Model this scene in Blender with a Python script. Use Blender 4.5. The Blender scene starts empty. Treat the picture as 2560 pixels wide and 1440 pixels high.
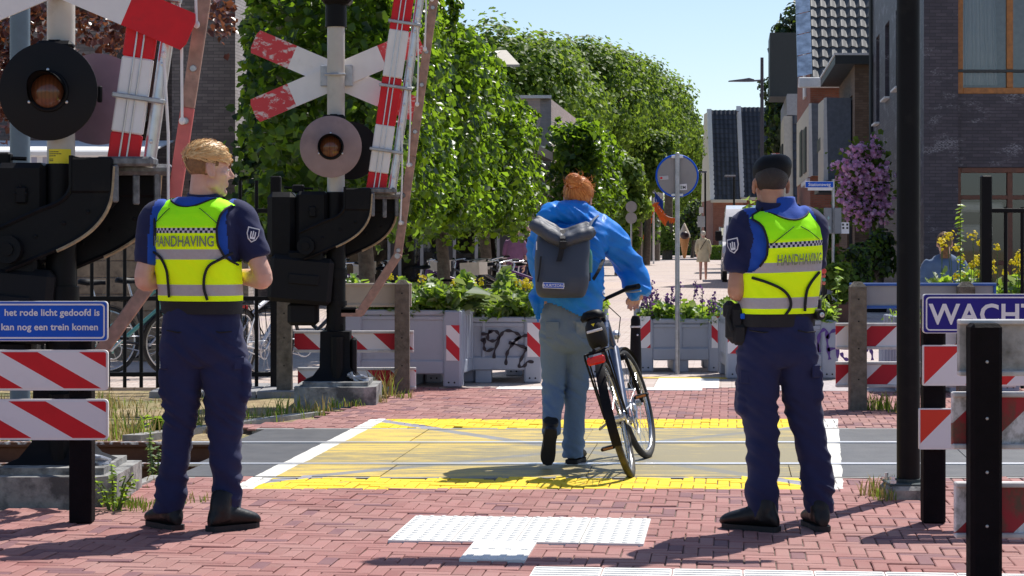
import bpy, math, random
import numpy as np
from mathutils import Vector, Matrix, noise
R = math.radians
sc = bpy.context.scene
COL = sc.collection
# ---------------------------------------------------------------- camera, sky, sun, exposure
F, CH, HY = 5350.0, 1.38, 600.0            # focal length in photo pixels, camera height, horizon row
cam = bpy.data.cameras.new("Camera"); camo = bpy.data.objects.new("Camera", cam); COL.objects.link(camo)
cam.sensor_width = 36; cam.lens = 36 * F / 2560; cam.shift_y = -(720 - HY) / 2560
cam.clip_start = .1; cam.clip_end = 5000
camo.location = (0, 0, CH); camo.rotation_euler = (R(90), 0, 0)
sc.camera = camo
SUN_EL, SUN_AZ = R(57), R(34)              # azimuth clockwise from +Y (the viewing direction)
w = bpy.data.worlds.new("World"); sc.world = w; w.use_nodes = True
nt = w.node_tree; bg = nt.nodes["Background"]
sk = nt.nodes.new("ShaderNodeTexSky"); sk.sky_type = 'NISHITA'; sk.sun_disc = False
sk.sun_elevation = SUN_EL; sk.sun_rotation = SUN_AZ; sk.air_density = .8; sk.dust_density = .55; sk.ozone_density = 1.6
nt.links.new(sk.outputs[0], bg.inputs[0]); bg.inputs[1].default_value = .105
sl = bpy.data.lights.new("Sun", 'SUN'); sl.energy = 4.2; sl.angle = R(.5); sl.color = (1, .955, .89)
so = bpy.data.objects.new("Sun", sl); COL.objects.link(so)
so.rotation_euler = Vector((-math.sin(SUN_AZ) * math.cos(SUN_EL), -math.cos(SUN_AZ) * math.cos(SUN_EL), -math.sin(SUN_EL))).to_track_quat('-Z', 'Y').to_euler()
sc.view_settings.view_transform = 'Standard'; sc.view_settings.look = 'None'
sc.view_settings.exposure = .42; sc.view_settings.gamma = 1
sc.cycles.max_bounces = 7; sc.cycles.transparent_max_bounces = 8; sc.cycles.use_denoising = True

# ---------------------------------------------------------------- helpers
def G(px, py):                              # ground point under a photo pixel
    d = F * CH / (py - HY); return Vector(((px - 1280) * d / F, d, 0))
def P(px, py, d):                           # point at distance d under a photo pixel
    return Vector(((px - 1280) * d / F, d, CH + (HY - py) * d / F))
class S:                                    # shader maths on sockets
    def __init__(s, nt, k): s.nt, s.k = nt, k
    def _m(s, op, *a, clamp=False):
        n = s.nt.nodes.new("ShaderNodeMath"); n.operation = op; n.use_clamp = clamp
        for i, v in enumerate((s,) + a):
            if isinstance(v, S): s.nt.links.new(v.k, n.inputs[i])
            else: n.inputs[i].default_value = v
        return S(s.nt, n.outputs[0])
    def __add__(s, o): return s._m('ADD', o)
    def __sub__(s, o): return s._m('SUBTRACT', o)
    def __mul__(s, o): return s._m('MULTIPLY', o)
    def __truediv__(s, o): return s._m('DIVIDE', o)
    def gt(s, o): return s._m('GREATER_THAN', o)
    def lt(s, o): return s._m('LESS_THAN', o)
    def mx(s, o): return s._m('MAXIMUM', o)
    def mn(s, o): return s._m('MINIMUM', o)
    def mod(s, o): return s._m('FLOORED_MODULO', o)
    def floor(s): return s._m('FLOOR')
    def abs(s): return s._m('ABSOLUTE')
    def sin(s): return s._m('SINE')
    def inv(s): return s * -1 + 1
    def ramp(s, a, b):                      # 0 at a, 1 at b
        n = s.nt.nodes.new("ShaderNodeMapRange"); n.clamp = True
        s.nt.links.new(s.k, n.inputs[0]); n.inputs[1].default_value = a; n.inputs[2].default_value = b
        return S(s.nt, n.outputs[0])
class M:                                    # material under construction
    def __init__(m, name, rough=.6, metal=0, spec=.5):
        m.mat = bpy.data.materials.new(name); m.mat.use_nodes = True; m.nt = m.mat.node_tree
        m.b = m.nt.nodes["Principled BSDF"]; m.b.inputs["Roughness"].default_value = rough
        m.b.inputs["Metallic"].default_value = metal; m.b.inputs["Specular IOR Level"].default_value = spec
        m.tc = m.nt.nodes.new("ShaderNodeTexCoord")
    def xyz(m, which="Object"):
        n = m.nt.nodes.new("ShaderNodeSeparateXYZ"); m.nt.links.new(m.tc.outputs[which], n.inputs[0])
        return [S(m.nt, o) for o in n.outputs]
    def world(m):
        g = m.nt.nodes.new("ShaderNodeNewGeometry"); n = m.nt.nodes.new("ShaderNodeSeparateXYZ"); m.nt.links.new(g.outputs["Position"], n.inputs[0])
        return [S(m.nt, o) for o in n.outputs]
    def island(m):
        g = m.nt.nodes.new("ShaderNodeNewGeometry"); return S(m.nt, g.outputs["Random Per Island"])
    def objrand(m):
        g = m.nt.nodes.new("ShaderNodeObjectInfo"); return S(m.nt, g.outputs["Random"])
    def noise(m, scale=5, detail=4, rough=.55, sx=1, sy=1, sz=1, coord="Object", dist=0):
        n = m.nt.nodes.new("ShaderNodeTexNoise"); n.inputs["Scale"].default_value = scale; n.inputs["Detail"].default_value = detail
        n.inputs["Roughness"].default_value = rough; n.inputs["Distortion"].default_value = dist
        mp = m.nt.nodes.new("ShaderNodeMapping"); mp.inputs[3].default_value = (sx, sy, sz)
        m.nt.links.new(m.tc.outputs[coord], mp.inputs[0]); m.nt.links.new(mp.outputs[0], n.inputs[0])
        return S(m.nt, n.outputs[0])
    def mix(m, f, a, b):
        n = m.nt.nodes.new("ShaderNodeMix"); n.data_type = 'RGBA'
        for i, v in ((0, f), (6, a), (7, b)):
            if isinstance(v, S): m.nt.links.new(v.k, n.inputs[i])
            elif i == 0: n.inputs[0].default_value = v
            else: n.inputs[i].default_value = (*v, 1)
        return S(m.nt, n.outputs[2])
    def col(m, c):
        if isinstance(c, S): m.nt.links.new(c.k, m.b.inputs["Base Color"])
        else: m.b.inputs["Base Color"].default_value = (*c, 1)
        return m
    def rough(m, s): m.nt.links.new(s.k, m.b.inputs["Roughness"]); return m
    def bump(m, h, strength=.3, dist=.01):
        n = m.nt.nodes.new("ShaderNodeBump"); n.inputs["Strength"].default_value = strength; n.inputs["Distance"].default_value = dist
        m.nt.links.new(h.k, n.inputs["Height"]); m.nt.links.new(n.outputs[0], m.b.inputs["Normal"]); return m
    def translucent(m, colour, f=.5):
        t = m.nt.nodes.new("ShaderNodeBsdfTranslucent"); mixn = m.nt.nodes.new("ShaderNodeMixShader"); mixn.inputs[0].default_value = f
        if isinstance(colour, S): m.nt.links.new(colour.k, t.inputs[0])
        else: t.inputs[0].default_value = (*colour, 1)
        out = m.nt.nodes["Material Output"]
        m.nt.links.new(m.b.outputs[0], mixn.inputs[1]); m.nt.links.new(t.outputs[0], mixn.inputs[2]); m.nt.links.new(mixn.outputs[0], out.inputs[0]); return m
def mk(name, c, rough=.6, metal=0, var=.12, scale=9, bump=0, bscale=60, spec=.5, dirt=None, dlo=.5, dhi=.75, dscale=6, coat=0):
    m = M(name, rough, metal, spec)
    n = m.noise(scale, 5)
    a = tuple(max(0, x * (1 - var)) for x in c); b = tuple(x * (1 + var) for x in c)
    cc = m.mix(n.ramp(.3, .7), a, b)
    if dirt: cc = m.mix(m.noise(dscale, 6, .65).ramp(dlo, dhi), cc, dirt)
    m.col(cc)
    if rough < .95: m.rough(n * .25 + (rough - .125))
    if bump: m.bump(m.noise(bscale, 4), bump, .01)
    if coat: m.b.inputs["Coat Weight"].default_value = coat
    return m.mat
class MB:                                   # collects faces, links them as one mesh object
    def __init__(s): s.v, s.f, s.m = [], [], []
    def add(s, vs, fs, m=0, T=None):
        o = len(s.v)
        s.v += [tuple(T @ Vector(p)) for p in vs] if T is not None else [tuple(p) for p in vs]
        s.f += [tuple(i + o for i in f) for f in fs]; s.m += [m] * len(fs); return s
    def box(s, c, size, rz=0, m=0, bev=.0, T=None, rot=None):
        hx, hy, hz = size[0] / 2, size[1] / 2, size[2] / 2
        t = Matrix.Translation(c) @ (rot.to_4x4() if rot is not None else Matrix.Rotation(rz, 4, 'Z'))
        if T is not None: t = T @ t
        b = min(bev, hx * .9, hy * .9, hz * .9)
        if b <= 0:
            vs = [(x * hx, y * hy, z * hz) for x in (-1, 1) for y in (-1, 1) for z in (-1, 1)]
            fs = [(0, 1, 3, 2), (4, 6, 7, 5), (0, 4, 5, 1), (2, 3, 7, 6), (0, 2, 6, 4), (1, 5, 7, 3)]
            return s.add(vs, fs, m, t)
        vs, idx = [], {}
        for x in (-1, 1):
            for y in (-1, 1):
                for z in (-1, 1):
                    for a in range(3):
                        q = [x * hx, y * hy, z * hz]
                        for k in range(3):
                            if k != a: q[k] -= b * (x, y, z)[k]
                        idx[x, y, z, a] = len(vs); vs.append(q)
        fs = []
        for a in range(3):
            o = [k for k in range(3) if k != a]
            for sg in (-1, 1):
                ring = []
                for p, q in ((-1, -1), (1, -1), (1, 1), (-1, 1)):
                    k = [0, 0, 0]; k[a] = sg; k[o[0]] = p; k[o[1]] = q; ring.append(idx[k[0], k[1], k[2], a])
                fs.append(ring if (sg > 0) != (a == 1) else ring[::-1])
            for p in (-1, 1):
                for q in (-1, 1):
                    k0, k1 = [0, 0, 0], [0, 0, 0]
                    k0[a] = -1; k1[a] = 1
                    for kk in (k0, k1): kk[o[0]] = p; kk[o[1]] = q
                    f = [idx[k0[0], k0[1], k0[2], o[0]], idx[k1[0], k1[1], k1[2], o[0]], idx[k1[0], k1[1], k1[2], o[1]], idx[k0[0], k0[1], k0[2], o[1]]]
                    fs.append(f if (p * q > 0) != (a == 1) else f[::-1])
        for x in (-1, 1):
            for y in (-1, 1):
                for z in (-1, 1):
                    f = [idx[x, y, z, k] for k in range(3)]; fs.append(f if x * y * z > 0 else f[::-1])
        return s.add(vs, fs, m, t)
    def rings(s, rs, m=0, closed=False, cap=True):   # list of rings with equal point counts
        o = len(s.v); n = len(rs[0])
        for r in rs: s.v += [tuple(p) for p in r]
        k = len(rs); fs = []
        for i in range(k if closed else k - 1):
            for j in range(n):
                a, b = i * n, ((i + 1) % k) * n; fs.append((o + a + j, o + a + (j + 1) % n, o + b + (j + 1) % n, o + b + j))
        if cap and not closed: fs += [tuple(o + j for j in range(n))[::-1], tuple(o + (k - 1) * n + j for j in range(n))]
        s.f += fs; s.m += [m] * len(fs); return s
    def tube(s, pts, r, n=8, m=0, closed=False, cap=True, flat=1):
        pts = [Vector(p) for p in pts]; k = len(pts); rr = r if isinstance(r, (list, tuple)) else [r] * k
        rs = []; u = None
        for i in range(k):
            a = pts[(i - 1) % k] if closed or i else pts[0]; b = pts[(i + 1) % k] if closed or i < k - 1 else pts[-1]
            t = (b - a).normalized() if (b - a).length > 1e-9 else Vector((0, 0, 1))
            if u is None: u = t.cross(Vector((0, 0, 1)) if abs(t.z) < .9 else Vector((1, 0, 0))).normalized()
            u = (u - t * u.dot(t)).normalized(); v = t.cross(u)
            rs.append([pts[i] + (u * math.cos(x) + v * math.sin(x) * flat) * rr[i] for x in (2 * math.pi * j / n for j in range(n))])
        return s.rings(rs, m, closed, cap)
    def lathe(s, prof, c=(0, 0, 0), n=24, m=0, axis=None, T=None):   # prof [(r,z)]
        t = Matrix.Translation(c)
        if axis is not None: t = t @ Vector(axis).to_track_quat('Z', 'Y').to_matrix().to_4x4()
        if T is not None: t = T @ t
        b = MB(); b.rings([[(max(r, 1e-4) * math.cos(x), max(r, 1e-4) * math.sin(x), z) for x in (2 * math.pi * j / n for j in range(n))] for r, z in prof])
        return s.add(b.v, b.f, m, t)
    def ell(s, c, r, n=14, k=9, m=0, T=None, rot=None):
        t = Matrix.Translation(c)
        if rot is not None: t = t @ rot.to_matrix().to_4x4()
        if T is not None: t = T @ t
        b = MB(); b.rings([[(r[0] * math.sin(a) * math.cos(x), r[1] * math.sin(a) * math.sin(x), -r[2] * math.cos(a)) for x in (2 * math.pi * j / n for j in range(n))] for a in (math.pi * (i + .02) / (k + .04) for i in range(k + 1))])
        return s.add(b.v, b.f, m, t)
    def prism(s, poly, y0, y1, m=0, T=None):   # polygon in x,z extruded in y
        n = len(poly); A = sum(poly[i][0] * poly[(i + 1) % n][1] - poly[(i + 1) % n][0] * poly[i][1] for i in range(n))
        if A < 0: poly = poly[::-1]
        vs = [(x, y0, z) for x, z in poly] + [(x, y1, z) for x, z in poly]
        fs = [tuple(range(n)), tuple(range(2 * n - 1, n - 1, -1))] + [(i, i + n, (i + 1) % n + n, (i + 1) % n) for i in range(n)]
        return s.add(vs, fs, m, T)
    def slab(s, poly, z0, z1, m=0, T=None):    # polygon in x,y extruded in z
        n = len(poly); A = sum(poly[i][0] * poly[(i + 1) % n][1] - poly[(i + 1) % n][0] * poly[i][1] for i in range(n))
        if A < 0: poly = poly[::-1]
        vs = [(p[0], p[1], z0) for p in poly] + [(p[0], p[1], z1) for p in poly]
        fs = [tuple(range(n))[::-1], tuple(range(n, 2 * n))] + [(i, (i + 1) % n, (i + 1) % n + n, i + n) for i in range(n)]
        return s.add(vs, fs, m, T)
    def quad(s, a, b, c, d, m=0): return s.add([a, b, c, d], [(0, 1, 2, 3)], m)
    def build(s, name, mats, parent=None, smooth=None, loc=None, world=False):
        me = bpy.data.meshes.new(name)
        off = Vector((0, 0, 0))
        if loc is not None: off = Vector(loc)
        elif world and parent is not None:
            q = parent
            while q.parent: q = q.parent
            off = q.location.copy()
        vs = [(a - off.x, b - off.y, c - off.z) for a, b, c in s.v] if off.length else s.v
        me.from_pydata(vs, [], s.f)
        for mm in (mats if isinstance(mats, (list, tuple)) else [mats]): me.materials.append(mm)
        if any(s.m): me.polygons.foreach_set("material_index", s.m)
        if smooth is not None:
            me.polygons.foreach_set("use_smooth", [True] * len(s.f)); me.set_sharp_from_angle(angle=R(smooth))
        me.update()
        return link(name, me, parent, loc)
def link(name, me, parent=None, loc=None):
    o = bpy.data.objects.new(name, me); COL.objects.link(o)
    if parent is not None: o.parent = parent
    if loc is not None: o.location = loc
    return o
def tag(o, label=None, cat=None, group=None, kind=None):
    for k, v in (("label", label), ("category", cat), ("group", group), ("kind", kind)):
        if v: o[k] = v
    return o
def thing(name, label, cat, loc=(0, 0, 0), rz=0, group=None):
    o = bpy.data.objects.new(name, None); COL.objects.link(o); o.location = loc; o.rotation_euler = (0, 0, rz)
    return tag(o, label, cat, group)
def copy_tree(o, parent=None):
    c = o.copy(); COL.objects.link(c)
    if parent is not None: c.parent = parent
    for ch in list(o.children): copy_tree(ch, c)
    return c
def remesh(mb, voxel, it=6, f=.5):          # fuse overlapping shells into one continuous surface
    me = bpy.data.meshes.new("tmp"); me.from_pydata(mb.v, [], mb.f); o = link("tmp", me)
    r = o.modifiers.new("r", 'REMESH'); r.mode = 'VOXEL'; r.voxel_size = voxel
    if it: q = o.modifiers.new("s", 'SMOOTH'); q.iterations = it; q.factor = f
    dg = bpy.context.evaluated_depsgraph_get()
    out = bpy.data.meshes.new_from_object(o.evaluated_get(dg)); bpy.data.objects.remove(o); bpy.data.meshes.remove(me)
    return out
def wrinkle(me, fn):                         # move vertices along their normals
    n = len(me.vertices); co = np.empty(n * 3, np.float32); no = np.empty(n * 3, np.float32)
    me.vertices.foreach_get("co", co); me.vertex_normals.foreach_get("vector", no); co = co.reshape(-1, 3); no = no.reshape(-1, 3)
    d = np.array([fn(Vector(c)) for c in co.tolist()], np.float32); me.vertices.foreach_set("co", (co + no * d[:, None]).ravel()); me.update()
def finish(name, me, mats, parent, matfn=None, keep=None, off=None):
    if keep is not None:
        import bmesh
        bm = bmesh.new(); bm.from_mesh(me)
        bmesh.ops.delete(bm, geom=[f for f in bm.faces if not keep(f.calc_center_median())], context='FACES'); bm.to_mesh(me); bm.free()
    me.materials.clear()
    for mm in (mats if isinstance(mats, (list, tuple)) else [mats]): me.materials.append(mm)
    me.polygons.foreach_set("use_smooth", [True] * len(me.polygons))
    if matfn:
        me.polygons.foreach_set("material_index", [matfn(p.center) for p in me.polygons])
    me.name = name; me.update()
    return link(name, me, parent)
def text_mb(s, size, fn, m=0, align='LEFT', bold=0, spacing=1, mb=None):   # fn maps (x,y) of the flat text to a 3D point
    cu = bpy.data.curves.new("t", 'FONT'); cu.body = s; cu.size = size; cu.align_x = align; cu.offset = bold; cu.space_character = spacing
    cu.resolution_u = 3
    o = link("t", cu); me = o.to_mesh()
    vs = [tuple(fn(v.co.x, v.co.y)) for v in me.vertices]; fs = [tuple(p.vertices) for p in me.polygons]
    o.to_mesh_clear(); bpy.data.objects.remove(o); bpy.data.curves.remove(cu)
    mb = mb or MB(); return mb.add(vs, fs, m)
def crom(vals, t):                           # Catmull-Rom through rows of numbers, t in 0..len-1
    n = len(vals); i = min(int(t), n - 2); u = t - i
    p = [np.array(vals[min(max(k, 0), n - 1)], float) for k in (i - 1, i, i + 1, i + 2)]
    return .5 * (2 * p[1] + (p[2] - p[0]) * u + (2 * p[0] - 5 * p[1] + 4 * p[2] - p[3]) * u * u + (3 * p[1] - p[0] - 3 * p[2] + p[3]) * u ** 3)
def smooth_path(pts, k=6): return [Vector(crom(pts, i / k)) for i in range((len(pts) - 1) * k + 1)]
def vloft(mb, rows, n=24, k=4, ex=2.2, m=0):  # rows (x, y, z, half width, half depth): stacked horizontal rings
    rs = []
    for i in range((len(rows) - 1) * k + 1):
        x, y, z, a, b = crom(rows, i / k)
        rs.append([(x + a * math.copysign(abs(math.cos(t)) ** (2 / ex), math.cos(t)), y + b * math.copysign(abs(math.sin(t)) ** (2 / ex), math.sin(t)), z) for t in (2 * math.pi * j / n for j in range(n))])
    return mb.rings(rs, m)
def limb(mb, pts, rad, n=16, k=5, m=0, flat=1):
    q = [tuple(p) + (r,) for p, r in zip(pts, rad)]
    c = [crom(q, i / k) for i in range((len(q) - 1) * k + 1)]
    return mb.tube([x[:3] for x in c], [float(x[3]) for x in c], n, m, flat=flat)
def leaves(name, P_, N_, size, mats, parent=None, rnd=None, fold=.25, asp=1.15, midx=None, loc=(0, 0, 0)):
    """One mesh of many small folded leaves. P_ positions, N_ facing directions (numpy n x 3), size array."""
    rnd = rnd or np.random.default_rng(1); n = len(P_)
    N_ = N_ / np.linalg.norm(N_, axis=1, keepdims=True)
    a = rnd.normal(size=(n, 3)); a[:, 2] -= .8; a -= N_ * (a * N_).sum(1, keepdims=True); a /= np.linalg.norm(a, axis=1, keepdims=True)
    b = np.cross(N_, a); L = (size * asp)[:, None] * .5; W = size[:, None] * .5
    f = N_ * size[:, None] * fold
    pts = np.stack([P_ - a * L * .75, P_ - a * L * .9 + b * W * .55 + f * .3, P_ + a * L * .05 + b * W + f, P_ + a * L, P_ + a * L * .05 - b * W + f, P_ - a * L * .9 - b * W * .55 + f * .3], 1).reshape(-1, 3)
    me = bpy.data.meshes.new(name)
    me.vertices.add(n * 6); me.vertices.foreach_set("co", (pts - np.array(loc)).astype(np.float32).ravel())
    base = (np.arange(n) * 6)[:, None]
    li = np.concatenate([base + np.array([0, 1, 2, 3]), base + np.array([0, 3, 4, 5])], 1).reshape(-1).astype(np.int32)
    me.loops.add(len(li)); me.loops.foreach_set("vertex_index", li)
    me.polygons.add(2 * n); me.polygons.foreach_set("loop_start", np.arange(0, 8 * n, 4, dtype=np.int32)); me.polygons.foreach_set("loop_total", np.full(2 * n, 4, np.int32))
    for mm in (mats if isinstance(mats, (list, tuple)) else [mats]): me.materials.append(mm)
    if midx is not None: me.polygons.foreach_set("material_index", np.repeat(midx, 2).astype(np.int32))
    me.update(calc_edges=True)
    return link(name, me, parent)
# ---------------------------------------------------------------- the ground
KX = .1027                                   # the road leans this much to +X per metre of depth
def paint_masks(m):
    x, y, z = m.world()
    j = (m.noise(3, 3, coord="Object") - .5) * .03
    l = x + (y - 12.1) * -KX + 1.54 + j; r = (y - 11.81) * .1457 + 1.83 - x + j
    inside = l.gt(0)._m('MULTIPLY', r.gt(0)) * y.gt(11.87) * y.lt(16.5)
    edge = inside * l.lt(.125).mx(r.lt(.15))
    d1 = ((x + 1.09) * 4.65 + (y - 16.5) * 2.92).abs().lt(.062 * 5.49) ; d2 = ((x + 1.54) * 4 - (y - 12.1) * 3.99).abs().lt(.055 * 5.65)
    return x, y, inside, edge, d1.mx(d2) * inside * edge.inv()
def brick_material():
    m = M("red paving brick", .8)
    i = m.island(); n = m.noise(7, 5, .65); g = m.noise(130, 3)
    c = m.mix(i, (.27, .096, .084), (.40, .175, .155)); c = m.mix(m.noise(.9, 6, .7).ramp(.42, .68) * .6, c, (.36, .22, .19))
    c = m.mix(i.mod(.13).gt(.115), c, (.20, .085, .095))
    c = m.mix(n.ramp(.42, .78) * .35, c, (.34, .21, .18)); c = m.mix(g.ramp(.5, .75) * .25, c, (.19, .06, .055))
    x, y, ins, edge, dg = paint_masks(m)
    worn = m.noise(9, 6, .7).ramp(.60, .68)
    p = m.mix(edge, (.86, .60, .012), (.80, .78, .72)); p = m.mix(dg, p, (.30, .30, .34))
    m.col(m.mix(ins * worn.inv(), c, p)); m.rough(n * .2 + .68); m.bump(g + n * 2, .35, .004); return m.mat
MBRICK = brick_material()
def panel_material():
    m = M("rubber crossing panel", .62)
    x, y, ins, edge, dg = paint_masks(m)
    rib = (x * 190).sin() * (y * 190 + x * 60).sin()
    n = m.noise(4, 6, .7, sx=.55, sy=2.2); f = m.noise(60, 4)
    dark = m.mix(m.noise(5, 5).ramp(.3, .7), (.060, .062, .068), (.10, .10, .102))
    lane = y._m('SUBTRACT', 13.5).abs().ramp(1.1, .2) * .14 + x.ramp(-.9, .9) * .19
    worn = (n + lane + f * .14 + rib * .03).ramp(.54, .78)
    p = m.mix(edge, (.78, .54, .07), (.80, .78, .72)); p = m.mix(dg, p, (.25, .26, .30))
    p = m.mix(worn * edge.inv() * .86, p, (.155, .145, .105))
    p = m.mix(f.ramp(.4, .7) * .4, p, (.42, .36, .20))
    m.col(m.mix(ins, dark, p)); m.bump(rib * .5 + f * .2, .5, .004); m.rough(f * .3 + .42); return m.mat
MPANEL = panel_material()
MSAND = mk("joint sand", (.16, .12, .10), .95, var=.3, scale=20)
def ground_material():
    m = M("dry soil and grass", .95)
    n = m.noise(.9, 8, .7); f = m.noise(14, 6, .7)
    c = m.mix(f.ramp(.35, .65), (.22, .15, .08), (.46, .36, .19)); c = m.mix(n.ramp(.5, .62) * .7, c, (.11, .15, .035))
    m.col(c).bump(f, .8, .03); return m.mat
MSOIL = ground_material()
xs = (-1500, 1500)
b = MB(); prof = [(-200, -.05), (12.25, -.05), (12.45, -.26), (14.85, -.26), (15.0, -.05), (17, -.03), (3000, -.03)]
for (y0, z0), (y1, z1) in zip(prof, prof[1:]): b.quad((xs[0], y0, z0), (xs[1], y0, z0), (xs[1], y1, z1), (xs[0], y1, z1))
tag(b.build("ground", MSOIL), kind="structure")

def in_poly(p, poly):
    c = False; n = len(poly)
    for i in range(n):
        a, q = poly[i], poly[i - 1]
        if (a[1] > p[1]) != (q[1] > p[1]) and p[0] < (q[0] - a[0]) * (p[1] - a[1]) / (q[1] - a[1]) + a[0]: c = not c
    return c
def brick_paving(name, poly, seed, ang=-math.atan(KX), W=.0672, gap=.0034, N=3):
    rnd = random.Random(seed); ca, sa = math.cos(ang), math.sin(ang)
    b = MB(); xa = [p[0] for p in poly]; ya = [p[1] for p in poly]; cx, cy = sum(xa) / len(xa), sum(ya) / len(ya)
    nn = int(max(max(xa) - min(xa), max(ya) - min(ya)) / W / 1.3) + 4
    for r in range(-nn, nn):
        for c in range(-nn, nn):
            t = (r + c) % (2 * N)
            if t not in (0, N): continue
            w_, h_ = (N, 1) if t == 0 else (1, N)
            u, v = (c + w_ / 2) * W, (r + h_ / 2) * W
            x, y = cx + u * ca - v * sa, cy + u * sa + v * ca
            if not in_poly((x, y), poly): continue
            hx, hy = w_ * W / 2 - gap * rnd.uniform(.5, 1), h_ * W / 2 - gap * rnd.uniform(.5, 1)
            a2 = ang + rnd.gauss(0, .008); c2, s2 = math.cos(a2), math.sin(a2)
            dz = rnd.gauss(0, .0015) + .004 * noise.noise(Vector((x * 1.3, y * 1.3, seed))); tx, ty = rnd.gauss(0, .010), rnd.gauss(0, .010); e = .0045
            vs = []
            for fx, fy, z in ((hx - e, hy - e, 0), (hx, hy, -.003), (hx, hy, -.014)):
                for sx, sy in ((-1, -1), (1, -1), (1, 1), (-1, 1)):
                    px, py = sx * fx, sy * fy; vs.append((x + px * c2 - py * s2, y + px * s2 + py * c2, z + dz + px * tx + py * ty))
            b.add(vs, [(0, 1, 2, 3)] + [(4 * k + 4 + i, 4 * k + 4 + (i + 1) % 4, 4 * k + (i + 1) % 4, 4 * k + i) for k in (0, 1) for i in range(4)])
    tag(b.build(name, MBRICK), kind="structure")
    s = MB(); s.slab(poly, -.06, -.0085); tag(s.build(name.replace("paving", "bed"), MSAND), kind="structure")
near = [(-6, 6.5), (6, 6.5), (6.5, 12.42), (-2.02, 12.42), (-2.16, 11.0), (-6, 10.87)]
far = [(-2.25, 15.72), (7, 15.72), (7, 20.02), (-.95, 20.02), (-1.1, 18.3), (-1.32, 17.6), (-1.55, 16.5)]
brick_paving("near_brick_paving", near, 3); brick_paving("far_brick_paving", far, 4)
b = MB()
for i in range(int(8 / .1)):
    pass
MKERB = mk("concrete kerb", (.33, .32, .30), .85, var=.2, scale=14, bump=.3, dirt=(.12, .11, .09))
b = MB(); b.slab([(-2.22, 11.35), (-2.16, 11.35), (-2.03, 12.45), (-2.1, 12.45)], -.2, .012)
b.slab([(-2.75, 15.1), (-2.62, 15.1), (-1.5, 17.2), (-1.62, 17.2)], -.1, .004); b.slab([(-1.9, 15.64), (7, 15.64), (7, 15.715), (-1.9, 15.715)], -.1, -.002)
b.slab([(-2.0, 12.425), (6.5, 12.425), (6.5, 12.475), (-2.0, 12.475)], -.1, -.001)
tag(b.build("kerb", MKERB), kind="structure")
# crossing panels between and beside the rails, each panel a slab
b = MB(); rnd = random.Random(2)
for y0, y1 in ((12.482, 13.13), (13.285, 14.515), (14.67, 15.632)):
    x = -1.97 + (y0 - 12.5) * .03
    while x < 6.2:
        x1 = x + 1.2; sk_ = KX * (y1 - y0)
        b.slab([(x + .003, y0), (x1 - .003, y0), (x1 - .003 + sk_, y1), (x + .003 + sk_, y1)], -.2, rnd.gauss(0, .0012)); x = x1
tag(b.build("crossing_panel_deck", MPANEL), kind="structure")
def rail_material():
    m = M("rail steel", .35, .9); x, y, z = m.world(); n = m.noise(20, 5)
    rust = z.lt(-.012).mx(x.lt(-2.2) * n.ramp(.35, .5))
    m.col(m.mix(rust, (.86, .87, .90), m.mix(n, (.09, .035, .018), (.17, .075, .04))))
    m.nt.links.new((rust.inv() * .9).k, m.b.inputs["Metallic"]); m.rough(rust * .45 + .36); return m.mat
MRAIL = rail_material()
for yr in (13.2, 14.6):
    prof = [(-.036, 0), (.036, 0), (.036, -.03), (.009, -.045), (.009, -.125), (.065, -.145), (.065, -.155), (-.065, -.155), (-.065, -.145), (-.009, -.125), (-.009, -.045), (-.036, -.03)]
    b = MB(); T = Matrix.Translation((-20, yr, .004)) @ Matrix.Rotation(R(90), 4, 'Z')
    b.prism(prof, 0, -36, T=T); b.f = [f[::-1] for f in b.f]
    o = b.build("rail", MRAIL); tag(o, kind="structure")
MWOOD = mk("dark sleeper wood", (.06, .042, .03), .9, var=.4, scale=20, bump=.6)
b = MB()
for i in range(26): b.box((-2.35 - i * .62, 13.9, -.235), (.25, 2.5, .15), bev=.01)
tag(b.build("sleepers", MWOOD), kind="structure")
# street beyond: warm clay pavers in courses
def street_material():
    m = M("street pavers", .85); t = m.nt.nodes.new("ShaderNodeTexBrick"); mp = m.nt.nodes.new("ShaderNodeMapping")
    mp.inputs[2].default_value = (0, 0, math.atan(KX)); m.nt.links.new(m.tc.outputs["Object"], mp.inputs[0]); m.nt.links.new(mp.outputs[0], t.inputs[0])
    t.inputs["Scale"].default_value = 1; t.inputs["Brick Width"].default_value = .21; t.inputs["Row Height"].default_value = .105; t.inputs["Mortar Size"].default_value = .006
    t.inputs["Color1"].default_value = (.47, .36, .31, 1); t.inputs["Color2"].default_value = (.58, .50, .45, 1); t.inputs["Mortar"].default_value = (.28, .22, .18, 1)
    c = S(m.nt, t.outputs[0]); x, y, z = m.world()
    c = m.mix(m.noise(.35, 4).ramp(.4, .65) * .5, c, (.56, .47, .43))
    c = m.mix(((y * .55).sin()).gt(.93) * .35, c, (.42, .33, .36)); c = m.mix(m.noise(3, 5).ramp(.55, .8) * .4, c, (.36, .30, .27))
    m.col(c); return m.mat
MSTREET = street_material()
b = MB(); b.slab([(-16, 20.03), (16, 20.03), (34, 190), (8, 190)], -.1, .0); o = tag(b.build("street", MSTREET), kind="structure")
MPINK = mk("pale pavers", (.46, .40, .40), .85, var=.25, scale=30)
MWHITE = mk("white tactile tile", (.80, .79, .75), .7, var=.05, scale=30, dirt=(.55, .52, .46), dlo=.62, dhi=.8, dscale=9)
MYELP = mk("yellow paint", (.75, .50, .08), .75, var=.2)
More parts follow.
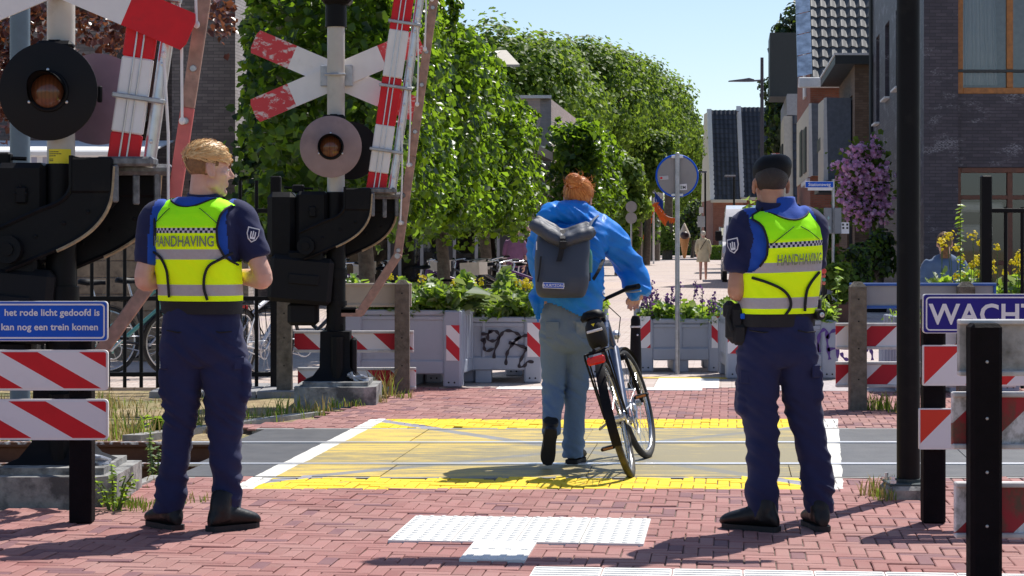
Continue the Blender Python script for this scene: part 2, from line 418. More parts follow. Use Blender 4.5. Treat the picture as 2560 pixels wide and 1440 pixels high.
# tactile tiles, laid along the road's own axes
def frame(o, dx=(.9948, -.1022)): return lambda u, v: (o[0] + dx[0] * u - dx[1] * v, o[1] + dx[1] * u + dx[0] * v)
def tiles(name, o, nu, nv, kind, s=.3):
    fr = frame(o); b = MB(); rnd = random.Random(7)
    for i in range(nu):
        for j in range(nv):
            a = .0025; q = [fr(i * s + a, j * s + a), fr((i + 1) * s - a, j * s + a), fr((i + 1) * s - a, (j + 1) * s - a), fr(i * s + a, (j + 1) * s - a)]
            z = .009 + rnd.gauss(0, .0006); b.slab(q, -.02, z)
            if kind == "dot":
                for k in range(5):
                    for l in range(5): x, y = fr((i + (k + .5) / 5) * s, (j + (l + .5) / 5) * s); b.lathe([(.0145, 0), (.0135, .0035), (.009, .0052), (0, .0055)], (x, y, z - .0003), 9)
            else:
                for k in range(4 if kind == "along" else 5):
                    if kind == "along": u0, u1, v0, v1 = (k + .3) / 4, (k + .72) / 4, .06, .94
                    else: u0, u1, v0, v1 = .03, .97, (k + .3) / 5, (k + .7) / 5
                    b.slab([fr((i + u0) * s, (j + v0) * s), fr((i + u1) * s, (j + v0) * s), fr((i + u1) * s, (j + v1) * s), fr((i + u0) * s, (j + v1) * s)], z - .001, z + .004)
    tag(b.build(name, MWHITE), kind="structure")
a = G(968, 1355); tiles("tactile_dot_paving", (a.x, a.y), 4, 3, "dot", .293)
a = G(1146, 1403); tiles("tactile_rib_paving", (a.x, a.y), 1, 2, "along", .29)
a = G(1336, 1422); fr = frame((a.x, a.y)); q = fr(0, -.58); tiles("tactile_guide_paving", q, 9, 2, "across", .29)
b = MB(); fr = frame((.78, 20.04))
b.slab([fr(-.9, -.35), fr(1.0, -.35), fr(1.0, -.04), fr(-.9, -.04)], -.02, .005)
b.slab([fr(.55, -.037), fr(1.15, -.037), fr(1.15, 1.3), fr(.55, 1.3)], -.02, .006)
tag(b.build("white_guide_paving", MWHITE), kind="structure")
b = MB(); b.slab([fr(.35, 1.32), fr(1.5, 1.32), fr(1.5, 1.52), fr(.35, 1.52)], -.02, .006); tag(b.build("yellow_brick_strip", MYELP), kind="structure")
b = MB(); b.slab([fr(1.4, -.3), fr(3.2, -.3), fr(3.2, 1.1), fr(1.6, 1.1)], -.02, .0045); tag(b.build("pale_paving", MPINK), kind="structure")
# concrete walkway on the far bank
MCON = mk("grey concrete slab", (.30, .30, .31), .85, var=.15, scale=12, bump=.2, dirt=(.18, .17, .16))
b = MB()
for i in range(4):
    x = -3.0 + i * .48
    b.box((x, 19.35, -.02), (.47, .55, .1), bev=.006); b.box((x, 19.93, -.02), (.47, .55, .1), bev=.006)
tag(b.build("concrete_walkway", MCON), kind="structure")
# ---------------------------------------------------------------- buildings
def brickwall(name, c1, c2, mortar, bw=.215, rh=.0625, rough=.8, stain=None, white=0, gloss=False):
    m = M(name, rough); x, y, z = m.xyz(); u = x + y
    cb = m.nt.nodes.new("ShaderNodeCombineXYZ"); m.nt.links.new(u.k, cb.inputs[0]); m.nt.links.new(z.k, cb.inputs[1])
    t = m.nt.nodes.new("ShaderNodeTexBrick"); m.nt.links.new(cb.outputs[0], t.inputs[0])
    t.inputs["Scale"].default_value = 1; t.inputs["Brick Width"].default_value = bw; t.inputs["Row Height"].default_value = rh; t.inputs["Mortar Size"].default_value = .006
    t.inputs["Color1"].default_value = (*c1, 1); t.inputs["Color2"].default_value = (*c2, 1); t.inputs["Mortar"].default_value = (*mortar, 1); t.inputs["Bias"].default_value = -.1
    c = S(m.nt, t.outputs[0]); n = m.noise(3, 6, .65)
    c = m.mix(n.ramp(.35, .75) * .35, c, tuple(.5 * k for k in c1))
    if white: c = m.mix(m.noise(1.1, 5, .7, sz=2.5).ramp(.54, .62) * m.noise(26, 2, sz=3).ramp(.45, .6) * white, c, (.55, .55, .6))
    m.col(c); m.bump(S(m.nt, t.outputs[1]) * -1 + n * .3, .6, .012); return m.mat
MDARKB = brickwall("dark purple brick", (.048, .040, .056), (.088, .072, .092), (.034, .030, .038), white=.4, rough=.55)
MLEFTB = brickwall("dark brown brick", (.13, .105, .10), (.22, .18, .165), (.10, .085, .08))
MREDB = brickwall("red brick", (.26, .085, .055), (.34, .13, .085), (.2, .14, .11))
MBRNB = brickwall("brown brick", (.15, .095, .06), (.24, .16, .11), (.12, .09, .07))
MPALEB = brickwall("pale pink brick", (.52, .40, .37), (.64, .52, .48), (.5, .44, .41))
MGREYR = mk("grey render", (.34, .35, .38), .8, bump=.15)
MWHITEP = mk("white paint", (.74, .74, .74), .5, var=.06, dirt=(.5, .5, .48), dlo=.6, dhi=.85)
MCREAM = mk("cream paint", (.54, .49, .40), .6, var=.08)
MORANGE = mk("orange brown window wood", (.36, .14, .035), .45, var=.25, scale=14)
MBROWNF = mk("dark brown wood frame", (.13, .045, .025), .5, var=.3, scale=14)
MDKTRIM = mk("dark trim", (.035, .04, .042), .5)
MLEAD = mk("blue grey lead sheet", (.24, .33, .46), .35, metal=.3, var=.35, scale=5)
MROOML = mk("pale room wall", (.55, .52, .48), .9)
MROOM = mk("dim room wall", (.05, .045, .04), .9)
def glass_material():
    m = M("window glass", .03); m.col((.02, .025, .03)); m.b.inputs["Transmission Weight"].default_value = 0
    t = m.nt.nodes.new("ShaderNodeBsdfTransparent"); g = m.nt.nodes.new("ShaderNodeBsdfGlossy"); g.inputs[1].default_value = .02; g.inputs[0].default_value = (.9, .93, 1, 1)
    f = m.nt.nodes.new("ShaderNodeFresnel"); f.inputs[0].default_value = 1.9
    x = m.nt.nodes.new("ShaderNodeMixShader"); t.inputs[0].default_value = (.72, .74, .73, 1)
    m.nt.links.new(f.outputs[0], x.inputs[0]); m.nt.links.new(t.outputs[0], x.inputs[1]); m.nt.links.new(g.outputs[0], x.inputs[2])
    m.nt.links.new(x.outputs[0], m.nt.nodes["Material Output"].inputs[0]); return m.mat
MGLASS = glass_material()
def wall(b, o, u, L, H, holes=(), depth=.12, z0=0, m=0):
    """Upright wall from o along unit vector u (thickness goes to the left of u), pierced by holes (a0,a1,z0,z1)."""
    o, u = Vector(o), Vector(u).normalized(); n = Vector((-u.y, u.x, 0))
    xs = sorted({0, L} | {v for h in holes for v in h[:2] if 0 < v < L}); zs = sorted({z0, H} | {v for h in holes for v in h[2:] if z0 < v < H})
    pt = lambda a, z, d=0: o + u * a + n * d + Vector((0, 0, z))
    for a0, a1 in zip(xs, xs[1:]):
        for c0, c1 in zip(zs, zs[1:]):
            ac, zc = (a0 + a1) / 2, (c0 + c1) / 2
            if any(h[0] < ac < h[1] and h[2] < zc < h[3] for h in holes): continue
            b.quad(pt(a0, c0), pt(a1, c0), pt(a1, c1), pt(a0, c1), m)
    for h in holes:
        a0, a1, c0, c1 = max(h[0], 0), min(h[1], L), h[2], h[3]
        b.quad(pt(a0, c0), pt(a0, c1), pt(a0, c1, depth), pt(a0, c0, depth), m); b.quad(pt(a1, c0), pt(a1, c0, depth), pt(a1, c1, depth), pt(a1, c1), m)
        b.quad(pt(a0, c0), pt(a0, c0, depth), pt(a1, c0, depth), pt(a1, c0), m); b.quad(pt(a0, c1), pt(a1, c1), pt(a1, c1, depth), pt(a0, c1, depth), m)
def window(root, o, u, h, depth, mats=None, fw=.09, muls=(), trans=(), name="window", glass=True, back=True, room=None):
    """Frame (with mullions and transoms) as a part, pane and dark room behind as sub-parts."""
    o, u = Vector(o), Vector(u).normalized(); n = Vector((-u.y, u.x, 0)); a = math.atan2(u.y, u.x)
    a0, a1, c0, c1 = h; b = MB(); L, H = a1 - a0, c1 - c0
    def bar(x0, x1, z0, z1, d=depth, t=.07):
        c = o + u * (x0 + x1) / 2 + n * d + Vector((0, 0, (z0 + z1) / 2)); b.box(c, (x1 - x0, t, z1 - z0), rz=a, bev=.008)
    bar(a0, a0 + fw, c0, c1); bar(a1 - fw, a1, c0, c1); bar(a0 + fw, a1 - fw, c0, c0 + fw); bar(a0 + fw, a1 - fw, c1 - fw, c1)
    for q in muls: bar(q - fw * .5, q + fw * .5, c0 + fw, c1 - fw, depth + .003)
    for q in trans: bar(a0 + fw, a1 - fw, q - fw * .4, q + fw * .4, depth + .006)
    f = b.build(name, mats or MBROWNF, root, smooth=30, world=True)
    if glass:
        g = MB(); pt = lambda x, z, d: o + u * x + n * d + Vector((0, 0, z)); e = fw * .6
        g.quad(pt(a0 + e, c0 + e, depth + .02), pt(a1 - e, c0 + e, depth + .02), pt(a1 - e, c1 - e, depth + .02), pt(a0 + e, c1 - e, depth + .02)); g.build("pane", MGLASS, f, world=True)
    if back:
        g = MB(); D = depth + 1.6; ex = .02
        q = [pt(x, z, d) for d in (depth + .05, D) for x, z in ((a0 - ex, c0 - ex), (a1 + ex, c0 - ex), (a1 + ex, c1 + ex), (a0 - ex, c1 + ex))]
        g.add(q, [(4, 5, 6, 7), (0, 1, 5, 4), (1, 2, 6, 5), (2, 3, 7, 6), (3, 0, 4, 7)]); g.build("room", room or MROOM, f, world=True)
    return f
RD = Vector((KX, 1, 0)).normalized()         # road direction
def tile_roof_material(name, c, hi, s=1.0):
    m = M(name, .5); x, y, z = m.xyz()
    m.col(m.mix(m.island() * .6 + m.noise(2, 5) * .4, c, hi)); return m.mat
MTILE = tile_roof_material("dark roof tile", (.045, .048, .052), (.11, .115, .12))
MTILEB = tile_roof_material("black roof tile", (.025, .028, .038), (.06, .065, .08))
def tiled_slope(b, o, u, slope, nu, nv, tw, th, m=0):
    """Rows of curved tiles: o lower corner, u along the eave, slope vector up the roof (unit)."""
    o, u, s = Vector(o), Vector(u).normalized(), Vector(slope).normalized(); n = u.cross(s)
    if n.z < 0: n = -n
    for j in range(nv):
        for i in range(nu):
            vs = []
            for v, lift in ((0, .045), (1.04, .0)):
                for t in range(6): q = t / 5; vs.append(o + u * ((i + q) * tw) + s * ((j + v) * th) + n * (lift + .035 * math.sin(q * 2 * math.pi) + .02))
            for t in range(6): q = t / 5; vs.append(o + u * ((i + q) * tw) + s * (j * th) + n * (-.01))
            b.add(vs, [(k, k + 1, k + 7, k + 6) for k in range(5)] + [(k + 12, k + 13, k + 1, k) for k in range(5)], m)
    A, B = u * nu * tw, s * nv * th; d = n * -.03; b.quad(o + d, o + A + d, o + A + B + d, o + B + d, m)

# dark brick corner building on the right of the street
C0 = Vector((7.70, 40, 0))
root = thing("brick_building", "dark purple brick corner building with orange brown window frames and curtain", "building", C0)
b = MB(); H = 9.5
wall(b, C0 + RD * 15, -RD, 15, H, [(15 - 6.9, 15 - 5.5, 4.65, 6.4), (15 - 10.2, 15 - 8.8, 4.65, 6.4), (15 - 13.3, 15 - 12.1, 4.25, 6.4), (15 - 12.5, 15 - 10.5, .3, 2.6)], .16)
wall(b, C0, (1, 0, 0), .64, H)
up, lo = (.0, 2.6, 4.12, 6.7), (-.02, 2.6, .35, 2.74)
wall(b, C0 + Vector((.645, .14, 0)), (1, 0, 0), 5.4, H, [up, lo], .1); b.quad(C0 + Vector((.64, 0, 0)), C0 + Vector((.64, .14, 0)), C0 + Vector((.64, .14, H)), C0 + Vector((.64, 0, H)))
b.quad(C0 + Vector((6.05, .14, 0)), C0 + Vector((7.5, 15, 0)), C0 + Vector((7.5, 15, H)), C0 + Vector((6.05, .14, H)))
b.quad(C0 + Vector((0, 0, H)), C0 + Vector((6.05, 0, H)), C0 + Vector((7.5, 15, H)), C0 + RD * 15 + Vector((0, 0, H)))
b.build("wall", MDARKB, root, world=True)
o2 = C0 + Vector((.645, .14, 0))
f1 = window(root, o2, (1, 0, 0), up, .05, MORANGE, .12, (1.0, 1.85), room=MROOML)
cb = MB()
for i in range(60):
    x0, x1 = .16 + i * .011, .16 + (i + 1) * .011; y = lambda k: .28 + .025 * math.sin(k * .9) + .012 * math.sin(k * 2.3)
    cb.quad(o2 + Vector((x0, y(i), 4.3)), o2 + Vector((x1, y(i + 1), 4.3)), o2 + Vector((x1 * .93, y(i + 1), 6.6)), o2 + Vector((x0 * .93, y(i), 6.6)))
MCURT = M("white curtain", .9).col((.9, .9, .9)).translucent((.9, .9, .9), .3).mat
cb.build("curtain", MCURT, f1, smooth=60, world=True)
cb = MB(); cb.box(o2 + Vector((1.25, -.012, 4.55)), (2.6, .03, .05), bev=.008); cb.build("rail", MDKTRIM, root, world=True)
f2 = window(root, o2, (1, 0, 0), lo, .05, MBROWNF, .1, (1.0,), (2.18, .95))
cb = MB(); cb.box(o2 + Vector((.5, .5, 2.0)), (.9, .5, .18), bev=.04); cb.box(o2 + Vector((.45, .9, 1.55)), (.8, .3, .25), bev=.05); cb.build("white_boxes", MWHITEP, f2, world=True)  # two plain white boxes inside the room behind the lower pane
for a, z in ((8.8, 4.65), (5.5, 4.65), (12.1, 4.25)):
    wd = 1.4 if a < 12 else 1.2
    window(root, C0 + RD * 15, -RD, (15 - a - wd, 15 - a, z, 6.4), .12, MDKTRIM, .05)
    cb = MB(); c = C0 + RD * (a + wd / 2) + Vector((-.05, 0, z - .02)); cb.box(c, (.14, wd, .05), rz=-math.atan(KX), bev=.006); cb.build("sill", MWHITEP, root, world=True)
cb = MB(); cb.tube([C0 + RD * 14.4 + Vector((-.06, 0, 0)), C0 + RD * 14.4 + Vector((-.06, 0, 9))], .05); cb.build("drainpipe", MDKTRIM, root, world=True)

# flat roofed brown extension behind it
E0 = Vector((8.84, 55.2, 0)); root = thing("flat_roof_house", "narrow brown brick house with flat overhanging roof and tall window", "house", E0); EROOT = root
b = MB(); EL = 8.0; wn = (EL - 3.6, EL - 1.0, 3.2, 5.2); w2 = (EL - 3.6, EL - 1.0, .8, 2.5)
wall(b, E0 + RD * EL, -RD, EL, 5.9, [wn, w2], .12); wall(b, E0, (1, 0, 0), 4, 5.9); b.build("wall", MBRNB, root, world=True)
window(root, E0 + RD * EL, -RD, wn, .08, MDKTRIM, .07, (EL - 2.3,)); window(root, E0 + RD * EL, -RD, w2, .08, MDKTRIM, .07)
b = MB(); b.slab([E0 + Vector((-.55, -.3, 0)), E0 + Vector((4, -.3, 0)), E0 + Vector((5, EL, 0)), E0 + RD * EL + Vector((-.55, 0, 0))], 5.9, 6.12); b.build("roof", MDKTRIM, root, world=True)
b = MB(); b.slab([E0 + Vector((-.58, -.32, 0)), E0 + Vector((4, -.32, 0)), E0 + RD * EL + Vector((4, 0, 0)), E0 + RD * EL + Vector((-.58, 0, 0))], 6.123, 6.18); b.build("roof_edge", MWHITEP, root, world=True)
b = MB(); b.slab([E0 + RD * .8 + Vector((-.9, 0, 0)), E0 + RD * .8 + Vector((-.005, 0, 0)), E0 + RD * 3.6 + Vector((-.005, 0, 0)), E0 + RD * 3.6 + Vector((-.9, 0, 0))], 2.62, 2.85)
b.slab([E0 + RD * 4.6 + Vector((-.7, 0, 0)), E0 + RD * 4.6 + Vector((-.005, 0, 0)), E0 + RD * 7.0 + Vector((-.005, 0, 0)), E0 + RD * 7.0 + Vector((-.7, 0, 0))], 3.9, 4.25); b.build("canopy", MDKTRIM, root, world=True)

# tall gabled house with patterned tile roof
H0 = Vector((8.95, 64.2, 0)); root = thing("tiled_house", "red brick house with steep grey tiled roof and lead covered verge", "house", H0)
b = MB(); HE, HD = 6.35, 13.; rdv = RD * HD
wall(b, H0, (1, 0, 0), 4.5, HE - .1)
g = [H0, H0 + rdv, H0 + rdv + Vector((0, 0, HE)), H0 + rdv * .5 + Vector((0, 0, HE + 8.2)), H0 + Vector((0, 0, HE))]
b.add(g, [(0, 4, 3, 2, 1)]); b.build("wall", MREDB, root, world=True)
b = MB(); sv = (rdv * .5 + Vector((0, 0, 8.2))); tiled_slope(b, H0 + Vector((-.02, -.25, HE - .15)), (1, 0, 0), sv, 16, 25, .30, .42); b.build("roof", MTILE, root, smooth=40, world=True)
b = MB(); n = 12
for i in range(n):
    a0, a1 = H0 + sv * (i / n) + Vector((0, -.28, HE - .1)), H0 + sv * ((i + .96) / n) + Vector((0, -.28, HE - .1))
    b.add([a0 + Vector((-.42, 0, 0)), a0 + Vector((.02, 0, .1)), a1 + Vector((.02, 0, .1)), a1 + Vector((-.42, 0, 0)), a0 + Vector((-.42, 0, -.25)), a1 + Vector((-.42, 0, -.25))], [(0, 1, 2, 3), (0, 3, 5, 4)])
b.build("verge", MLEAD, root, world=True)
b = MB(); b.box(H0 + Vector((.9, -.3, HE - .27)), (2.6, .25, .3), bev=.02); b.build("fascia", MWHITEP, root, smooth=30, world=True)
b = MB(); c = H0 + RD * 4 + Vector((-.04, 0, 6.9)); b.box(c, (.06, 1.6, 2.0), rz=-math.atan(KX)); b.build("window", MWHITEP, root, world=True)

# white gabled cottages with dark steep roofs
def cottage(t0, L, xo, label, seed, wm=MWHITEP, he=2.7, hr=3.4):
    o = H0 + RD * t0 + Vector((xo, 0, 0)); root = thing("gabled_cottage", label, "house", o, 0, "row of street cottages")
    b = MB(); e = RD * L; top = Vector((0, 0, he)); k = .16
    hs = [(L * .28, L * .44, 3.0, 4.9), (L * .56, L * .72, 3.0, 4.9), (L * .2, L * .8, .6, 2.2)]
    b2 = MB(); wall(b2, o + e, -RD, L, he, [hs[2]], .1); wall(b2, o, (1, 0, 0), 4, he); b2.build("wall", MBRNB if wm is not MWHITEP else MGREYR, root, world=True)
    zc = he + hr
    b.add([o + Vector((-.12, 0, he)), o + e + Vector((-.12, 0, he)), o + e * (1 - k) + Vector((-.12, 0, zc)), o + e * k + Vector((-.12, 0, zc)), o + Vector((.2, 0, he)), o + e + Vector((.2, 0, he)), o + e * (1 - k) + Vector((.2, 0, zc)), o + e * k + Vector((.2, 0, zc))],
          [(0, 3, 2, 1), (0, 4, 7, 3), (3, 7, 6, 2), (1, 2, 6, 5), (0, 1, 5, 4)]); b.build("gable", wm, root, world=True)
    for h in hs[:2]:
        f = MB(); c = o + RD * (h[0] + h[1]) / 2 + Vector((-.14, 0, he + hr * .45)); f.box(c, (.08, (h[1] - h[0]), 1.7), rz=-math.atan(KX)); f.build("window", MDKTRIM, root, world=True)
    b = MB(); s = e * k + Vector((0, 0, hr)); tiled_slope(b, o + Vector((.2, -.02, he)), (1, 0, 0), s, 12, 10, .3, s.length / 10)
    b.quad(o + e * k + Vector((.0, 0, zc + .03)), o + e * (1 - k) + Vector((.0, 0, zc + .03)), o + e * (1 - k) + Vector((5, 0, zc + .03)), o + e * k + Vector((5, 0, zc + .03))); b.build("roof", MTILEB, root, smooth=40, world=True)
    b = MB(); b.slab([o + RD * .3 + Vector((-.9, 0, 0)), o + RD * .3, o + RD * (L - .3), o + RD * (L - .3) + Vector((-.9, 0, 0))], he - .5, he - .2); b.build("canopy", MDKTRIM, root, world=True)
MSLAB = mk("blue grey slate panel", (.13, .15, .19), .6, var=.2)
def oriel(root, o, L, z0, z1, dx, hs):
    o = Vector(o); b = MB(); e = RD * L; p = Vector((-dx, 0, 0))
    b.add([o + p + Vector((0, 0, z0)), o + p + e + Vector((0, 0, z0)), o + p + e + Vector((0, 0, z1 + .12)), o + p + Vector((0, 0, z1)), o + e + Vector((0, 0, z0)), o + e + Vector((0, 0, z1 + .12)), o + Vector((0, 0, z0)), o + Vector((0, 0, z1))], [(0, 3, 2, 1), (1, 2, 5, 4), (3, 7, 5, 2), (0, 1, 4, 6)]); w_ = b.build("oriel", MCREAM, root, world=True)
    b = MB(); q = Vector((0, -.004, 0)); b.quad(o + p + q + Vector((.09, 0, z0)), o + q + Vector((0, 0, z0)), o + q + Vector((0, 0, z1)), o + p + q + Vector((.05, 0, z1 + .02))); b.build("side_panel", MSLAB, w_, world=True)
    b = MB(); b.quad(o + p + q + Vector((-.03, 0, z0 - .05)), o + p + q + Vector((.09, 0, z0)), o + p + q + Vector((.05, 0, z1 + .02)), o + p + q + Vector((-.03, 0, z1))); b.build("edge_board", MWHITEP, w_, world=True)
    for a0, a1, c0, c1 in hs: b = MB(); b.box(o + p + RD * (a0 + a1) / 2 + Vector((-.01, 0, (c0 + c1) / 2)), (.06, a1 - a0, c1 - c0), rz=-math.atan(KX)); b.build("oriel_window", MDKTRIM, w_, world=True)
    b = MB(); b.box(o + p + e * .25 + Vector((.1, 0, z0 - .14)), (.35, L * .4, .16), rz=-math.atan(KX), bev=.02); b.build("oriel_foot", MWHITEP, w_, world=True)
oriel(EROOT, (8.84 + .19, 57.0, 0), 4.4, 2.98, 5.16, .70, [])
oriel(root, (8.95 + .3, 63.9, 0), 13, 3.3, 5.45, .36, [(2.6, 4.8, 3.5, 4.9), (6.4, 8.6, 3.5, 5.0)])
cottage(16, 8, -.25, "cream gabled cottage with dark windows before the grey modern house", 2, MCREAM, 2.7, 3.4)
# modern grey house with dark box, farther red brick house
o = H0 + RD * 27; root = thing("modern_house", "grey rendered modern house with dark box on its upper storey", "house", o)
b = MB(); hs = [(k, k + .7, 3.2, 6.2) for k in (1, 3, 5, 7.4)] + [(k, k + 1.6, .4, 2.4) for k in (1, 4.2)]
wall(b, o + RD * 12, -RD, 12, 7.6, hs, .1); wall(b, o, (1, 0, 0), 3, 7.6); b.build("wall", MGREYR, root, world=True)
for h in hs: window(root, o + RD * 12, -RD, h, .07, MDKTRIM, .06, back=False)
b = MB(); b.slab([o + RD * 2 + Vector((-.7, 0, 0)), o + RD * 2 + Vector((4, 0, 0)), o + RD * 6 + Vector((4, 0, 0)), o + RD * 6 + Vector((-.7, 0, 0))], 7.62, 10.4); b.build("roof_box", MDKTRIM, root, world=True)
o = H0 + RD * 46; root = thing("red_brick_house", "far red brick house with white window frames past the modern house", "house", o)
b = MB(); hs = [(k, k + 1.0, 3.4, 5.4) for k in (1.5, 5, 8.5)]; wall(b, o + RD * 14, -RD, 14, 7.2, hs, .1); wall(b, o, (1, 0, 0), 4, 7.2); b.build("wall", MREDB, root, world=True)
for h in hs: window(root, o + RD * 14, -RD, h, .06, MWHITEP, .1, back=False)
b = MB(); b.slab([o + Vector((-.2, -.2, 0)), o + Vector((4, -.2, 0)), o + RD * 14 + Vector((4, 0, 0)), o + RD * 14 + Vector((-.2, 0, 0))], 7.2, 7.5); b.build("roof", MDKTRIM, root, world=True)

# two far houses with steep tiled mansard roofs closing the street
def far_house(x0, x1, Y, label, z1, ze, gm):
    o = Vector((x0, Y, 0)); root = thing("mansard_house", label, "house", o, 0, "mansard houses at the end of the street")
    b = MB(); wd = x1 - x0
    wall(b, o, (1, 0, 0), wd, ze, [(.4, 1.5, .3, 2.3), (wd - 1.6, wd - .5, .3, 2.3)], .1); wall(b, o + Vector((0, 9, 0)), (0, -1, 0), 9, ze); b.build("wall", MREDB, root, world=True)
    for h in ((.4, 1.5, .3, 2.3), (wd - 1.6, wd - .5, .3, 2.3)): window(root, o, (1, 0, 0), h, .06, MWHITEP, .08, back=False)
    g = MB(); g.add([o + Vector(v) for v in ((-.02, -.3, ze), (-.02, 9.3, ze), (-.02, 7, z1), (-.02, 2.2, z1))], [(0, 3, 2, 1)]); g.build("gable", gm, root, world=True)
    s = Vector((0, 2.5, z1 - ze)); r = MB(); n = int(s.length / .36); tiled_slope(r, o + Vector((0, -.3, ze)), (1, 0, 0), s, int(wd / .31), n, .31, s.length / n)
    r.quad(o + Vector((0, 2.2, z1 - .04)), o + Vector((wd, 2.2, z1 - .04)), o + Vector((wd, 7, z1 - .04)), o + Vector((0, 7, z1 - .04))); r.build("roof", MTILEB, root, smooth=40, world=True)
    v = MB(); a, c = o + Vector((-.22, -.38, ze)), o + Vector((-.22, 2.12, z1 + .1))
    v.add([a, a + Vector((.3, 0, 0)), c + Vector((.3, 0, 0)), c, a + Vector((0, .4, 0)), c + Vector((0, .4, 0))], [(0, 1, 2, 3), (0, 3, 5, 4)]); v.build("verge", MWHITEP, root, world=True)
    v = MB(); v.box(o + Vector((wd / 2, -.35, ze - .1)), (wd + .4, .3, .22), bev=.02); v.build("gutter", MCREAM, root, world=True)
far_house(14.1, 16.2, 150, "far house with black tiled mansard roof and white verge left of its twin", 10.6, 4.2, MCREAM)
far_house(16.35, 19.5, 151.5, "far house with blue black mansard roof standing behind the tall lamp post", 10.9, 4.4, MCREAM)

# left: dark brick building with stepped piers, awnings
L0 = Vector((-12.6, 41, 0)); root = thing("shop_building", "dark brown brick building with stepped piers and striped awning behind the near barrier", "building", L0)
b = MB(); ps_ = MB(); Z = 6.15
X = lambda px, d: (px - 1280) * d / F
pts = [(-14, 41.2), (X(140, 41), 41), (X(255, 41), 41), (X(255, 41) + .13, 42.7), (X(430, 42.7), 42.7), (X(430, 41), 41), (X(588, 41), 41), (X(588, 41) + .2, 42.9), (X(588, 41) + .9, 49.8)]
for i, ((x0, y0), (x1, y1)) in enumerate(zip(pts, pts[1:])):
    L = math.hypot(x1 - x0, y1 - y0); hs = []
    if i == 0: hs = [(14 - 9.9, 14 - 9.2, 3.9, 6.0)]
    if i == 3: hs = [(.06, L - .3, .02, 5.9)]
    wall(ps_ if i in (2, 6) else b, (x0, y0, 0), (x1 - x0, y1 - y0, 0), L, Z, hs, .14)
b.quad((-14, 41.2, Z), (-14, 49.8, Z), (-4.4, 49.8, Z), (-5.3, 41, Z)); b.build("wall", MLEFTB, root, world=True); ps_.build("pier_side", brickwall("whitened brick", (.50, .45, .43), (.62, .57, .56), (.30, .27, .26)), root, world=True)
window(root, (-14, 41.2, 0), (pts[1][0] + 14, -.2, 0), (14 - 9.9, 14 - 9.2, 3.9, 6.0), .06, MORANGE, .09)
q0, q1 = Vector((*pts[3], 0)), Vector((*pts[4], 0)); LL = (q1 - q0).length
window(root, q0, q1 - q0, (.06, LL - .3, .02, 5.9), .08, MBROWNF, .1, (.5,), (2.6,))
def striped(name, n):
    m = M(name, .8); x, y, z = m.xyz(); m.col(m.mix((x * n).mod(1).gt(.5), (.78, .77, .76), (.38, .38, .47))); return m.mat
MVAL = striped("striped valance cloth", 5.2); MAWN = mk("white awning cloth", (.82, .81, .80), .8, var=.04)
b = MB(); zt, zb = 3.28, 2.9; y0, y1 = 37.7, 40.9; xa, xb = X(-260, 39), X(395, 39)
b.quad((xa, y0, zb), (xb, y0, zb), (xb, y1, zt), (xa, y1, zt)); b.quad((xa, y0, zb - .02), (xb, y0, zb - .02), (xb, y1, zt - .02), (xa, y1, zt - .02)); b.box(((xa + xb) / 2, y0, zb), (xb - xa, .1, .12), bev=.03)
aw = b.build("awning", MAWN, root, world=True)
b = MB(); nx = 48
for i in range(nx):
    u0, u1 = xa + (xb - xa) * i / nx, xa + (xb - xa) * (i + 1) / nx; w_ = lambda k: y0 + .02 * math.sin(k * 1.1); lo = lambda k: zb - .42 - .03 * math.sin(k * 1.57)
    b.quad((u0, w_(i), lo(i)), (u1, w_(i + 1), lo(i + 1)), (u1, w_(i + 1), zb - .06), (u0, w_(i), zb - .06))
b.build("valance", MVAL, aw, world=True)
# plank fence between bicycles and building
MPLANK = mk("weathered plank", (.26, .19, .125), .85, var=.35, scale=6, bump=.3, dirt=(.12, .085, .06), dscale=11)
root = thing("plank_fence", "weathered horizontal plank fence behind the iron railings", "fence", (-6, 24.3, 0))
b = MB(); rnd = random.Random(5)
for k in range(8): b.box((-5.4, 24.3 + rnd.uniform(-.004, .004), .1 + k * .19), (4.8, .03, .183), bev=.006)
b.build("boards", MPLANK, root, world=True)
for x in (-7.6, -5.9, -4.2, -3.05): b = MB(); b.box((x, 24.37, .78), (.09, .09, 1.6), bev=.008); b.build("post", MPLANK, root, world=True)
# low dark shop front under the lime trees
o = Vector((-5.0, 45.0, 0)); root = thing("glazed_building", "low dark glazed shop front behind the lime trunks and parked bicycles", "building", o)
b = MB(); hs = [(.3 + k * 1.15, 1.3 + k * 1.15, .35, 2.5) for k in range(4)]; wall(b, o, (1, 0, 0), 5.0, 3.3, hs, .1); wall(b, o + Vector((5.0, 0, 0)), RD, 7, 3.3); b.slab([o + Vector((-.05, -.35, 0)), o + Vector((5.3, -.35, 0)), o + Vector((6, 7, 0)), o + Vector((-.05, 7, 0))], 3.301, 3.5); b.build("wall", mk("charcoal cladding", (.05, .045, .05), .7), root, world=True)
for h in hs: window(root, o, (1, 0, 0), h, .05, MGREYR, .07, ((h[0] + h[1]) / 2,))
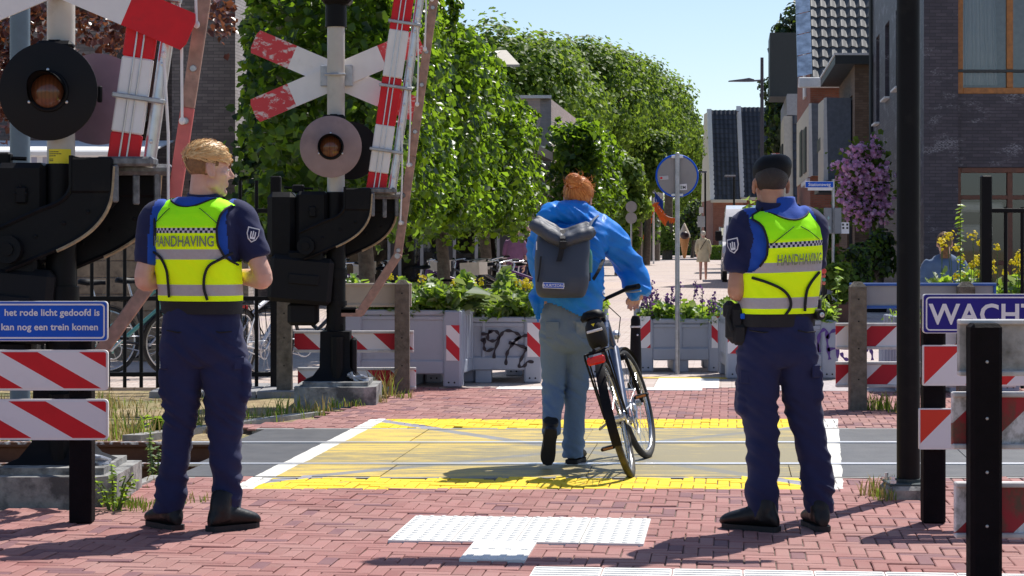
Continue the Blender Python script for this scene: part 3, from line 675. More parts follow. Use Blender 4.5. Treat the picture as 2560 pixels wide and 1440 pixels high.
# pale building glimpsed between the clipped trees
o = Vector((-6, 57, 0)); root = thing("pale_brick_building", "pale pink brick building with tilted awnings between the clipped lime trees", "building", o)
b = MB(); wall(b, o, (1, 0, 0), 6.75, 5.15, [(5.5, 6.2, 2.4, 3.9)], .1); wall(b, o + Vector((7.05, .3, 0)), RD, 14, 5.15); b.quad(o + Vector((6.75, 0, 0)), o + Vector((7.05, .3, 0)), o + Vector((7.05, .3, 5.15)), o + Vector((6.75, 0, 5.15)))
b.quad(o + Vector((0, 0, 5.15)), o + Vector((7, 0, 5.15)), o + Vector((8.4, 14, 5.15)), o + Vector((0, 14, 5.15)))
wall(b, o + Vector((0, .5, 0)), (1, 0, 0), 5.6, 6.3, z0=5.16); b.build("wall", MPALEB, root, world=True)
window(root, o, (1, 0, 0), (5.5, 6.2, 2.4, 3.9), .06, MBROWNF, .06)
b = MB(); b.box(o + Vector((3.4, 0, 5.19)), (7.3, .25, .08)); b.build("roof_edge", MWHITEP, root, world=True)
for (x, z, w_) in ((5.35, 6.15, 1.7), (6.5, 3.7, .9)):
    b = MB(); c = o + Vector((x, -.6, z)); b.add([c + Vector(v) for v in ((-w_ / 2, .5, .28), (w_ / 2 - .35, .5, .28), (w_ / 2, -.7, -.2), (-w_ / 2, -.7, -.2), (-w_ / 2, .5, .24), (w_ / 2 - .35, .5, .24), (w_ / 2, -.7, -.26), (-w_ / 2, -.7, -.26))], [(0, 3, 2, 1), (4, 5, 6, 7), (2, 3, 7, 6), (1, 2, 6, 5)]); b.build("awning", MCREAM, root, world=True)
# ---------------------------------------------------------------- trees and plants
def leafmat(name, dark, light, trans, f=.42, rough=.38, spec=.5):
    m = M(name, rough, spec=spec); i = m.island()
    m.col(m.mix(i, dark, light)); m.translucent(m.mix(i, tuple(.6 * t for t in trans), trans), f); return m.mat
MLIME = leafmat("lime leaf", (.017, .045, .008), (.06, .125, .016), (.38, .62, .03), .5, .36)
MLIMED = leafmat("lime leaf shade", (.014, .036, .008), (.042, .09, .014), (.20, .36, .02), .38, .34)  # darker copy of the lime leaf, shading the crown core by its colour
MTREE = leafmat("tree leaf", (.05, .10, .015), (.11, .19, .03), (.30, .46, .04), .45, .5, .3)
MTREEL = leafmat("light tree leaf", (.08, .14, .02), (.17, .25, .04), (.40, .55, .06), .45, .5, .3)
MDARKL = leafmat("dark evergreen leaf", (.014, .03, .012), (.035, .06, .02), (.06, .1, .02), .25, .5)
MBEECH = leafmat("copper beech leaf", (.04, .012, .016), (.10, .04, .04), (.32, .10, .03), .32, .3)
MPLANT = leafmat("garden leaf", (.06, .13, .015), (.16, .30, .035), (.50, .72, .06), .5, .4)
MPLANT2 = leafmat("grey green leaf", (.10, .16, .06), (.22, .30, .13), (.35, .45, .12), .4, .45)
MBARK = mk("grey brown bark", (.10, .075, .055), .9, var=.4, scale=18, bump=.8, dirt=(.16, .15, .11))
MPINKF = leafmat("pink blossom", (.95, .42, .78), (1.0, .74, .95), (1, .6, .9), .35, .6, .2)
MYELF = leafmat("yellow blossom", (.75, .55, .01), (.85, .70, .03), (.9, .75, .03), .35, .6, .2)
MPURPF = leafmat("purple blossom", (.10, .035, .16), (.22, .09, .30), (.25, .1, .35), .3, .6, .2)
MSTEM = mk("green stem", (.07, .12, .03), .7, var=.3)
MDRYG = leafmat("dry grass", (.30, .22, .08), (.48, .38, .16), (.5, .4, .15), .3, .7, .1)
MGRASS = leafmat("green grass", (.07, .14, .02), (.17, .28, .04), (.35, .5, .05), .4, .6, .2)
def lump(p, sc_, seed):                       # smooth pseudo-noise for numpy points
    r = np.random.default_rng(seed); s = 0
    for k in range(7): d = r.normal(size=3); d *= sc_ * (1 + .5 * k) / np.linalg.norm(d); s = s + np.sin(p @ d + r.uniform(0, 6.3)) / (1 + .35 * k)
    return s / 2.6
def clipped_tree(name, label, x0, y0, w_, L, z0, z1, n, trunk_t, seed, size=.10, group=None, tx=None):
    """Pleached lime: a clipped box crown running along the road, near face at y0."""
    r = np.random.default_rng(seed); base = Vector((x0 + w_ / 2 + KX * L * trunk_t, y0 + L * trunk_t, 0))
    if tx is not None: base.x = tx
    root = thing(name, label, "tree", base, 0, group)
    hz = z1 - z0; areas = np.array([w_ * hz, L * hz, w_ * L, L * hz * .25, w_ * L * .5, w_ * hz * .4]); k = r.choice(6, n, p=areas / areas.sum())
    a, b_ = r.random(n), r.random(n); dep = np.minimum(r.exponential(.27, n), .85)
    u = np.where(k == 0, a * w_, np.where(k == 1, w_ - dep, np.where(k == 3, dep, a * w_)))
    v = np.where(k == 0, dep, np.where(k == 5, L - dep, b_ * L)); z = np.where(k == 2, hz - dep, np.where(k == 4, dep, np.where((k == 0) | (k == 5), b_ * hz, a * hz)))
    P_ = np.stack([u, v, z], 1); N_ = np.zeros((n, 3)); N_[k == 0] = (0, -1, .35); N_[k == 1] = (1, -.1, .35); N_[k == 2] = (0, 0, 1); N_[k == 3] = (-1, 0, .3); N_[k == 4] = (0, 0, -.3); N_[k == 5] = (0, 1, .3)
    q = P_ - np.array([w_ / 2, L / 2, hz / 2]); h = np.array([w_ / 2, L / 2, hz / 2])
    rr = .9; over = np.maximum(np.abs(q) - (h - rr), 0); ln = np.linalg.norm(over, axis=1); fac = np.where(ln > rr, rr / np.maximum(ln, 1e-6), 1)[:, None]
    q = np.sign(q) * np.minimum(np.abs(q), (h - rr) + over * fac) if True else q
    P_ = q + np.array([w_ / 2, L / 2, hz / 2]); d = lump(P_, 2.2, seed) * .26 + lump(P_, 6, seed + 9) * .20
    P_ += N_ / np.linalg.norm(N_, axis=1, keepdims=True) * d[:, None]
    keep = (lump(P_, 3.4, seed + 3) + r.normal(size=n) * .4 > -.55) & (lump(P_, 7, seed + 21) + r.normal(size=n) * .35 > -.5); keep &= (dep > .16) | (lump(P_, 5.2, seed + 31) + r.normal(size=n) * .3 > .12); P_, N_ = P_[keep], N_[keep]; n = len(P_)
    N_ = N_ + r.normal(size=(n, 3)) * .55; N_[:, 2] += .25
    P_[:, 0] += KX * P_[:, 1] + x0; P_[:, 1] += y0; P_[:, 2] += z0
    kk = int(w_ * L * hz * 75); C_ = np.stack([r.uniform(.3, w_ - .25, kk), r.uniform(.3, L - .3, kk), r.uniform(.25, hz - .3, kk)], 1); C_[:, 0] += KX * C_[:, 1] + x0; C_[:, 1] += y0; C_[:, 2] += z0  # inner leaves, big and all dark, added to block sun and darken gaps
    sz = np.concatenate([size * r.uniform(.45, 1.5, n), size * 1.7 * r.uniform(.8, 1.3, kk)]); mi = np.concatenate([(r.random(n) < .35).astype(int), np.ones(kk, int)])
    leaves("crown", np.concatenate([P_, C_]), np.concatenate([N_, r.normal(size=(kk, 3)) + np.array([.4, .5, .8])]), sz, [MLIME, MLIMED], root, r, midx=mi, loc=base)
    b = MB(); limb(b, [base, base + Vector((.03, .02, z0 * .6)), base + Vector((-.02, 0, z0 + .4)), base + Vector((0, 0, z1 - .5))], [.13, .105, .09, .04], 12)
    for i in range(7):
        zz = z0 + .2 + hz * .8 * i / 7; s = -1 if i % 2 else 1
        b.tube(smooth_path([base + Vector((0, 0, zz)), base + Vector((KX * s * L * .2 + .1 * s, s * L * .22, zz + .25)), base + Vector((KX * s * L * .4, s * L * .42, zz + .3))], 3), [.035] * 4 + [.02] * 3, 6)
    b.build("trunk", MBARK, root, smooth=50, world=True)
    return root
gl = "clipped lime trees along the street"
clipped_tree("lime_tree", "nearest clipped lime tree with dark shaded face behind the far crossing barrier", -3.25, 24, 2.0, 5.6, 1.5, 4.75, 21000, .62, 11, .095, gl)
clipped_tree("lime_tree", "clipped lime tree between the nearest one and the one over the bicycles", -2.55, 30.7, 2.0, 5.0, 1.45, 4.6, 17000, .8, 12, .095, gl)
clipped_tree("lime_tree", "clipped lime tree above the parked bicycles beside the blue jacket", -1.9, 36.6, 2.0, 5.2, 1.45, 4.1, 17000, .6, 13, .10, gl, tx=-.5)
clipped_tree("lime_tree", "rounded clipped lime tree standing alone with dark face above the jacket hood", .75, 52, 1.45, 9, 1.6, 4.35, 13000, .4, 14, .13, gl)
def crown_points(r, n, c, rad, clumps, cr, seed, flat=.0):
    cc = r.normal(size=(clumps, 3)); cc /= np.linalg.norm(cc, axis=1, keepdims=True); cc[:, 2] = np.where(cc[:, 2] < -.75, -cc[:, 2], cc[:, 2])
    cc *= r.uniform(.55, 1.0, (clumps, 1)); k = r.integers(0, clumps, n); d = r.normal(size=(n, 3)); d /= np.linalg.norm(d, axis=1, keepdims=True)
    s = cr * r.uniform(.7, 1.25, clumps)
    P_ = cc[k] * np.array(rad) + d * (s[k] * r.uniform(.55, 1.08, n))[:, None] * np.array([1, 1, .85])
    return P_ + np.array(c), d + cc[k] * .5 + np.array([0, 0, .3])
def tree(name, label, x, y, h, rad, n, size, mats, seed, clumps=60, group=None, z0=None, cat="tree", split=.5):
    r = np.random.default_rng(seed); base = Vector((x, y, 0)); root = thing(name, label, cat, base, 0, group)
    zc = h - rad[2]; cr = min(rad) * .36; P_, N_ = crown_points(r, n, (x, y, zc), tuple(q - cr for q in rad), clumps, cr, seed)
    N_ = N_ + r.normal(size=N_.shape) * .45; ok = P_[:, 2] > .15; P_, N_ = P_[ok], N_[ok]; n = len(P_)
    leaves("crown", P_, N_, size * r.uniform(.6, 1.3, n), mats, root, r, midx=(r.random(n) < split).astype(int) if len(mats) > 1 else None, loc=base)
    b = MB(); tr = max(.05, h * .022); limb(b, [base, base + Vector((.1, 0, zc * .5)), base + Vector((-.1, .1, zc)), base + Vector((0, 0, h - rad[2] * .5))], [tr * 1.3, tr, tr * .8, tr * .3], 8, 3)
    for i in range(6):
        a = i * 1.1 + seed; q = base + Vector((0, 0, zc * (.7 + .08 * i)))
        b.tube([q, q + Vector((math.cos(a) * rad[0] * .35, math.sin(a) * rad[1] * .35, rad[2] * .25)), q + Vector((math.cos(a) * rad[0] * .65, math.sin(a) * rad[1] * .65, rad[2] * .4))], [tr * .5, tr * .35, tr * .15], 6)
    b.build("trunk", MBARK, root, smooth=50, world=True); return root
gt = "tall trees along the street"
for i, (px, top, d, rx, rz, lab) in enumerate([(1262, 62, 88, 4.6, 5.2, "tallest street tree rising behind the first clipped limes"), (1375, 128, 100, 4.3, 5.4, "big round street tree second along the avenue"),
        (1490, 126, 116, 3.7, 4.4, "broad street tree with bumpy top at the middle of the avenue"), (1590, 180, 132, 4.4, 4.7, "street tree on the falling crown line of the avenue"),
        (1668, 246, 150, 3.1, 4.3, "last big street tree behind the round sign"), (1435, 118, 108, 4.4, 4.4, "full street tree filling the avenue between its second and broadest crowns"), (1548, 150, 124, 4.2, 4.4, "full street tree right of the bumpy topped one"), (1636, 215, 142, 3.6, 4.0, "street tree low on the sloping crown line near the flag"), (1320, 92, 94, 4.4, 4.6, "leafy street tree beside the tallest one"), (1545, 350, 84, 1.7, 2.2, "lower bright street tree beside the lone clipped lime"), (1615, 300, 118, 2.2, 2.6, "middle sized bright street tree left of the round sign")]):
    h = CH + (HY - top) * d / F + (.0105 * d if i < 9 else 0); tree("street_tree", lab, X(px, d), d, h, (rx, rx, rz), 14000, .22 if i < 9 else .20, [MTREE, MTREEL], 30 + i, 48, gt, split=.5 if i > 8 else .3)
tree("birch_tree", "wispy pale birch behind the far mansard houses", X(1738, 175), 175, CH + 320 * 175 / F, (3.4, 3.4, 5.5), 5000, .24, [MTREEL], 41, 70)
tree("conifer", "tall dark conifer beside the grey modern house", X(1990, 108), 108, 14.2, (1.9, 1.9, 5.8), 7000, .26, [MDARKL, MTREE], 42, 70, split=.25)
tree("conifer", "lower dark conifer between lamp post and modern house", X(1950, 125), 125, CH + 410 * 125 / F, (1.2, 1.2, 5.0), 4500, .26, [MDARKL, MTREE], 43, 50, split=.3)
tree("shrub_tree", "green leafy tree under the dark conifers by the red houses", X(1935, 128), 128, CH + 200 * 128 / F, (1.2, 1.2, 2.4), 2500, .24, [MTREE, MTREEL], 44, 40)
# far bushes and hedge
for i, (px, y0, y1, d, hw, lab, ms) in enumerate([(1640, 535, 600, 150, 1.7, "round light green bush under the flag pole", [MTREEL]), (1730, 480, 610, 165, 1.5, "dark clipped yew bush right of the round sign pole", [MDARKL, MTREE]),
        (1600, 470, 600, 135, 1.6, "dark leafy bush left of the flag pole", [MTREE, MDARKL]), (1675, 470, 560, 180, 2.6, "loose bush behind the flag pole bunting", [MTREEL, MTREE]), (1560, 540, 630, 118, 1.2, "small bush at the end of the clipped limes", [MTREE, MTREEL])]):
    h = CH + (HY - y0) * d / F; rz = h * .5; tree("bush", lab, X(px, d), d, h, (hw, hw, rz), 2600, .2, ms, 50 + i, 40, cat="bush", split=.4)
def hedge(label, xa, xb, y, dep, h, n, seed, mats, size=.13, name="hedge"):
    r = np.random.default_rng(seed); P_ = r.random((n, 3)) * np.array([xb - xa, dep, h]); k = r.integers(0, 3, n); N_ = np.zeros((n, 3))
    P_[k == 0, 1] = r.exponential(.05, (k == 0).sum()); N_[k == 0] = (0, -1, .3); P_[k == 1, 2] = h - r.exponential(.05, (k == 1).sum()); N_[k == 1] = (0, 0, 1); N_[k == 2] = (.3, -.5, .5)
    P_ += np.array([xa, y, 0]); P_[:, 2] = np.maximum(P_[:, 2] + lump(P_, 1.5, seed) * .07, .03); N_ = N_ + r.normal(size=(n, 3)) * .4
    o = leaves(name, P_, N_, size * r.uniform(.6, 1.3, n), mats, None, r, midx=(r.random(n) < .4).astype(int) if len(mats) > 1 else None, loc=(xa, y, 0)); o.location = (xa, y, 0); return tag(o, label, "hedge")
hedge("low clipped hedge across the end of the pale street", X(1575, 190), X(1752, 190), 190, 1.4, 1.25, 6000, 61, [MTREE, MDARKL], .16)
hedge("small bright hedge in front of the far mansard houses", X(1750, 149), X(1850, 149), 147, .9, .95, 2500, 62, [MTREEL, MPLANT], .14)
# copper beech hanging over the near barrier
root = thing("copper_beech", "copper beech with purple brown leaves in front of the brick shop building", "tree", (-9.6, 33, 0))
r = np.random.default_rng(70); Ps, Ns = [], []
for (px, py, rx, rz, n) in ((25, 110, 75, 95, 700), (10, 250, 45, 70, 420), (95, 40, 70, 60, 420), (230, 45, 90, 55, 420), (330, 30, 70, 45, 260), (545, 30, 28, 55, 260), (60, 190, 50, 60, 240), (-120, 100, 120, 160, 900), (150, 180, 60, 60, 200), (265, 110, 50, 25, 120)):
    c = P(px, py, 33); s = 33 / F; n = int(n * .55); q = r.normal(size=(n, 3)) * np.array([rx * s * .55, .5, rz * s * .55]); Ps.append(q + np.array(c)); Ns.append(r.normal(size=(n, 3)) * .7 + np.array([.2, -.4, .7]))
Pn, Nn = np.concatenate(Ps), np.concatenate(Ns); leaves("crown", Pn, Nn, .105 * r.uniform(.7, 1.3, len(Pn)), MBEECH, root, r, loc=root.location)
b = MB(); q = Vector((-9.6, 33, 0)); limb(b, [q, q + Vector((.1, 0, 2)), q + Vector((0, .1, 4.5)), q + Vector((.2, 0, 6))], [.2, .16, .12, .05], 10)
for px, py in ((25, 110), (95, 40), (230, 45), (330, 30), (545, 30), (10, 250)):
    e = P(px, py, 33); b.tube(smooth_path([q + Vector((.05, 0, 3.2)), (q + e) / 2 + Vector((0, 0, 2.4)), e], 4), [.06] * 3 + [.04] * 3 + [.02] * 3, 6)
b.build("trunk", MBARK, root, smooth=50, world=True)
# ivy on the end of the dark wall
r = np.random.default_rng(71); n = 5200; xa, xb = X(560, 40.4), X(800, 40.4)
P_ = np.stack([xa + (xb - xa) * r.beta(1.4, 1, n), 40.6 - r.exponential(.18, n), 1.2 + 5 * r.random(n)], 1); keep = (P_[:, 0] - xa) / (xb - xa) + lump(P_, 1.6, 5) * .35 > .22; P_ = P_[keep]; n = len(P_)
N_ = r.normal(size=(n, 3)) * .4 + np.array([.1, -1, .5]); o = leaves("ivy_plant", P_, N_, .15 * r.uniform(.6, 1.3, n), [MLIMED, MDARKL], None, r, midx=(r.random(n) < .3).astype(int), loc=(xa, 40.6, 0)); o.location = (xa, 40.6, 0); tag(o, "dark ivy climbing the end of the brown brick wall", "ivy")
# weeds and dry grass
def blades(name, label, spots, mats, seed, stuff=True):
    r = np.random.default_rng(seed); vs, fs, mi = [], [], []
    for (x, y, z, rad, h, n, dry) in spots:
        for _ in range(n):
            a, d = r.uniform(0, 6.28), rad * math.sqrt(r.random()); px, py = x + math.cos(a) * d, y + math.sin(a) * d; t = r.uniform(0, 6.28); hh = h * r.uniform(.4, 1.2); ln = hh * r.uniform(.1, .7); w2 = .0035 + hh * .012
            dx, dy = math.cos(t), math.sin(t); k = len(vs)
            vs += [(px - dy * w2, py + dx * w2, z), (px + dy * w2, py - dx * w2, z), (px + dx * ln * .35 + dy * w2 * .8, py + dy * ln * .35 - dx * w2 * .8, z + hh * .6), (px + dx * ln * .35 - dy * w2 * .8, py + dy * ln * .35 + dx * w2 * .8, z + hh * .6), (px + dx * ln, py + dy * ln, z + hh * .95)]
            fs += [(k, k + 1, k + 2, k + 3), (k + 3, k + 2, k + 4)]; mi += [int(r.random() > dry)] * 2
    b = MB(); b.v, b.f, b.m = vs, fs, mi; o = b.build(name, mats); return tag(o, label, "grass", kind="stuff" if stuff else None)
rr = random.Random(9); sp = []
for _ in range(130): x, y = rr.uniform(-5, -2.7), rr.uniform(15.1, 18.9); sp.append((x, y, -.045, .18, rr.choice((.06, .08, .14)), 22, .82))
for _ in range(40): x = rr.uniform(-2.9, -1.5); y = 15.1 + (x + 2.75) * 1.75 + rr.uniform(-.1, .5); sp.append((x, y, -.04, .12, rr.choice((.07, .1, .2)), 14, .5))
blades("dry_grass", "dry grass and weeds on the bank beside the track", sp, [MDRYG, MGRASS], 80)
sp = [(G(300, 1262).x, 11.12, 0, .1, .06, 60, .15), (G(340, 1268).x, 11.0, 0, .16, .05, 90, .2), (G(400, 1262).x, 11.1, 0, .14, .05, 60, .2), (G(370, 1215).x, 12.1, -.05, .25, .11, 40, .7), (-2.3, 12.2, -.05, .2, .12, 50, .6), (-2.8, 12.1, -.05, .3, .09, 60, .6),
      (G(470, 1250).x, 11.3, 0, .12, .05, 40, .3), (G(2190, 1238).x, 11.55, 0, .1, .11, 70, .75), (G(2215, 1252).x, 11.35, 0, .07, .07, 40, .6), (G(2185, 1022).x, 17.4, 0, .12, .16, 60, .15), (G(2250, 1030).x, 17.1, 0, .12, .12, 50, .3),
      (G(930, 1005).x, 18.2, 0, .14, .08, 70, .9), (G(960, 985).x, 18.9, 0, .14, .25, 50, .85), (G(885, 1015).x, 17.75, 0, .1, .07, 40, .5), (G(840, 1018).x, 17.6, 0, .06, .1, 30, .2), (G(700, 1030).x, 17, -.04, .3, .12, 60, .4), (G(1010, 995).x, 18.7, 0, .1, .08, 40, .6)]
blades("pavement_weeds", "tufts of weeds growing out of the paving joints", sp, [MDRYG, MGRASS], 81)
# small leafy weeds: by the near base, between the rails
def stem_plant(name, label, x, y, z, h, n, seed, mats, size, cat="plant", fl=None, group=None, lean=.15):
    r = np.random.default_rng(seed); base = Vector((x, y, z)); root = thing(name, label, cat, base, 0, group); b = MB(); Pl, Nl, Pf, Nf = [], [], [], []
    for i in range(n):
        a = r.uniform(0, 6.28); hh = h * r.uniform(.65, 1.1); e = base + Vector((math.cos(a) * hh * lean * r.uniform(.3, 1.6), math.sin(a) * hh * lean, hh)); q0 = base + Vector((math.cos(a) * .03, math.sin(a) * .03, 0))
        b.tube([q0, (q0 + e) / 2 + Vector((.0, 0, .04)), e], [.006, .005, .003], 5)
        for t in np.linspace(.2, .97, max(4, int(hh / size * 1.6))):
            c = q0.lerp(e, t); d = r.normal(size=3); d[2] = abs(d[2]) * .5; d /= np.linalg.norm(d); Pl.append(np.array(c) + d * size * .4); Nl.append(d * .4 + np.array([0, 0, .8]))
        if fl:
            for _ in range(12): d = r.normal(size=3) * np.array([.022, .022, .02]); Pf.append(np.array(e) + d); Nf.append(d * 20 + np.array([0, -.3, .5]))
    b.build("stem", MSTEM, root, world=True); leaves("foliage", np.array(Pl), np.array(Nl), size * r.uniform(.6, 1.2, len(Pl)), mats, root, r, loc=base, asp=1.9)
    if fl: leaves("blossom", np.array(Pf), np.array(Nf), .03 * r.uniform(.7, 1.3, len(Pf)), fl, root, r, loc=base, asp=1)
    return root
stem_plant("leafy_weed", "spindly green weed growing beside the near rail", X(392, 12.9), 12.9, -.24, .48, 3, 90, MPLANT2, .03)
stem_plant("leafy_weed", "leafy weed sprouting from the near concrete base", X(285, 10.95), 10.95, 0, .2, 7, 91, MPLANT, .03, lean=.7)
stem_plant("leafy_weed", "broad leaved weed on the bank beside the officer in the fair hair", X(405, 15.6), 15.6, -.04, .14, 6, 92, MPLANT, .06, lean=.5)
# ---------------------------------------------------------------- crossing equipment
MBLK = mk("black painted steel", (.006, .006, .0075), .5, spec=.16, var=.25, scale=7, bump=.08, dirt=(.018, .017, .016), dlo=.55, dhi=.8)
MBLKM = mk("matt black", (.008, .008, .010), .65, var=.2, spec=.25)
MPOLE = mk("grey beige pole paint", (.50, .47, .43), .45, var=.06, dirt=(.36, .33, .30), dlo=.6, dhi=.9)
MRED = mk("red paint", (.66, .012, .022), .45, spec=.3, var=.1, dirt=(.48, .02, .025), dlo=.62, dhi=.8)
MWHT = mk("white board paint", (.80, .78, .79), .38, var=.04, dirt=(.60, .58, .57), dlo=.62, dhi=.9, dscale=4)
MALU = mk("aluminium", (.62, .63, .66), .34, .75, var=.12, scale=14)
MCLAMP = mk("dull bare clamp metal", (.16, .16, .17), .5, .4, var=.5, scale=25)
MGALV = mk("galvanised steel", (.42, .43, .45), .4, .6, var=.2, scale=18)
MPINKB = mk("weathered pink brown bar", (.40, .24, .19), .8, var=.25, scale=16, dirt=(.24, .17, .14), dlo=.5, dhi=.7, dscale=10)
MPINKR = mk("faded red bar", (.60, .14, .13), .6, var=.15, scale=10)
MGREYP = mk("faded purple grey disc paint", (.30, .215, .22), .7, var=.14, scale=5, dirt=(.21, .15, .16), dlo=.5, dhi=.8)
MPURP = mk("purple grey disc paint", (.17, .12, .17), .55, var=.12)
MBROWNE = mk("worn bare edge", (.38, .28, .17), .6, var=.3, scale=30)
MYEL = mk("yellow sticker", (.80, .68, .02), .5, var=.04)
MINK = mk("dark print", (.03, .03, .03), .6)
MAMB = M("dull red lamp glass", .12); MAMB.col(MAMB.mix((MAMB.xyz()[0] * 300).sin().ramp(-.4, .8) * .5, (.15, .055, .026), (.07, .032, .018))); MAMB = MAMB.mat
MCONB = mk("weathered concrete", (.33, .325, .31), .9, var=.25, scale=10, bump=.5, dirt=(.10, .10, .10), dlo=.45, dhi=.62)
def faded_red():
    m = M("flaking red paint", .5); n = m.noise(9, 5, .7, sx=1, sz=1.6); m.col(m.mix(n.ramp(.53, .6), (.60, .045, .055), (.70, .58, .58))); return m.mat
MFRED = faded_red()
def stripes(name, k, per, ph, duty=.5, dirty=0, axis=0, red=(.66, .012, .022)):
    """red and white slanted stripes; k = sideways shift per metre of height, in object space"""
    m = M(name, .45, spec=.25); x, y, z = m.xyz(); s = (x + z * k + ph).mod(per).lt(per * duty)
    n = m.noise(5, 6, .7); d = m.noise(14, 5, .7, sz=.6)
    w_ = m.mix(n.ramp(.55, .8) * .3, (.80, .78, .80), (.58, .56, .55)); r_ = m.mix(n.ramp(.5, .8) * .5, red, tuple(.7 * q for q in red))
    c = m.mix(s, w_, r_)
    if dirty: c = m.mix((n * .6 + d * .5).ramp(.50, .64) * dirty, c, (.10, .09, .06))
    m.col(c); return m.mat
def rrect(x0, x1, z0, z1, r, n=4):
    return [(cx + r * math.cos(a), cz + r * math.sin(a)) for cx, cz, a0 in ((x1 - r, z1 - r, 0), (x0 + r, z1 - r, 90), (x0 + r, z0 + r, 180), (x1 - r, z0 + r, 270)) for a in (R(a0 + 90 * i / n) for i in range(n + 1))]
def barrier(name, label, loc, front_mat, back_mat, back_dx, cross_y, red_mat, sticker, zoff=0):
    root = thing(name, label, "barrier", loc, 0, "crossing barriers beside the track")
    B = lambda nm, b, m, s=35, p=None: b.build(nm, m, p or root, smooth=s)
    b = MB(); b.slab([(x * .62 + .02, y * .5) for x, y in ((-.55, -.75), (-.4, -.9), (.4, -.9), (.56, -.72), (.56, .8), (-.55, .8))], -.1, .15)
    b.slab([(x * .50 + .02, y * .42) for x, y in ((-.55, -.8), (.55, -.8), (.55, .8), (-.55, .8))], .15, .185); B("concrete_base", b, MCONB)
    b = MB(); b.rings([[(sx * w_ + .0, sy * d_, z) for sx, sy in ((-1, -1), (1, -1), (1, 1), (-1, 1))] for z, w_, d_ in ((.185, .27, .2), (.22, .19, .17), (.30, .13, .13), (.56, .125, .12), (.60, .125, .12), (.605, .07, .07), (.66, .07, .07))])
    b.tube([(.02, -.13, .2), (.02, -.135, .56)], .055, 10); b.box((.155, -.05, .38), (.05, .14, .34), bev=.02); B("pedestal", b, MBLK)
    b = MB()                                   # cable heap and bolts on the foot
    for i in range(9):
        a = i * .7; b.tube(smooth_path([(.13 + .02 * math.cos(a), -.16 - .02 * i % .06, .20 + .008 * i), (.22 + .03 * math.sin(a * 2), -.2, .235 - .008 * i), (.28, -.12 + .04 * math.cos(a), .20 - .002 * i)], 3), .010, 6)
    B("cable", b, MGALV)
    b = MB(); b.tube([(0, 0, .6), (0, 0, 1.79)], .082, 20); b.tube([(0, 0, 1.05), (0, 0, 1.13)], .098, 20); b.tube([(0, 0, .82), (0, 0, .86)], .094, 20); b.box((.1, -.05, .78), (.16, .03, .06), bev=.008); B("lower_pole", b, MBLK)
    b = MB(); b.tube([(0, 0, 1.79), (0, 0, 3.26)], .075, 24); p = B("pole", b, MPOLE)
    b = MB(); b.tube([(0, 0, 3.2), (0, 0, 3.24), (0, 0, 3.26), (0, 0, 3.4)], [.092, .092, .092, .092], 18); b.box((0.01, 0, 3.62), (.26, .24, .46), bev=.03); b.box((.06, -.13, 3.62), (.1, .03, .34), bev=.01); B("bell_housing", b, MBLK)
    b = MB(); b.box((-.46, .1, 1.5), (.24, .42, .58), bev=.045); b.box((-.2, .08, 1.52), (.27, .36, .55), bev=.03); b.box((-.33, .06, 1.82), (.1, .08, .07), bev=.01); b.tube([(-.45, .06, 1.83), (-.2, .06, 1.82)], .012, 6)
    b.box((-.25, .02, 1.12), (.3, .34, .34), bev=.02); b.box((-.19, -.11, 1.62), (.06, .03, .09), bev=.008)
    for dx, dz in ((-.03, 0), (.03, 0), (0, .04)): b.ell((-.19 + dx, -.128, 1.63 + dz), (.007, .005, .007), 8, 5)
    B("drive_housing", b, MBLK)
    b = MB(); b.box((-.29, -.02, 1.04), (.54, .3, .40), bev=.035, rot=Matrix.Rotation(R(5), 3, 'Y')); b.box((-.26, -.175, 1.045), (.26, .02, .09), bev=.01, rot=Matrix.Rotation(R(5), 3, 'Y')); b.box((-.28, .02, .75), (.26, .2, .2), bev=.03); B("counterweight", b, MBLKM)
    # forked swan neck bracket carrying the boom
    low = smooth_path([(-.26, 0, 1.22), (-.12, 0, 1.275), (.09, 0, 1.37), (.22, 0, 1.466), (.295, 0, 1.595), (.315, 0, 1.78)], 5); top = smooth_path([(-.30, 0, 1.44), (-.103, 0, 1.53), (.03, 0, 1.585), (.085, 0, 1.65), (.09, 0, 1.73), (.09, 0, 1.83)], 5)
    b = MB(); es = []
    for y0, dx, dz in ((-.17, 0, 0), (.10, .2, -.035)):
        q = [(v.x + dx, v.z + dz) for v in low] + [(v.x + dx, v.z + dz) for v in reversed(top)]; b.prism(q, y0, y0 + .035)
        for side in (low, top): b.tube([(v.x + dx, y0 + .0, v.z + dz) for v in side], .014, 6)
        e = MB(); e.tube([(v.x + dx + .007, y0 - .008, v.z + dz - .009) for v in low[8:]], .010, 6); es.append(e)
        for bx, bz in ((.12, 1.66), (.28, 1.66), (.12, 1.79), (.28, 1.79), (.05, 1.47), (-.1, 1.4), (.18, 1.53), (-.2, 1.36)): b.ell((bx + dx, y0 - .004, bz + dz), (.012, .007, .012), 8, 5)
        b.box((.20 + dx, y0 + .02, 1.725 + dz * .5), (.225, .07, .19), bev=.012)
    b.tube([(-.24, -.22, 1.33), (-.2, .14, 1.31)], .075, 14); b.tube([(-.24, -.235, 1.33), (-.24, -.2, 1.33)], .035, 10); b.box((.05, -.02, 1.5), (.1, .2, .03), bev=.01)
    arm = B("boom_bracket", b, MBLK); [B("worn_edge", e, MBROWNE, p=arm) for e in es]
    b = MB(); b.box((.37, -.06, 1.80), (.30, .2, .05), bev=.012); b.box((.42, .03, 1.76), (.36, .12, .06), bev=.02); b.box((.325, -.17, 1.68), (.035, .03, .2), bev=.008); b.box((.52, .0, 1.68), (.035, .03, .2), bev=.008); b.box((.42, -.08, 1.65), (.035, .03, .16), bev=.006); B("boom_clamp", b, MCLAMP)
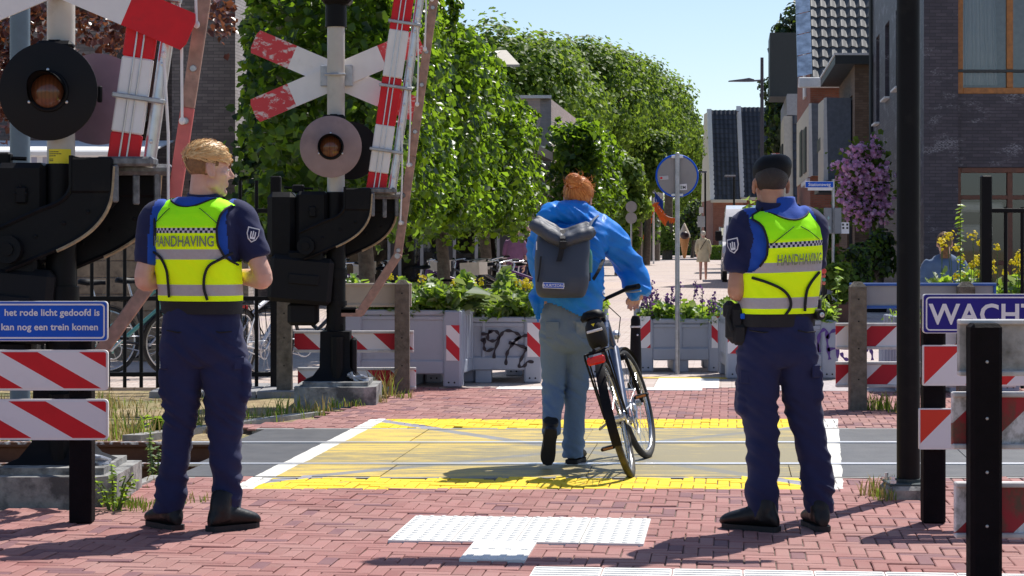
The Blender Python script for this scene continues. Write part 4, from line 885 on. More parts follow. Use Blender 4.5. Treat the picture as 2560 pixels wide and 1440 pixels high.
    # boom, tilted 8 degrees
    T = Matrix.Translation((.345, -.05, 1.81)) @ Matrix.Rotation(R(8.3), 4, 'Y'); Lb = 3.2
    b = MB(); z = 0; i = 0
    for h in (.145, .41, .41, .41, .41, .41, .41, .41, .185): b.box((0, 0, z + h / 2), (.168, .05, h - .0004), m=i % 2, bev=.008, T=T); z += h; i += 1
    bo = b.build("boom", [MRED, MWHT], root, smooth=40)
    b = MB()
    for dx in (-.018, .022): b.tube([T @ Vector((dx, -.03, 0)), T @ Vector((dx, -.03, Lb))], .005, 6)
    B("wire", b, MALU, p=bo)
    b = MB(); b.tube([T @ Vector((.135, .03, -.02)), T @ Vector((.135, .03, Lb))], .036, 14)
    for k in range(8): b.ell(T @ Vector((.135, -.008, .12 + k * .21)), (.012, .006, .012), 8, 5)
    B("boom_tube", b, MALU, p=bo)
    for k in range(5): b = MB(); b.box((.04, 0, .34 + k * .55), (.285, .105, .026), bev=.005, T=T); B("boom_strap", b, MGALV, p=bo)
    # hinged skirt bar and hanger rods
    sx_ = .05 if sticker else 0
    bar = [Vector((.86 + sx_, .0, 3.6)), Vector((.527 + sx_ * .6, 0, 1.244)), Vector((.22, -.02, .775))]
    b = MB()
    d = bar[0] - bar[1]; a = math.atan2(d.x, d.z); c = (bar[0] + bar[1]) / 2; zs = [0, .86, d.length]
    for i, m_ in ((0, 1 if sticker else 0), (1, 0)): b.box(bar[1] + d.normalized() * (zs[i] + zs[i + 1]) / 2, (.074, .03, zs[i + 1] - zs[i]), rot=Matrix.Rotation(a, 3, 'Y'), bev=.005, m=m_)
    d2 = bar[1] - bar[2]; b.box((bar[1] + bar[2]) / 2 + Vector((0, -.032, 0)), (.074, .03, d2.length + .05), rot=Matrix.Rotation(math.atan2(d2.x, d2.z), 3, 'Y'), bev=.005)
    b.box((.13, -.05, .76), (.2, .03, .065), bev=.005); sk_ = b.build("skirt_bar", [MPINKB, MPINKR], root, smooth=40)
    for t in (.02, .12, .33, .45, .62, .74, .9): b = MB(); b.tube([bar[1] + d * t + Vector((0, -.018, 0)), bar[1] + d * t + Vector((0, -.03, 0))], [.02, .016], 10); B("bolt", b, MGALV, p=sk_)
    b = MB(); b.tube([bar[1] + Vector((0, -.06, 0)), bar[1] + Vector((0, -.035, 0))], .024, 10); B("bolt", b, MGALV, p=sk_)
    for zt, t in ((.14, .12), (.62, .33), (1.05, .55), (1.5, .75), (1.9, .93)):
        b = MB(); p0, p1 = T @ Vector((.135, -.01, zt + .45)), bar[1] + d * t + Vector((-.015, -.03, 0)); b.tube([p0, p0.lerp(p1, .5) + Vector((.012, 0, 0)), p1], .0085, 6); b.ell(p0, (.016, .016, .02), 8, 6); b.ell(p1, (.018, .012, .022), 8, 6); B("hanger_rod", b, MWHT)
    # lamp discs with hooded lenses
    zc = 2.17
    dd = MB(); dd.lathe([(.0, .0), (.255, .0), (.262, .006), (.262, .016), (.255, .02), (0, .02)], (-.03, -.165, zc), 48, axis=(0, -1, 0)); fd = B("lamp_disc", dd, front_mat)
    h = MB(); hood = []
    for j in range(25):
        t = R(-35 + 250 * j / 24); ln = .05 + .11 * max(0, math.sin(t)); hood.append((t, ln))
    for r0 in (.098, .092):
        pts = []
        for t, ln in hood: pts += [(-.03 + r0 * math.cos(t), -.185, zc + r0 * math.sin(t)), (-.03 + r0 * 1.02 * math.cos(t), -.185 - ln, zc + r0 * 1.02 * math.sin(t))]
        h.add(pts, [(2 * k, 2 * k + 1, 2 * k + 3, 2 * k + 2) for k in range(24)])
    h.tube([(-.03 + .1 * math.cos(t), -.19, zc + .1 * math.sin(t)) for t in (2 * math.pi * k / 28 for k in range(28))], .012, 8, closed=True); B("lamp_hood", h, MBLK, p=fd)
    g = MB(); g.lathe([(.09, 0), (.07, .018), (.04, .028), (0, .032)], (-.03, -.19, zc), 28, axis=(0, -1, 0)); B("lens", g, MAMB, p=fd)
    g = MB()
    for t in (90, 210, 330): g.ell((-.03 + .115 * math.cos(R(t)), -.19, zc + .115 * math.sin(R(t))), (.009, .006, .009), 8, 5)
    B("screw", g, MALU, p=fd)
    dd = MB(); dd.lathe([(0, 0), (.25, 0), (.25, .018), (0, .018)], (back_dx, .16, zc - .02), 48, axis=(0, -1, 0)); B("lamp_disc", dd, back_mat)
    b = MB(); b.tube([(-.03, -.15, zc), (0, .16, zc)], .06, 12); b.box((-.01, -.1, zc + .16), (.06, .06, .24)); b.box((-.01, -.1, zc + .25), (.2, .1, .05), bev=.02); B("lamp_bracket", b, MBLK); b = MB(); b.box((.2, .05, zc), (.025, .03, .09), bev=.006); B("lamp_latch", b, MBLK)
    # diagonal cross of two boards with red ends
    zc = 2.79
    for sgn in (1, -1):
        b = MB(); TT = Matrix.Translation((0, cross_y + sgn * .012, zc)) @ Matrix.Rotation(R(sgn * 23), 4, 'Y'); hl = .78; w2 = .105; c = .06
        b.prism([(-.42, -w2), (.42, -w2), (.42, w2), (-.42, w2)], -.009, .009, 1, T=TT)
        for q in (1, -1): b.prism([(q * .4203, -w2), (q * (hl - c * .3), -w2), (q * hl, -w2 + c * .7), (q * hl, w2 - c * .7), (q * (hl - c * .3), w2), (q * .4203, w2)], -.009, .009, 0, T=TT)
        b.build("cross_board", [red_mat, MWHT], root)
    b = MB(); b.box((0, cross_y - (.035 if cross_y > 0 else -.035), zc), (.28, .02, .18), bev=.006); b.tube([(-.09, -.085, zc), (.09, -.085, zc)], .012, 8); B("cross_clamp", b, MGALV)
    if sticker:
        b = MB(); b2 = MB(); zz = lambda y: CH + (HY - y) / 465
        for k in range(8):
            t0, t1 = R(-135 + 12.5 * k), R(-122.5 + 12.5 * k); q = lambda t, z: (.0768 * math.cos(t), .0768 * math.sin(t), z); b.quad(q(t0, zz(433)), q(t1, zz(433)), q(t1, zz(373)), q(t0, zz(373)))
        st = B("sticker", b, MYEL, p=p)
        for k, (l, z) in enumerate(((.5, 380), (.7, 385), (.42, 390), (.3, 398), (.36, 402), (.75, 410), (.68, 414), (.5, 418))):
            for j in range(int(8 * l)):
                t0, t1 = R(-131 + 11 * j), R(-121 + 11 * j); q = lambda t, zq: (.0772 * math.cos(t), .0772 * math.sin(t), zq); b2.quad(q(t0, zz(z) - .0022), q(t1, zz(z) - .0022), q(t1, zz(z) + .0022), q(t0, zz(z) + .0022))
        B("print", b2, MINK, p=st)
    return root
barrier("crossing_barrier", "near crossing barrier with black lamp disc and yellow sticker behind the blue sign", (-2.434, 11.55, 0), MBLKM, MPURP, .17, -.13, MRED, True)
barrier("crossing_barrier", "far crossing barrier with flaking cross and pinkish grey lamp disc", (-1.505, 18.3, 0), MGREYP, MBLKM, .11, .115, MFRED, False)
# striped boards and signs
MPOST = mk("black tarred post", (.008, .006, .0075), .75, spec=.1, var=.3, scale=12, bump=.3)
MPOSTG = mk("mossy concrete post", (.17, .145, .115), .92, var=.3, scale=16, bump=.7, dirt=(.09, .075, .055), dlo=.5, dhi=.7, dscale=12)
MBLUE = mk("blue sign face", (.004, .095, .60), .45, spec=.25, var=.06)
MNAVY = mk("dark blue sign face", (.022, .014, .23), .45, spec=.25, var=.08)
MSIGNW = mk("white sign lettering", (.80, .79, .82), .4, var=.03)
def board(root, x0, x1, z0, z1, y, face, r=.02, rim=.010, name="striped_board", back=None):
    b = MB(); b.prism(rrect(x0, x1, z0, z1, r), y - .012, y + .012); o = b.build(name, back or MWHT, root, smooth=30)
    b = MB(); b.prism(rrect(x0 + rim, x1 - rim, z0 + rim, z1 - rim, max(r - rim, .003)), y - .0155, y - .0115); b.build("stripe_face" if "striped" in name else "sign_face", face, o); return o
def outline(mb, x0, x1, z0, z1, r, w_, y):
    a, c = rrect(x0, x1, z0, z1, r), rrect(x0 + w_, x1 - w_, z0 + w_, z1 - w_, r - w_); n = len(a)
    mb.add([(x, y, z) for x, z in a] + [(x, y, z) for x, z in c], [(i, (i + 1) % n, (i + 1) % n + n, i + n) for i in range(n)])
root = thing("crossing_fence", "red and white striped fence with blue Dutch warning sign by the fair haired officer", "barrier", (-2.05, 10.47, 0)); q = -2.05
for x in (-.053, -1.35): b = MB(); b.box((x, 0, .53), (.11, .1, 1.06), bev=.006); b.build("post", MPOST, root)
S1 = stripes("slanted stripes near fence", 1.75, .38, 1.019 + q, .475)
board(root, -1.5, .089, .65, .846, -.07, S1, .02); board(root, -1.5, .089, .409, .607, -.07, S1, .02)
o = board(root, -1.5, .087, .889, 1.083, -.07, MBLUE, .018, .004, "sign_board")
b = MB(); outline(b, -1.488, .075, .901, 1.071, .02, .008, -.0875)
for s, xr, z in (("het rode licht gedoofd is", .050, 1.013), ("kan nog een trein komen", .043, .943)): text_mb(s, .0455, lambda x, y, xr=xr, z=z: (xr + x, -.0875, z + y), align='RIGHT', bold=.0011, spacing=1.02, mb=b)
b.build("lettering", MSIGNW, o)
q = 2.05; root = thing("crossing_fence", "red and white striped fence under the dark blue WACHT sign", "barrier", (q, 10.42, 0))
for x in (.0, 1.3): b = MB(); b.box((x, 0, .55), (.108, .1, 1.1), bev=.012); b.build("post", MPOST, root)
S2 = stripes("slanted stripes upper", -1.02, .40, -1.093 - 0 + q, .5, red=(.66, .03, .03)); S3 = stripes("slanted stripes lower", -1.0, .42, -1.385 + q + .02, .5, red=(.70, .05, .025))
board(root, -.065, 1.6, .676, .872, -.07, S2, .006, .006); board(root, -.083, 1.6, .368, .566, -.07, S3, .006, .006)
o = board(root, -.065, 1.6, .929, 1.119, -.07, MNAVY, .016, .004, "sign_board")
b = MB(); outline(b, -.052, 1.585, .942, 1.106, .02, .007, -.0875); text_mb("WACHT", .138, lambda x, y: (-.034 + x, -.0875, .975 + y), bold=.003, spacing=1.03, mb=b); b.build("lettering", MSIGNW, o)
q = (2460 - 1280) * 7.6 / F; root = thing("board_fence", "weathered grey and dirty striped boards on the nearest black post", "barrier", (q, 7.6, 0))
b = MB(); b.box((0, 0, .54), (.112, .1, 1.09), bev=.014); po = b.build("post", MPOST, root, smooth=30); b = MB()
for z in (.95, .75, .56, .37): b.ell((0, -.051, z), (.006, .003, .006), 8, 5)
b.build("bolt", MGALV, po); b = MB(); b.box((1.0, 0, .54), (.11, .1, 1.09), bev=.014); b.build("post", MPOST, root, smooth=30)
MDIRTY = mk("dirty grey board", (.48, .46, .45), .8, var=.2, scale=12, bump=.3, dirt=(.20, .19, .17), dlo=.42, dhi=.66, dscale=9)
S4 = stripes("mossy stripes", -1.05, .42, .02, .5, dirty=.9, red=(.42, .03, .045))
MEDGE = mk("dirty pale rim", (.60, .58, .57), .7, var=.15, scale=20)
for x0, z0, z1, m_, nm in ((-.078, .895, 1.095, MDIRTY, "grey_board"), (-.10, .634, .835, S4, "striped_board"), (-.09, .315, .513, S4, "striped_board")):
    b = MB(); b.box(((x0 + 1.2) / 2, .075, (z0 + z1) / 2), (1.2 - x0, .03, z1 - z0), bev=.004); o = b.build(nm, m_, root); b = MB()
    for z in (z0 + .008, z1 - .008): b.box(((x0 + 1.2) / 2, .062, z), (1.2 - x0 + .002, .05, .018), bev=.004)
    b.build("rim", MEDGE, o)
def far_fence(label, loc, posts, planks, k, ph, boards):
    root = thing("pedestrian_fence", label, "barrier", loc, 0); sm = stripes("far plank stripes", k, .42, ph, .5, red=(.50, .018, .035))
    for x, h in posts:
        b = MB(); w_ = .068; b.rings([[(x + sx * w_ * f, sy * .06 * f, z) for sx, sy in ((-1, -1), (1, -1), (1, 1), (-1, 1))] for z, f in ((-.1, 1), (h - .04, .95), (h, .45))]); o = b.build("post", MPOSTG, root); b = MB()
        for z in (.25, .5, .72, .9): b = MB(); b.ell((x, -.059, z), (.007, .003, .007), 8, 5); b.build("bolt_hole", MBLKM, o)
    for x0, x1, z0, z1 in planks:
        b = MB(); b.box(((x0 + x1) / 2, .085, (z0 + z1) / 2), (x1 - x0, .03, z1 - z0), bev=.004); o = b.build("striped_plank", sm, root); b = MB()
        for z in (z0 + .01, z1 - .01): b.box(((x0 + x1) / 2, .078, z), (x1 - x0 + .002, .05, .024), bev=.004)
        b.build("rim", MEDGE, o)
    for x0, x1, z0, z1, m_, fm, nm in boards:
        b = MB(); b.box(((x0 + x1) / 2, .085, (z0 + z1) / 2), (x1 - x0, .03, z1 - z0), bev=.004); o = b.build(nm, m_, root); b = MB()
        for z in (z0 + .012, z1 - .012): b.box(((x0 + x1) / 2, .078, z), (x1 - x0 + .004, .052, .024), bev=.004)
        for x in (x0 + .01, x1 - .01): b.box((x, .078, (z0 + z1) / 2), (.022, .05, z1 - z0 - .05), bev=.004)
        b.build("rim", fm, o)
MBEIGE = mk("beige board", (.50, .44, .36), .7, var=.06); MBLRIM = mk("blue rim", (.03, .12, .45), .45); MBACK = mk("grey sign back", (.34, .34, .35), .5, var=.06)
far_fence("concrete posts with striped planks and beige board behind the far crossing barrier", (-.99, 19.3, 0), ((0, 1.02), (-1.06, 1.0)), ((-.98, .10, .365, .557), (-.95, .12, .03, .225)), 1.1, .1, ((-.55, .08, .775, .99, MBEIGE, MBEIGE, "beige_board"),))
far_fence("concrete posts with striped planks and blue rimmed sign back past the beret officer", (2.81, 17.4, 0), ((0, 1.04), (.88, 1.04)), ((-.165, 1.3, .49, .70), (-.165, 1.3, .18, .385)), -1.05, .17, ((-.05, 1.14, .82, 1.03, MBACK, MBLRIM, "sign_back"),))
# black pole on the right
root = thing("steel_pole", "tall black steel pole on a bolted foot beside the WACHT sign", "pole", (2.13, 11.5, 0))
b = MB(); b.tube([(0, 0, .03), (0, 0, 4.6)], .0625, 24); b.build("shaft", MBLK, root, smooth=40); b = MB(); b.box((0, 0, .075), (.24, .24, .015), bev=.004); b.tube([(0, 0, .08), (0, 0, .1)], .075, 20); b.build("foot_plate", mk("dark teal plate", (.03, .05, .055), .5), root, smooth=30)
b = MB(); b.box((0, 0, .02), (.26, .3, .1), bev=.02); b.build("concrete_pad", MCONB, root); 
for sx, sy in ((-1, -1), (1, -1), (-1, 1), (1, 1)): b = MB(); b.tube([(sx * .1, sy * .1, .08), (sx * .1, sy * .1, .12)], .011, 6); b.tube([(sx * .1, sy * .1, .083), (sx * .1, sy * .1, .1)], .018, 6); b.build("bolt", MALU, root)
b = MB(); b.rings([[(x, y, 4.3 + z) for y, z in ((-w_, -.03), (w_, -.03), (w_, .03), (-w_, .03))] for x, w_ in ((-1.2, .03), (-1.15, .11), (-.3, .10), (.1, .045), (.55, .03))]); b.build("cross_arm", MBLK, root)
# blue grey mast behind the near barrier
root = thing("steel_mast", "blue grey steel mast behind the near lamp disc", "pole", (X(50, 15), 15.0, -.26)); b = MB(); b.tube([(0, 0, 0), (0, 0, 4.2)], .07, 18); b.build("shaft", mk("blue grey paint", (.12, .17, .22), .5), root, smooth=40); b = MB(); b.lathe([(.16, 0), (.16, .03), (.075, .05), (.075, .2)], (0, 0, 0), 16); b.build("foot", MGALV, root)
# round sign seen from behind
q = 1.70; root = thing("road_sign", "round grey sign back with blue edge and stickers on a slim pole", "sign", (q, 22, 0))
b = MB(); b.tube([(0, 0, 0), (0.0, 0, 2.27)], .024, 14); b.ell((0, 0, 2.27), (.024, .024, .012), 10, 6); b.build("pole", MGALV, root, smooth=40)
MSIGNB = mk("grey sign back", (.29, .28, .275), .55, var=.1, scale=4)
b = MB(); b.lathe([(0, 0), (.205, 0), (.205, .006), (0, .006)], (0, .04, 2.04), 48, axis=(0, -1, 0)); dsc = b.build("disc", MSIGNB, root)
b = MB(); b.tube([(.212 * math.cos(t), .04, 2.04 + .212 * math.sin(t)) for t in (2 * math.pi * k / 48 for k in range(48))], .011, 8, closed=True); b.build("rim", MBLUE, root, smooth=40)
b = MB(); b.box((0, .018, 2.235), (.12, .02, .028), bev=.004); b.box((0, .018, 1.845), (.12, .02, .028), bev=.004); b.build("clamp", MALU, root)
b = MB(); b.box((.058, .031, 1.925), (.085, .003, .062), rot=Matrix.Rotation(R(-4), 3, 'Y')); s_ = b.build("sticker", MSIGNW, dsc); b = MB()
text_mb("S", .042, lambda x, y: (.053 - x, .0282, 1.908 + y), bold=.001, mb=b); b.build("print", mk("green print", (.02, .13, .07), .5), s_); b = MB(); text_mb("M", .042, lambda x, y: (.056 + x, .0282, 1.908 + y), bold=.001, mb=b); b.build("print", MINK, s_)
b = MB(); b.box((-.135, .031, 2.02), (.09, .003, .04), rot=Matrix.Rotation(R(-5), 3, 'Y')); s_ = b.build("sticker", mk("worn pale sticker", (.5, .5, .52), .6), dsc); b = MB(); b.box((-.163, .0288, 2.018), (.022, .002, .02)); b.build("print", MRED, s_)
# bollard
b = MB(); b.lathe([(.075, 0), (.075, .05), (.062, .06), (.046, .55), (.046, .56), (.05, .565), (.05, .585), (.045, .59), (.045, .64), (.03, .675), (0, .685)], (0, 0, 0), 24)
root = thing("bollard", "tapered black bollard with pale band before the pale street", "bollard", (X(1589, 19.9), 19.9, 0)); b.build("post", MBLK, root, smooth=40); b = MB(); b.lathe([(.0505, .567), (.0515, .569), (.0515, .581), (.0505, .583)], (0, 0, 0), 24); b.ell((.015, -.05, .5), (.009, .006, .009)); b.build("band", MALU, root)
# grey pallet box planters
MPLAS = mk("blue grey plastic", (.35, .385, .46), .5, var=.06, scale=3, dirt=(.27, .29, .34), dlo=.55, dhi=.8, bump=.05, bscale=20)
MSOIL2 = mk("potting soil", (.05, .035, .025), .95, bump=.6)
STB = stripes("corner stripes falling", 1.0, .26, .03, .5, red=(.58, .03, .045)); STF = stripes("corner stripes rising", -1.0, .26, .03, .5, red=(.58, .03, .045))
def ribbon(path, w_, y):
    b = MB(); n = len(path); L, Rr = [], []
    for i in range(n):
        a, c = path[max(i - 1, 0)], path[min(i + 1, n - 1)]; dx, dz = c[0] - a[0], c[1] - a[1]; l = math.hypot(dx, dz) or 1; ww = w_ * (.8 + .35 * math.sin(i * .9)) * .5
        L.append((path[i][0] - dz / l * ww, y, path[i][1] + dx / l * ww)); Rr.append((path[i][0] + dz / l * ww, y, path[i][1] - dx / l * ww))
    return b.add(L + Rr, [(i, i + 1, n + i + 1, n + i) for i in range(n - 1)])
def planter(label, px0, px1, d, rz=0, tags="", W=None, h=.735, dep=.9):
    h = {1062: .64, 1262: .62, 1593: .56, 1816: .59, 2182: .6, 2330: .62}.get(px0, .725)
    x0, x1 = X(px0, d), X(px1, d); W = W or (x1 - x0); root = thing("planter_box", label, "planter", (x1, d, 0), rz, "grey plastic planter boxes along the crossing")
    b = MB(); t = .035; z0 = .13
    b.box((-W / 2, .03 + t / 2, (z0 + h) / 2), (W - .06, t, h - z0 - .02)); b.box((-W / 2, dep - .03, (z0 + h) / 2), (W - .06, t, h - z0 - .02)); b.box((-.045, dep / 2, (z0 + h) / 2), (t, dep - .06, h - z0 - .02)); b.box((-W + .045, dep / 2, (z0 + h) / 2), (t, dep - .06, h - z0 - .02))
    for sx in (-.085, -W + .085):
        for y in (.085, dep - .085): b.box((sx, y, h / 2), (.17, .17, h - .004), bev=.016)
    for y in (.025, dep - .025):
        b.box((-W / 2, y, h - .025), (W - .33, .05, .05), bev=.01); b.box((-W / 2, y + (.012 if y < .1 else -.012), h - .075), (W - .33, .045, .045), bev=.01); b.box((-W / 2, y, .19), (W - .33, .05, .13), bev=.012)
        if W > .8: b.box((-W / 2, y + .008, .45), (.03, .05, .42), bev=.008)
    for x in (-.025, -W + .025):
        b.box((x, dep / 2, h - .03), (.05, dep - .33, .06), bev=.01); b.box((x, dep / 2, .19), (.05, dep - .33, .13), bev=.012)
        for k in range(4): b.box((x, .25 + k * (dep - .5) / 3, .44), (.05, .05, .5), bev=.01)
    b.box((-W / 2, dep / 2, .16), (W - .1, dep - .1, .05)); b.box((-W / 2, dep / 2, .07), (.16, dep - .05, .14), bev=.01)
    body = b.build("body", MPLAS, root, smooth=30)
    b = MB(); b.box((-W / 2, dep / 2, h - .08), (W - .1, dep - .1, .04)); b.build("soil", MSOIL2, root)
    for sx in (-.06, -.115, -W + .06, -W + .115): b = MB(); b.ell((sx, -.001, .05), (.009, .002, .009), 10, 5); b.build("hole", MBLKM, root)
    for side, m_ in ((("R", STB),) if "R" in tags else ()) + ((("L", STF),) if "L" in tags else ()):
        c = -.075 if side == "R" else -W + .075; b = MB(); b.box((c, -.003, .42), (.125, .004, .33)); b.build("striped_sticker", m_, root)
    root['boxtop'] = h; return root, W
p1, W1 = planter("grey planter box with striped corner beside the leaning concrete post", 858, 1152, 19.95, R(-9), "R", 1.12)
p2, W2 = planter("grey planter box scrawled with black graffiti", 1062, 1354, 20.6, 0, "R")
p3, W3 = planter("grey planter box mostly hidden by the blue jacket and jeans", 1262, 1516, 21.6, R(-4), "RL")
p4, W4 = planter("grey planter box with two striped corners behind the round sign pole", 1593, 1812, 22.3, 0, "RL")
p5, W5 = planter("grey planter box with purple graffiti beside the beret officer", 1816, 2096, 21.2, 0, "L")
p6, W6 = planter("grey planter box turned sideways behind the striped planks", 2182, 2550, 19.3, R(2), "L", 1.1)
p7, W7 = planter("grey planter box with tall yellow flowers before the seated woman", 2330, 2640, 20.5, 0, "L")
MSPRAY = mk("black spray paint", (.018, .012, .022), .6); MSPRAYP = mk("purple spray paint", (.10, .045, .24), .5, var=.2)
zp = lambda p, d, org, sc_, x1: [((X(org[0] + a / sc_, d) - x1), CH + (HY - (org[1] + b_ / sc_)) * d / F) for a, b_ in p]
b = MB()
for st in ([(150, 490), (260, 485), (330, 440), (400, 450), (445, 520), (410, 580), (330, 605), (260, 580), (270, 480), (300, 430)], [(150, 610), (210, 560), (200, 640), (200, 720), (240, 770), (340, 735), (360, 735)], [(360, 890), (370, 770), (430, 610), (480, 500), (540, 440), (650, 445), (750, 490), (790, 530), (720, 590), (640, 690), (580, 790), (560, 900), (555, 1000)],
           [(600, 630), (700, 655), (880, 720), (980, 790)], [(700, 600), (800, 540), (900, 515), (980, 560), (1015, 620), (980, 680), (890, 740), (830, 850), (780, 960), (780, 1030), (860, 1010), (910, 945), (1010, 950)]):
    q = ribbon([tuple(v) for v in smooth_path([(a, c, 0) for a, c in zp(st, 20.6, (1180, 760), 6.546, X(1354, 20.6))], 5)], .030, -.0045); q.build("graffiti", MSPRAY, p2)
b = MB(); b.box((X(1286, 20.6) - X(1354, 20.6), .026, .40), (.062, .004, .036)); b.build("sticker", MSIGNW, p2)
b = MB()
for st in ([(230, 430), (280, 520), (310, 620), (330, 690), (320, 560), (340, 430), (400, 370), (440, 400), (450, 560), (470, 700), (485, 800)], [(450, 500), (490, 420), (560, 380), (640, 400)], [(450, 660), (560, 640), (780, 630)], [(600, 640), (600, 780)], [(650, 700), (680, 770), (740, 800), (800, 790)], [(1000, 680), (1050, 640), (1090, 700), (1100, 810)]):
    q = ribbon([tuple(v) for v in smooth_path([(a, c, 0) for a, c in zp(st, 21.2, (1990, 760), 5.761, X(2096, 21.2))], 5)], .034, -.0045); q.build("graffiti", MSPRAYP, p5)
# planting in the boxes
def bedding(label, px, W, h, n, seed, mats, size, flowers=None, fn=0, fh=(.1, .3), dep=.9, drop=None):
    r = np.random.default_rng(seed); M4 = px.matrix_world if False else Matrix.Translation(px.location) @ Matrix.Rotation(px.rotation_euler.z, 4, 'Z'); base = M4 @ Vector((-W / 2, dep / 2, px['boxtop'] - .075)); root = thing("flowering_plant" if flowers else "green_plant", label, "plant", base, 0, "plants growing in the planter boxes")
    u, v = r.uniform(.03, W - .03, n), r.uniform(.0, dep, n); top = h * (.62 + .3 * np.sin(u * 7 + seed) * np.sin(v * 6 + 1) + .2 * np.sin(u * 17 + 2)); zt = px['boxtop'] - .055; z = zt + top * r.beta(2.2, 1.2, n) + r.normal(size=n) * .03
    Pl = np.array([tuple(M4 @ Vector((-a, b_, max(c, zt + .02)))) for a, b_, c in zip(u, v, z)]); Nl = r.normal(size=(n, 3)) * .6 + np.array([.1, -.15, .8]); leaves("foliage", Pl, Nl, size * r.uniform(.5, 1.35, n), mats, root, r, midx=(r.random(n) < .4).astype(int) if len(mats) > 1 else None, loc=base, asp=2.0)
    b = MB(); Pf, Nf = [], []
    for i in range(40): a = r.uniform(.1, W - .1); q = M4 @ Vector((-a, r.uniform(.05, dep), zt - .02)); b.tube([q, q + Vector((r.normal() * .03, 0, h * r.uniform(.5, 1)))], .004, 4)
    for i in range(fn):
        a = r.uniform(.05, W - .05); q = M4 @ Vector((-a, r.uniform(.02, dep), zt)); e = q + Vector((r.normal() * .05, r.normal() * .04, h * .5 + r.uniform(*fh))); b.tube([q, e], [.005, .003], 4)
        if flowers is MPURPF:
            for k in range(30): Pf.append(np.array(e) + r.normal(size=3) * .012 - np.array([0, 0, k * .0065])); Nf.append(r.normal(size=3))
        else:
            for k in range(18): dd = r.normal(size=3) * .02; Pf.append(np.array(e) + dd); Nf.append(dd * 30 + np.array([0, -.4, .5]))
    b.build("stem", MSTEM, root, world=True)
    if flowers: leaves("blossom", np.array(Pf), np.array(Nf), .028 * r.uniform(.7, 1.3, len(Pf)), flowers, root, r, loc=base, asp=1)
    return root
bedding("lush green plants with yellow flowers in the box beside the leaning concrete post", p1, W1, .33, 2600, 1, [MPLANT, MPLANT2], .06, MYELF, 5, (.1, .2))
bedding("bright green leaves spilling over the box with black graffiti", p2, W2, .46, 3000, 2, [MPLANT, MPLANT2], .06, MYELF, 9, (.05, .2))
bedding("green leaves in the box hidden by the blue jacket", p3, W3, .24, 1800, 3, [MPLANT, MPLANT2], .055)
bedding("purple salvia spikes above green leaves behind the round sign pole", p4, W4, .20, 1700, 4, [MPLANT, MPLANT2], .05, MPURPF, 22, (.12, .36))
bedding("bright green leaves in the box with purple graffiti", p5, W5, .24, 2200, 5, [MPLANT, MPLANT2], .06)
bedding("green leaves in the sideways box behind the striped planks", p6, W6, .15, 900, 6, [MPLANT], .055)
bedding("tall yellow rapeseed flowers in the box before the seated woman", p7, W7, .50, 1500, 19, [MPLANT, MPLANT2], .06, MYELF, 34, (.15, .62))
stem_plant("tall_sprig", "tall leafy sprig rising beside the seated woman", X(2400, 20.5), 20.5, .55, 1.2, 1, 96, MPLANT, .05, lean=.08)
stem_plant("tall_sprig", "leafy sprig above the planter beside the post with the blue rimmed board", X(2097, 21.6), 21.6, .5, .7, 1, 97, MPLANT, .07, lean=.1)
stem_plant("tall_sprig", "leafy sprig growing before the white van beside the beret", X(1868, 22.6), 22.6, .5, 1.3, 1, 98, MPLANT, .085, lean=.05)
stem_plant("big_leaf_plant", "big grey green leaves hanging over the edge of the striped planter", X(1195, 20.3), 20.3, .70, .16, 6, 99, MPLANT2, .15, lean=.9)
# iron railings
def railings(label, x0, x1, y, sp, thick, ztop=1.93):
    root = thing("iron_railing", label, "fence", (x0, y, 0)); b = MB(); x = x0 + .05
    while x < x1: b.tube([(x - x0, 0, .02), (x - x0, 0, ztop)], .0175, 8); x += sp
    b.build("bars", MBLK, root, smooth=50)
    for z in (.14, .84, 1.65): b = MB(); b.box(((x1 - x0) / 2, .0, z), (x1 - x0, .05, .04), bev=.004); b.build("rail", MBLK, root)
    for t in thick: b = MB(); b.box((t - x0, 0, .98), (.095, .095, 1.98), bev=.01); b.build("post", MBLK, root)
railings("black iron railings in front of the parked bicycles", -5.6, -2.1, 19.75, .152, (X(690, 19.75), -4.9)); railings("black iron railings beside the yellow flowers", 4.32, 6.6, 19.6, .152, (X(2465, 19.6),), 1.68)
# ---------------------------------------------------------------- people
def skinmat(name, c, c2):
    m = M(name, .5); m.col(m.mix(m.noise(14, 5).ramp(.35, .7), c, c2)); m.b.inputs["Subsurface Weight"].default_value = .12; m.b.inputs["Subsurface Radius"].default_value = (1, .4, .25); m.b.inputs["Subsurface Scale"].default_value = .012; m.bump(m.noise(160, 3), .1, .003); return m.mat
MSKIN = skinmat("fair skin", (.60, .33, .25), (.70, .43, .33)); MSKIN2 = skinmat("tan skin", (.44, .22, .13), (.54, .29, .19))
def cloth(name, c, var=.12, rough=.85, bscale=300, sheen=.2):
    m = M(name, rough, spec=.3); m.col(m.mix(m.noise(7, 5).ramp(.3, .7), tuple(x * (1 - var) for x in c), tuple(x * (1 + var) for x in c))); m.b.inputs["Sheen Weight"].default_value = sheen; m.bump(m.noise(bscale, 2) + m.noise(25, 4), .25, .004); return m.mat
MNAVYC = cloth("navy uniform cloth", (.015, .020, .070), sheen=.08); MNAVYS = cloth("navy shirt cloth", (.015, .019, .070), sheen=.08); MROYAL = cloth("royal blue shirt cloth", (.012, .075, .42))
MBOOT = mk("black boot leather", (.007, .007, .008), .45, spec=.35, var=.3, scale=20, bump=.2); MSOLE = mk("black rubber sole", (.012, .012, .013), .7)
MBELT = mk("black webbing", (.009, .009, .011), .75, bump=.3, bscale=200)
def hair_mat(name, a, b_, rough=.42):
    m = M(name, rough, spec=.4); i = m.island(); m.col(m.mix(i, a, b_)); return m.mat
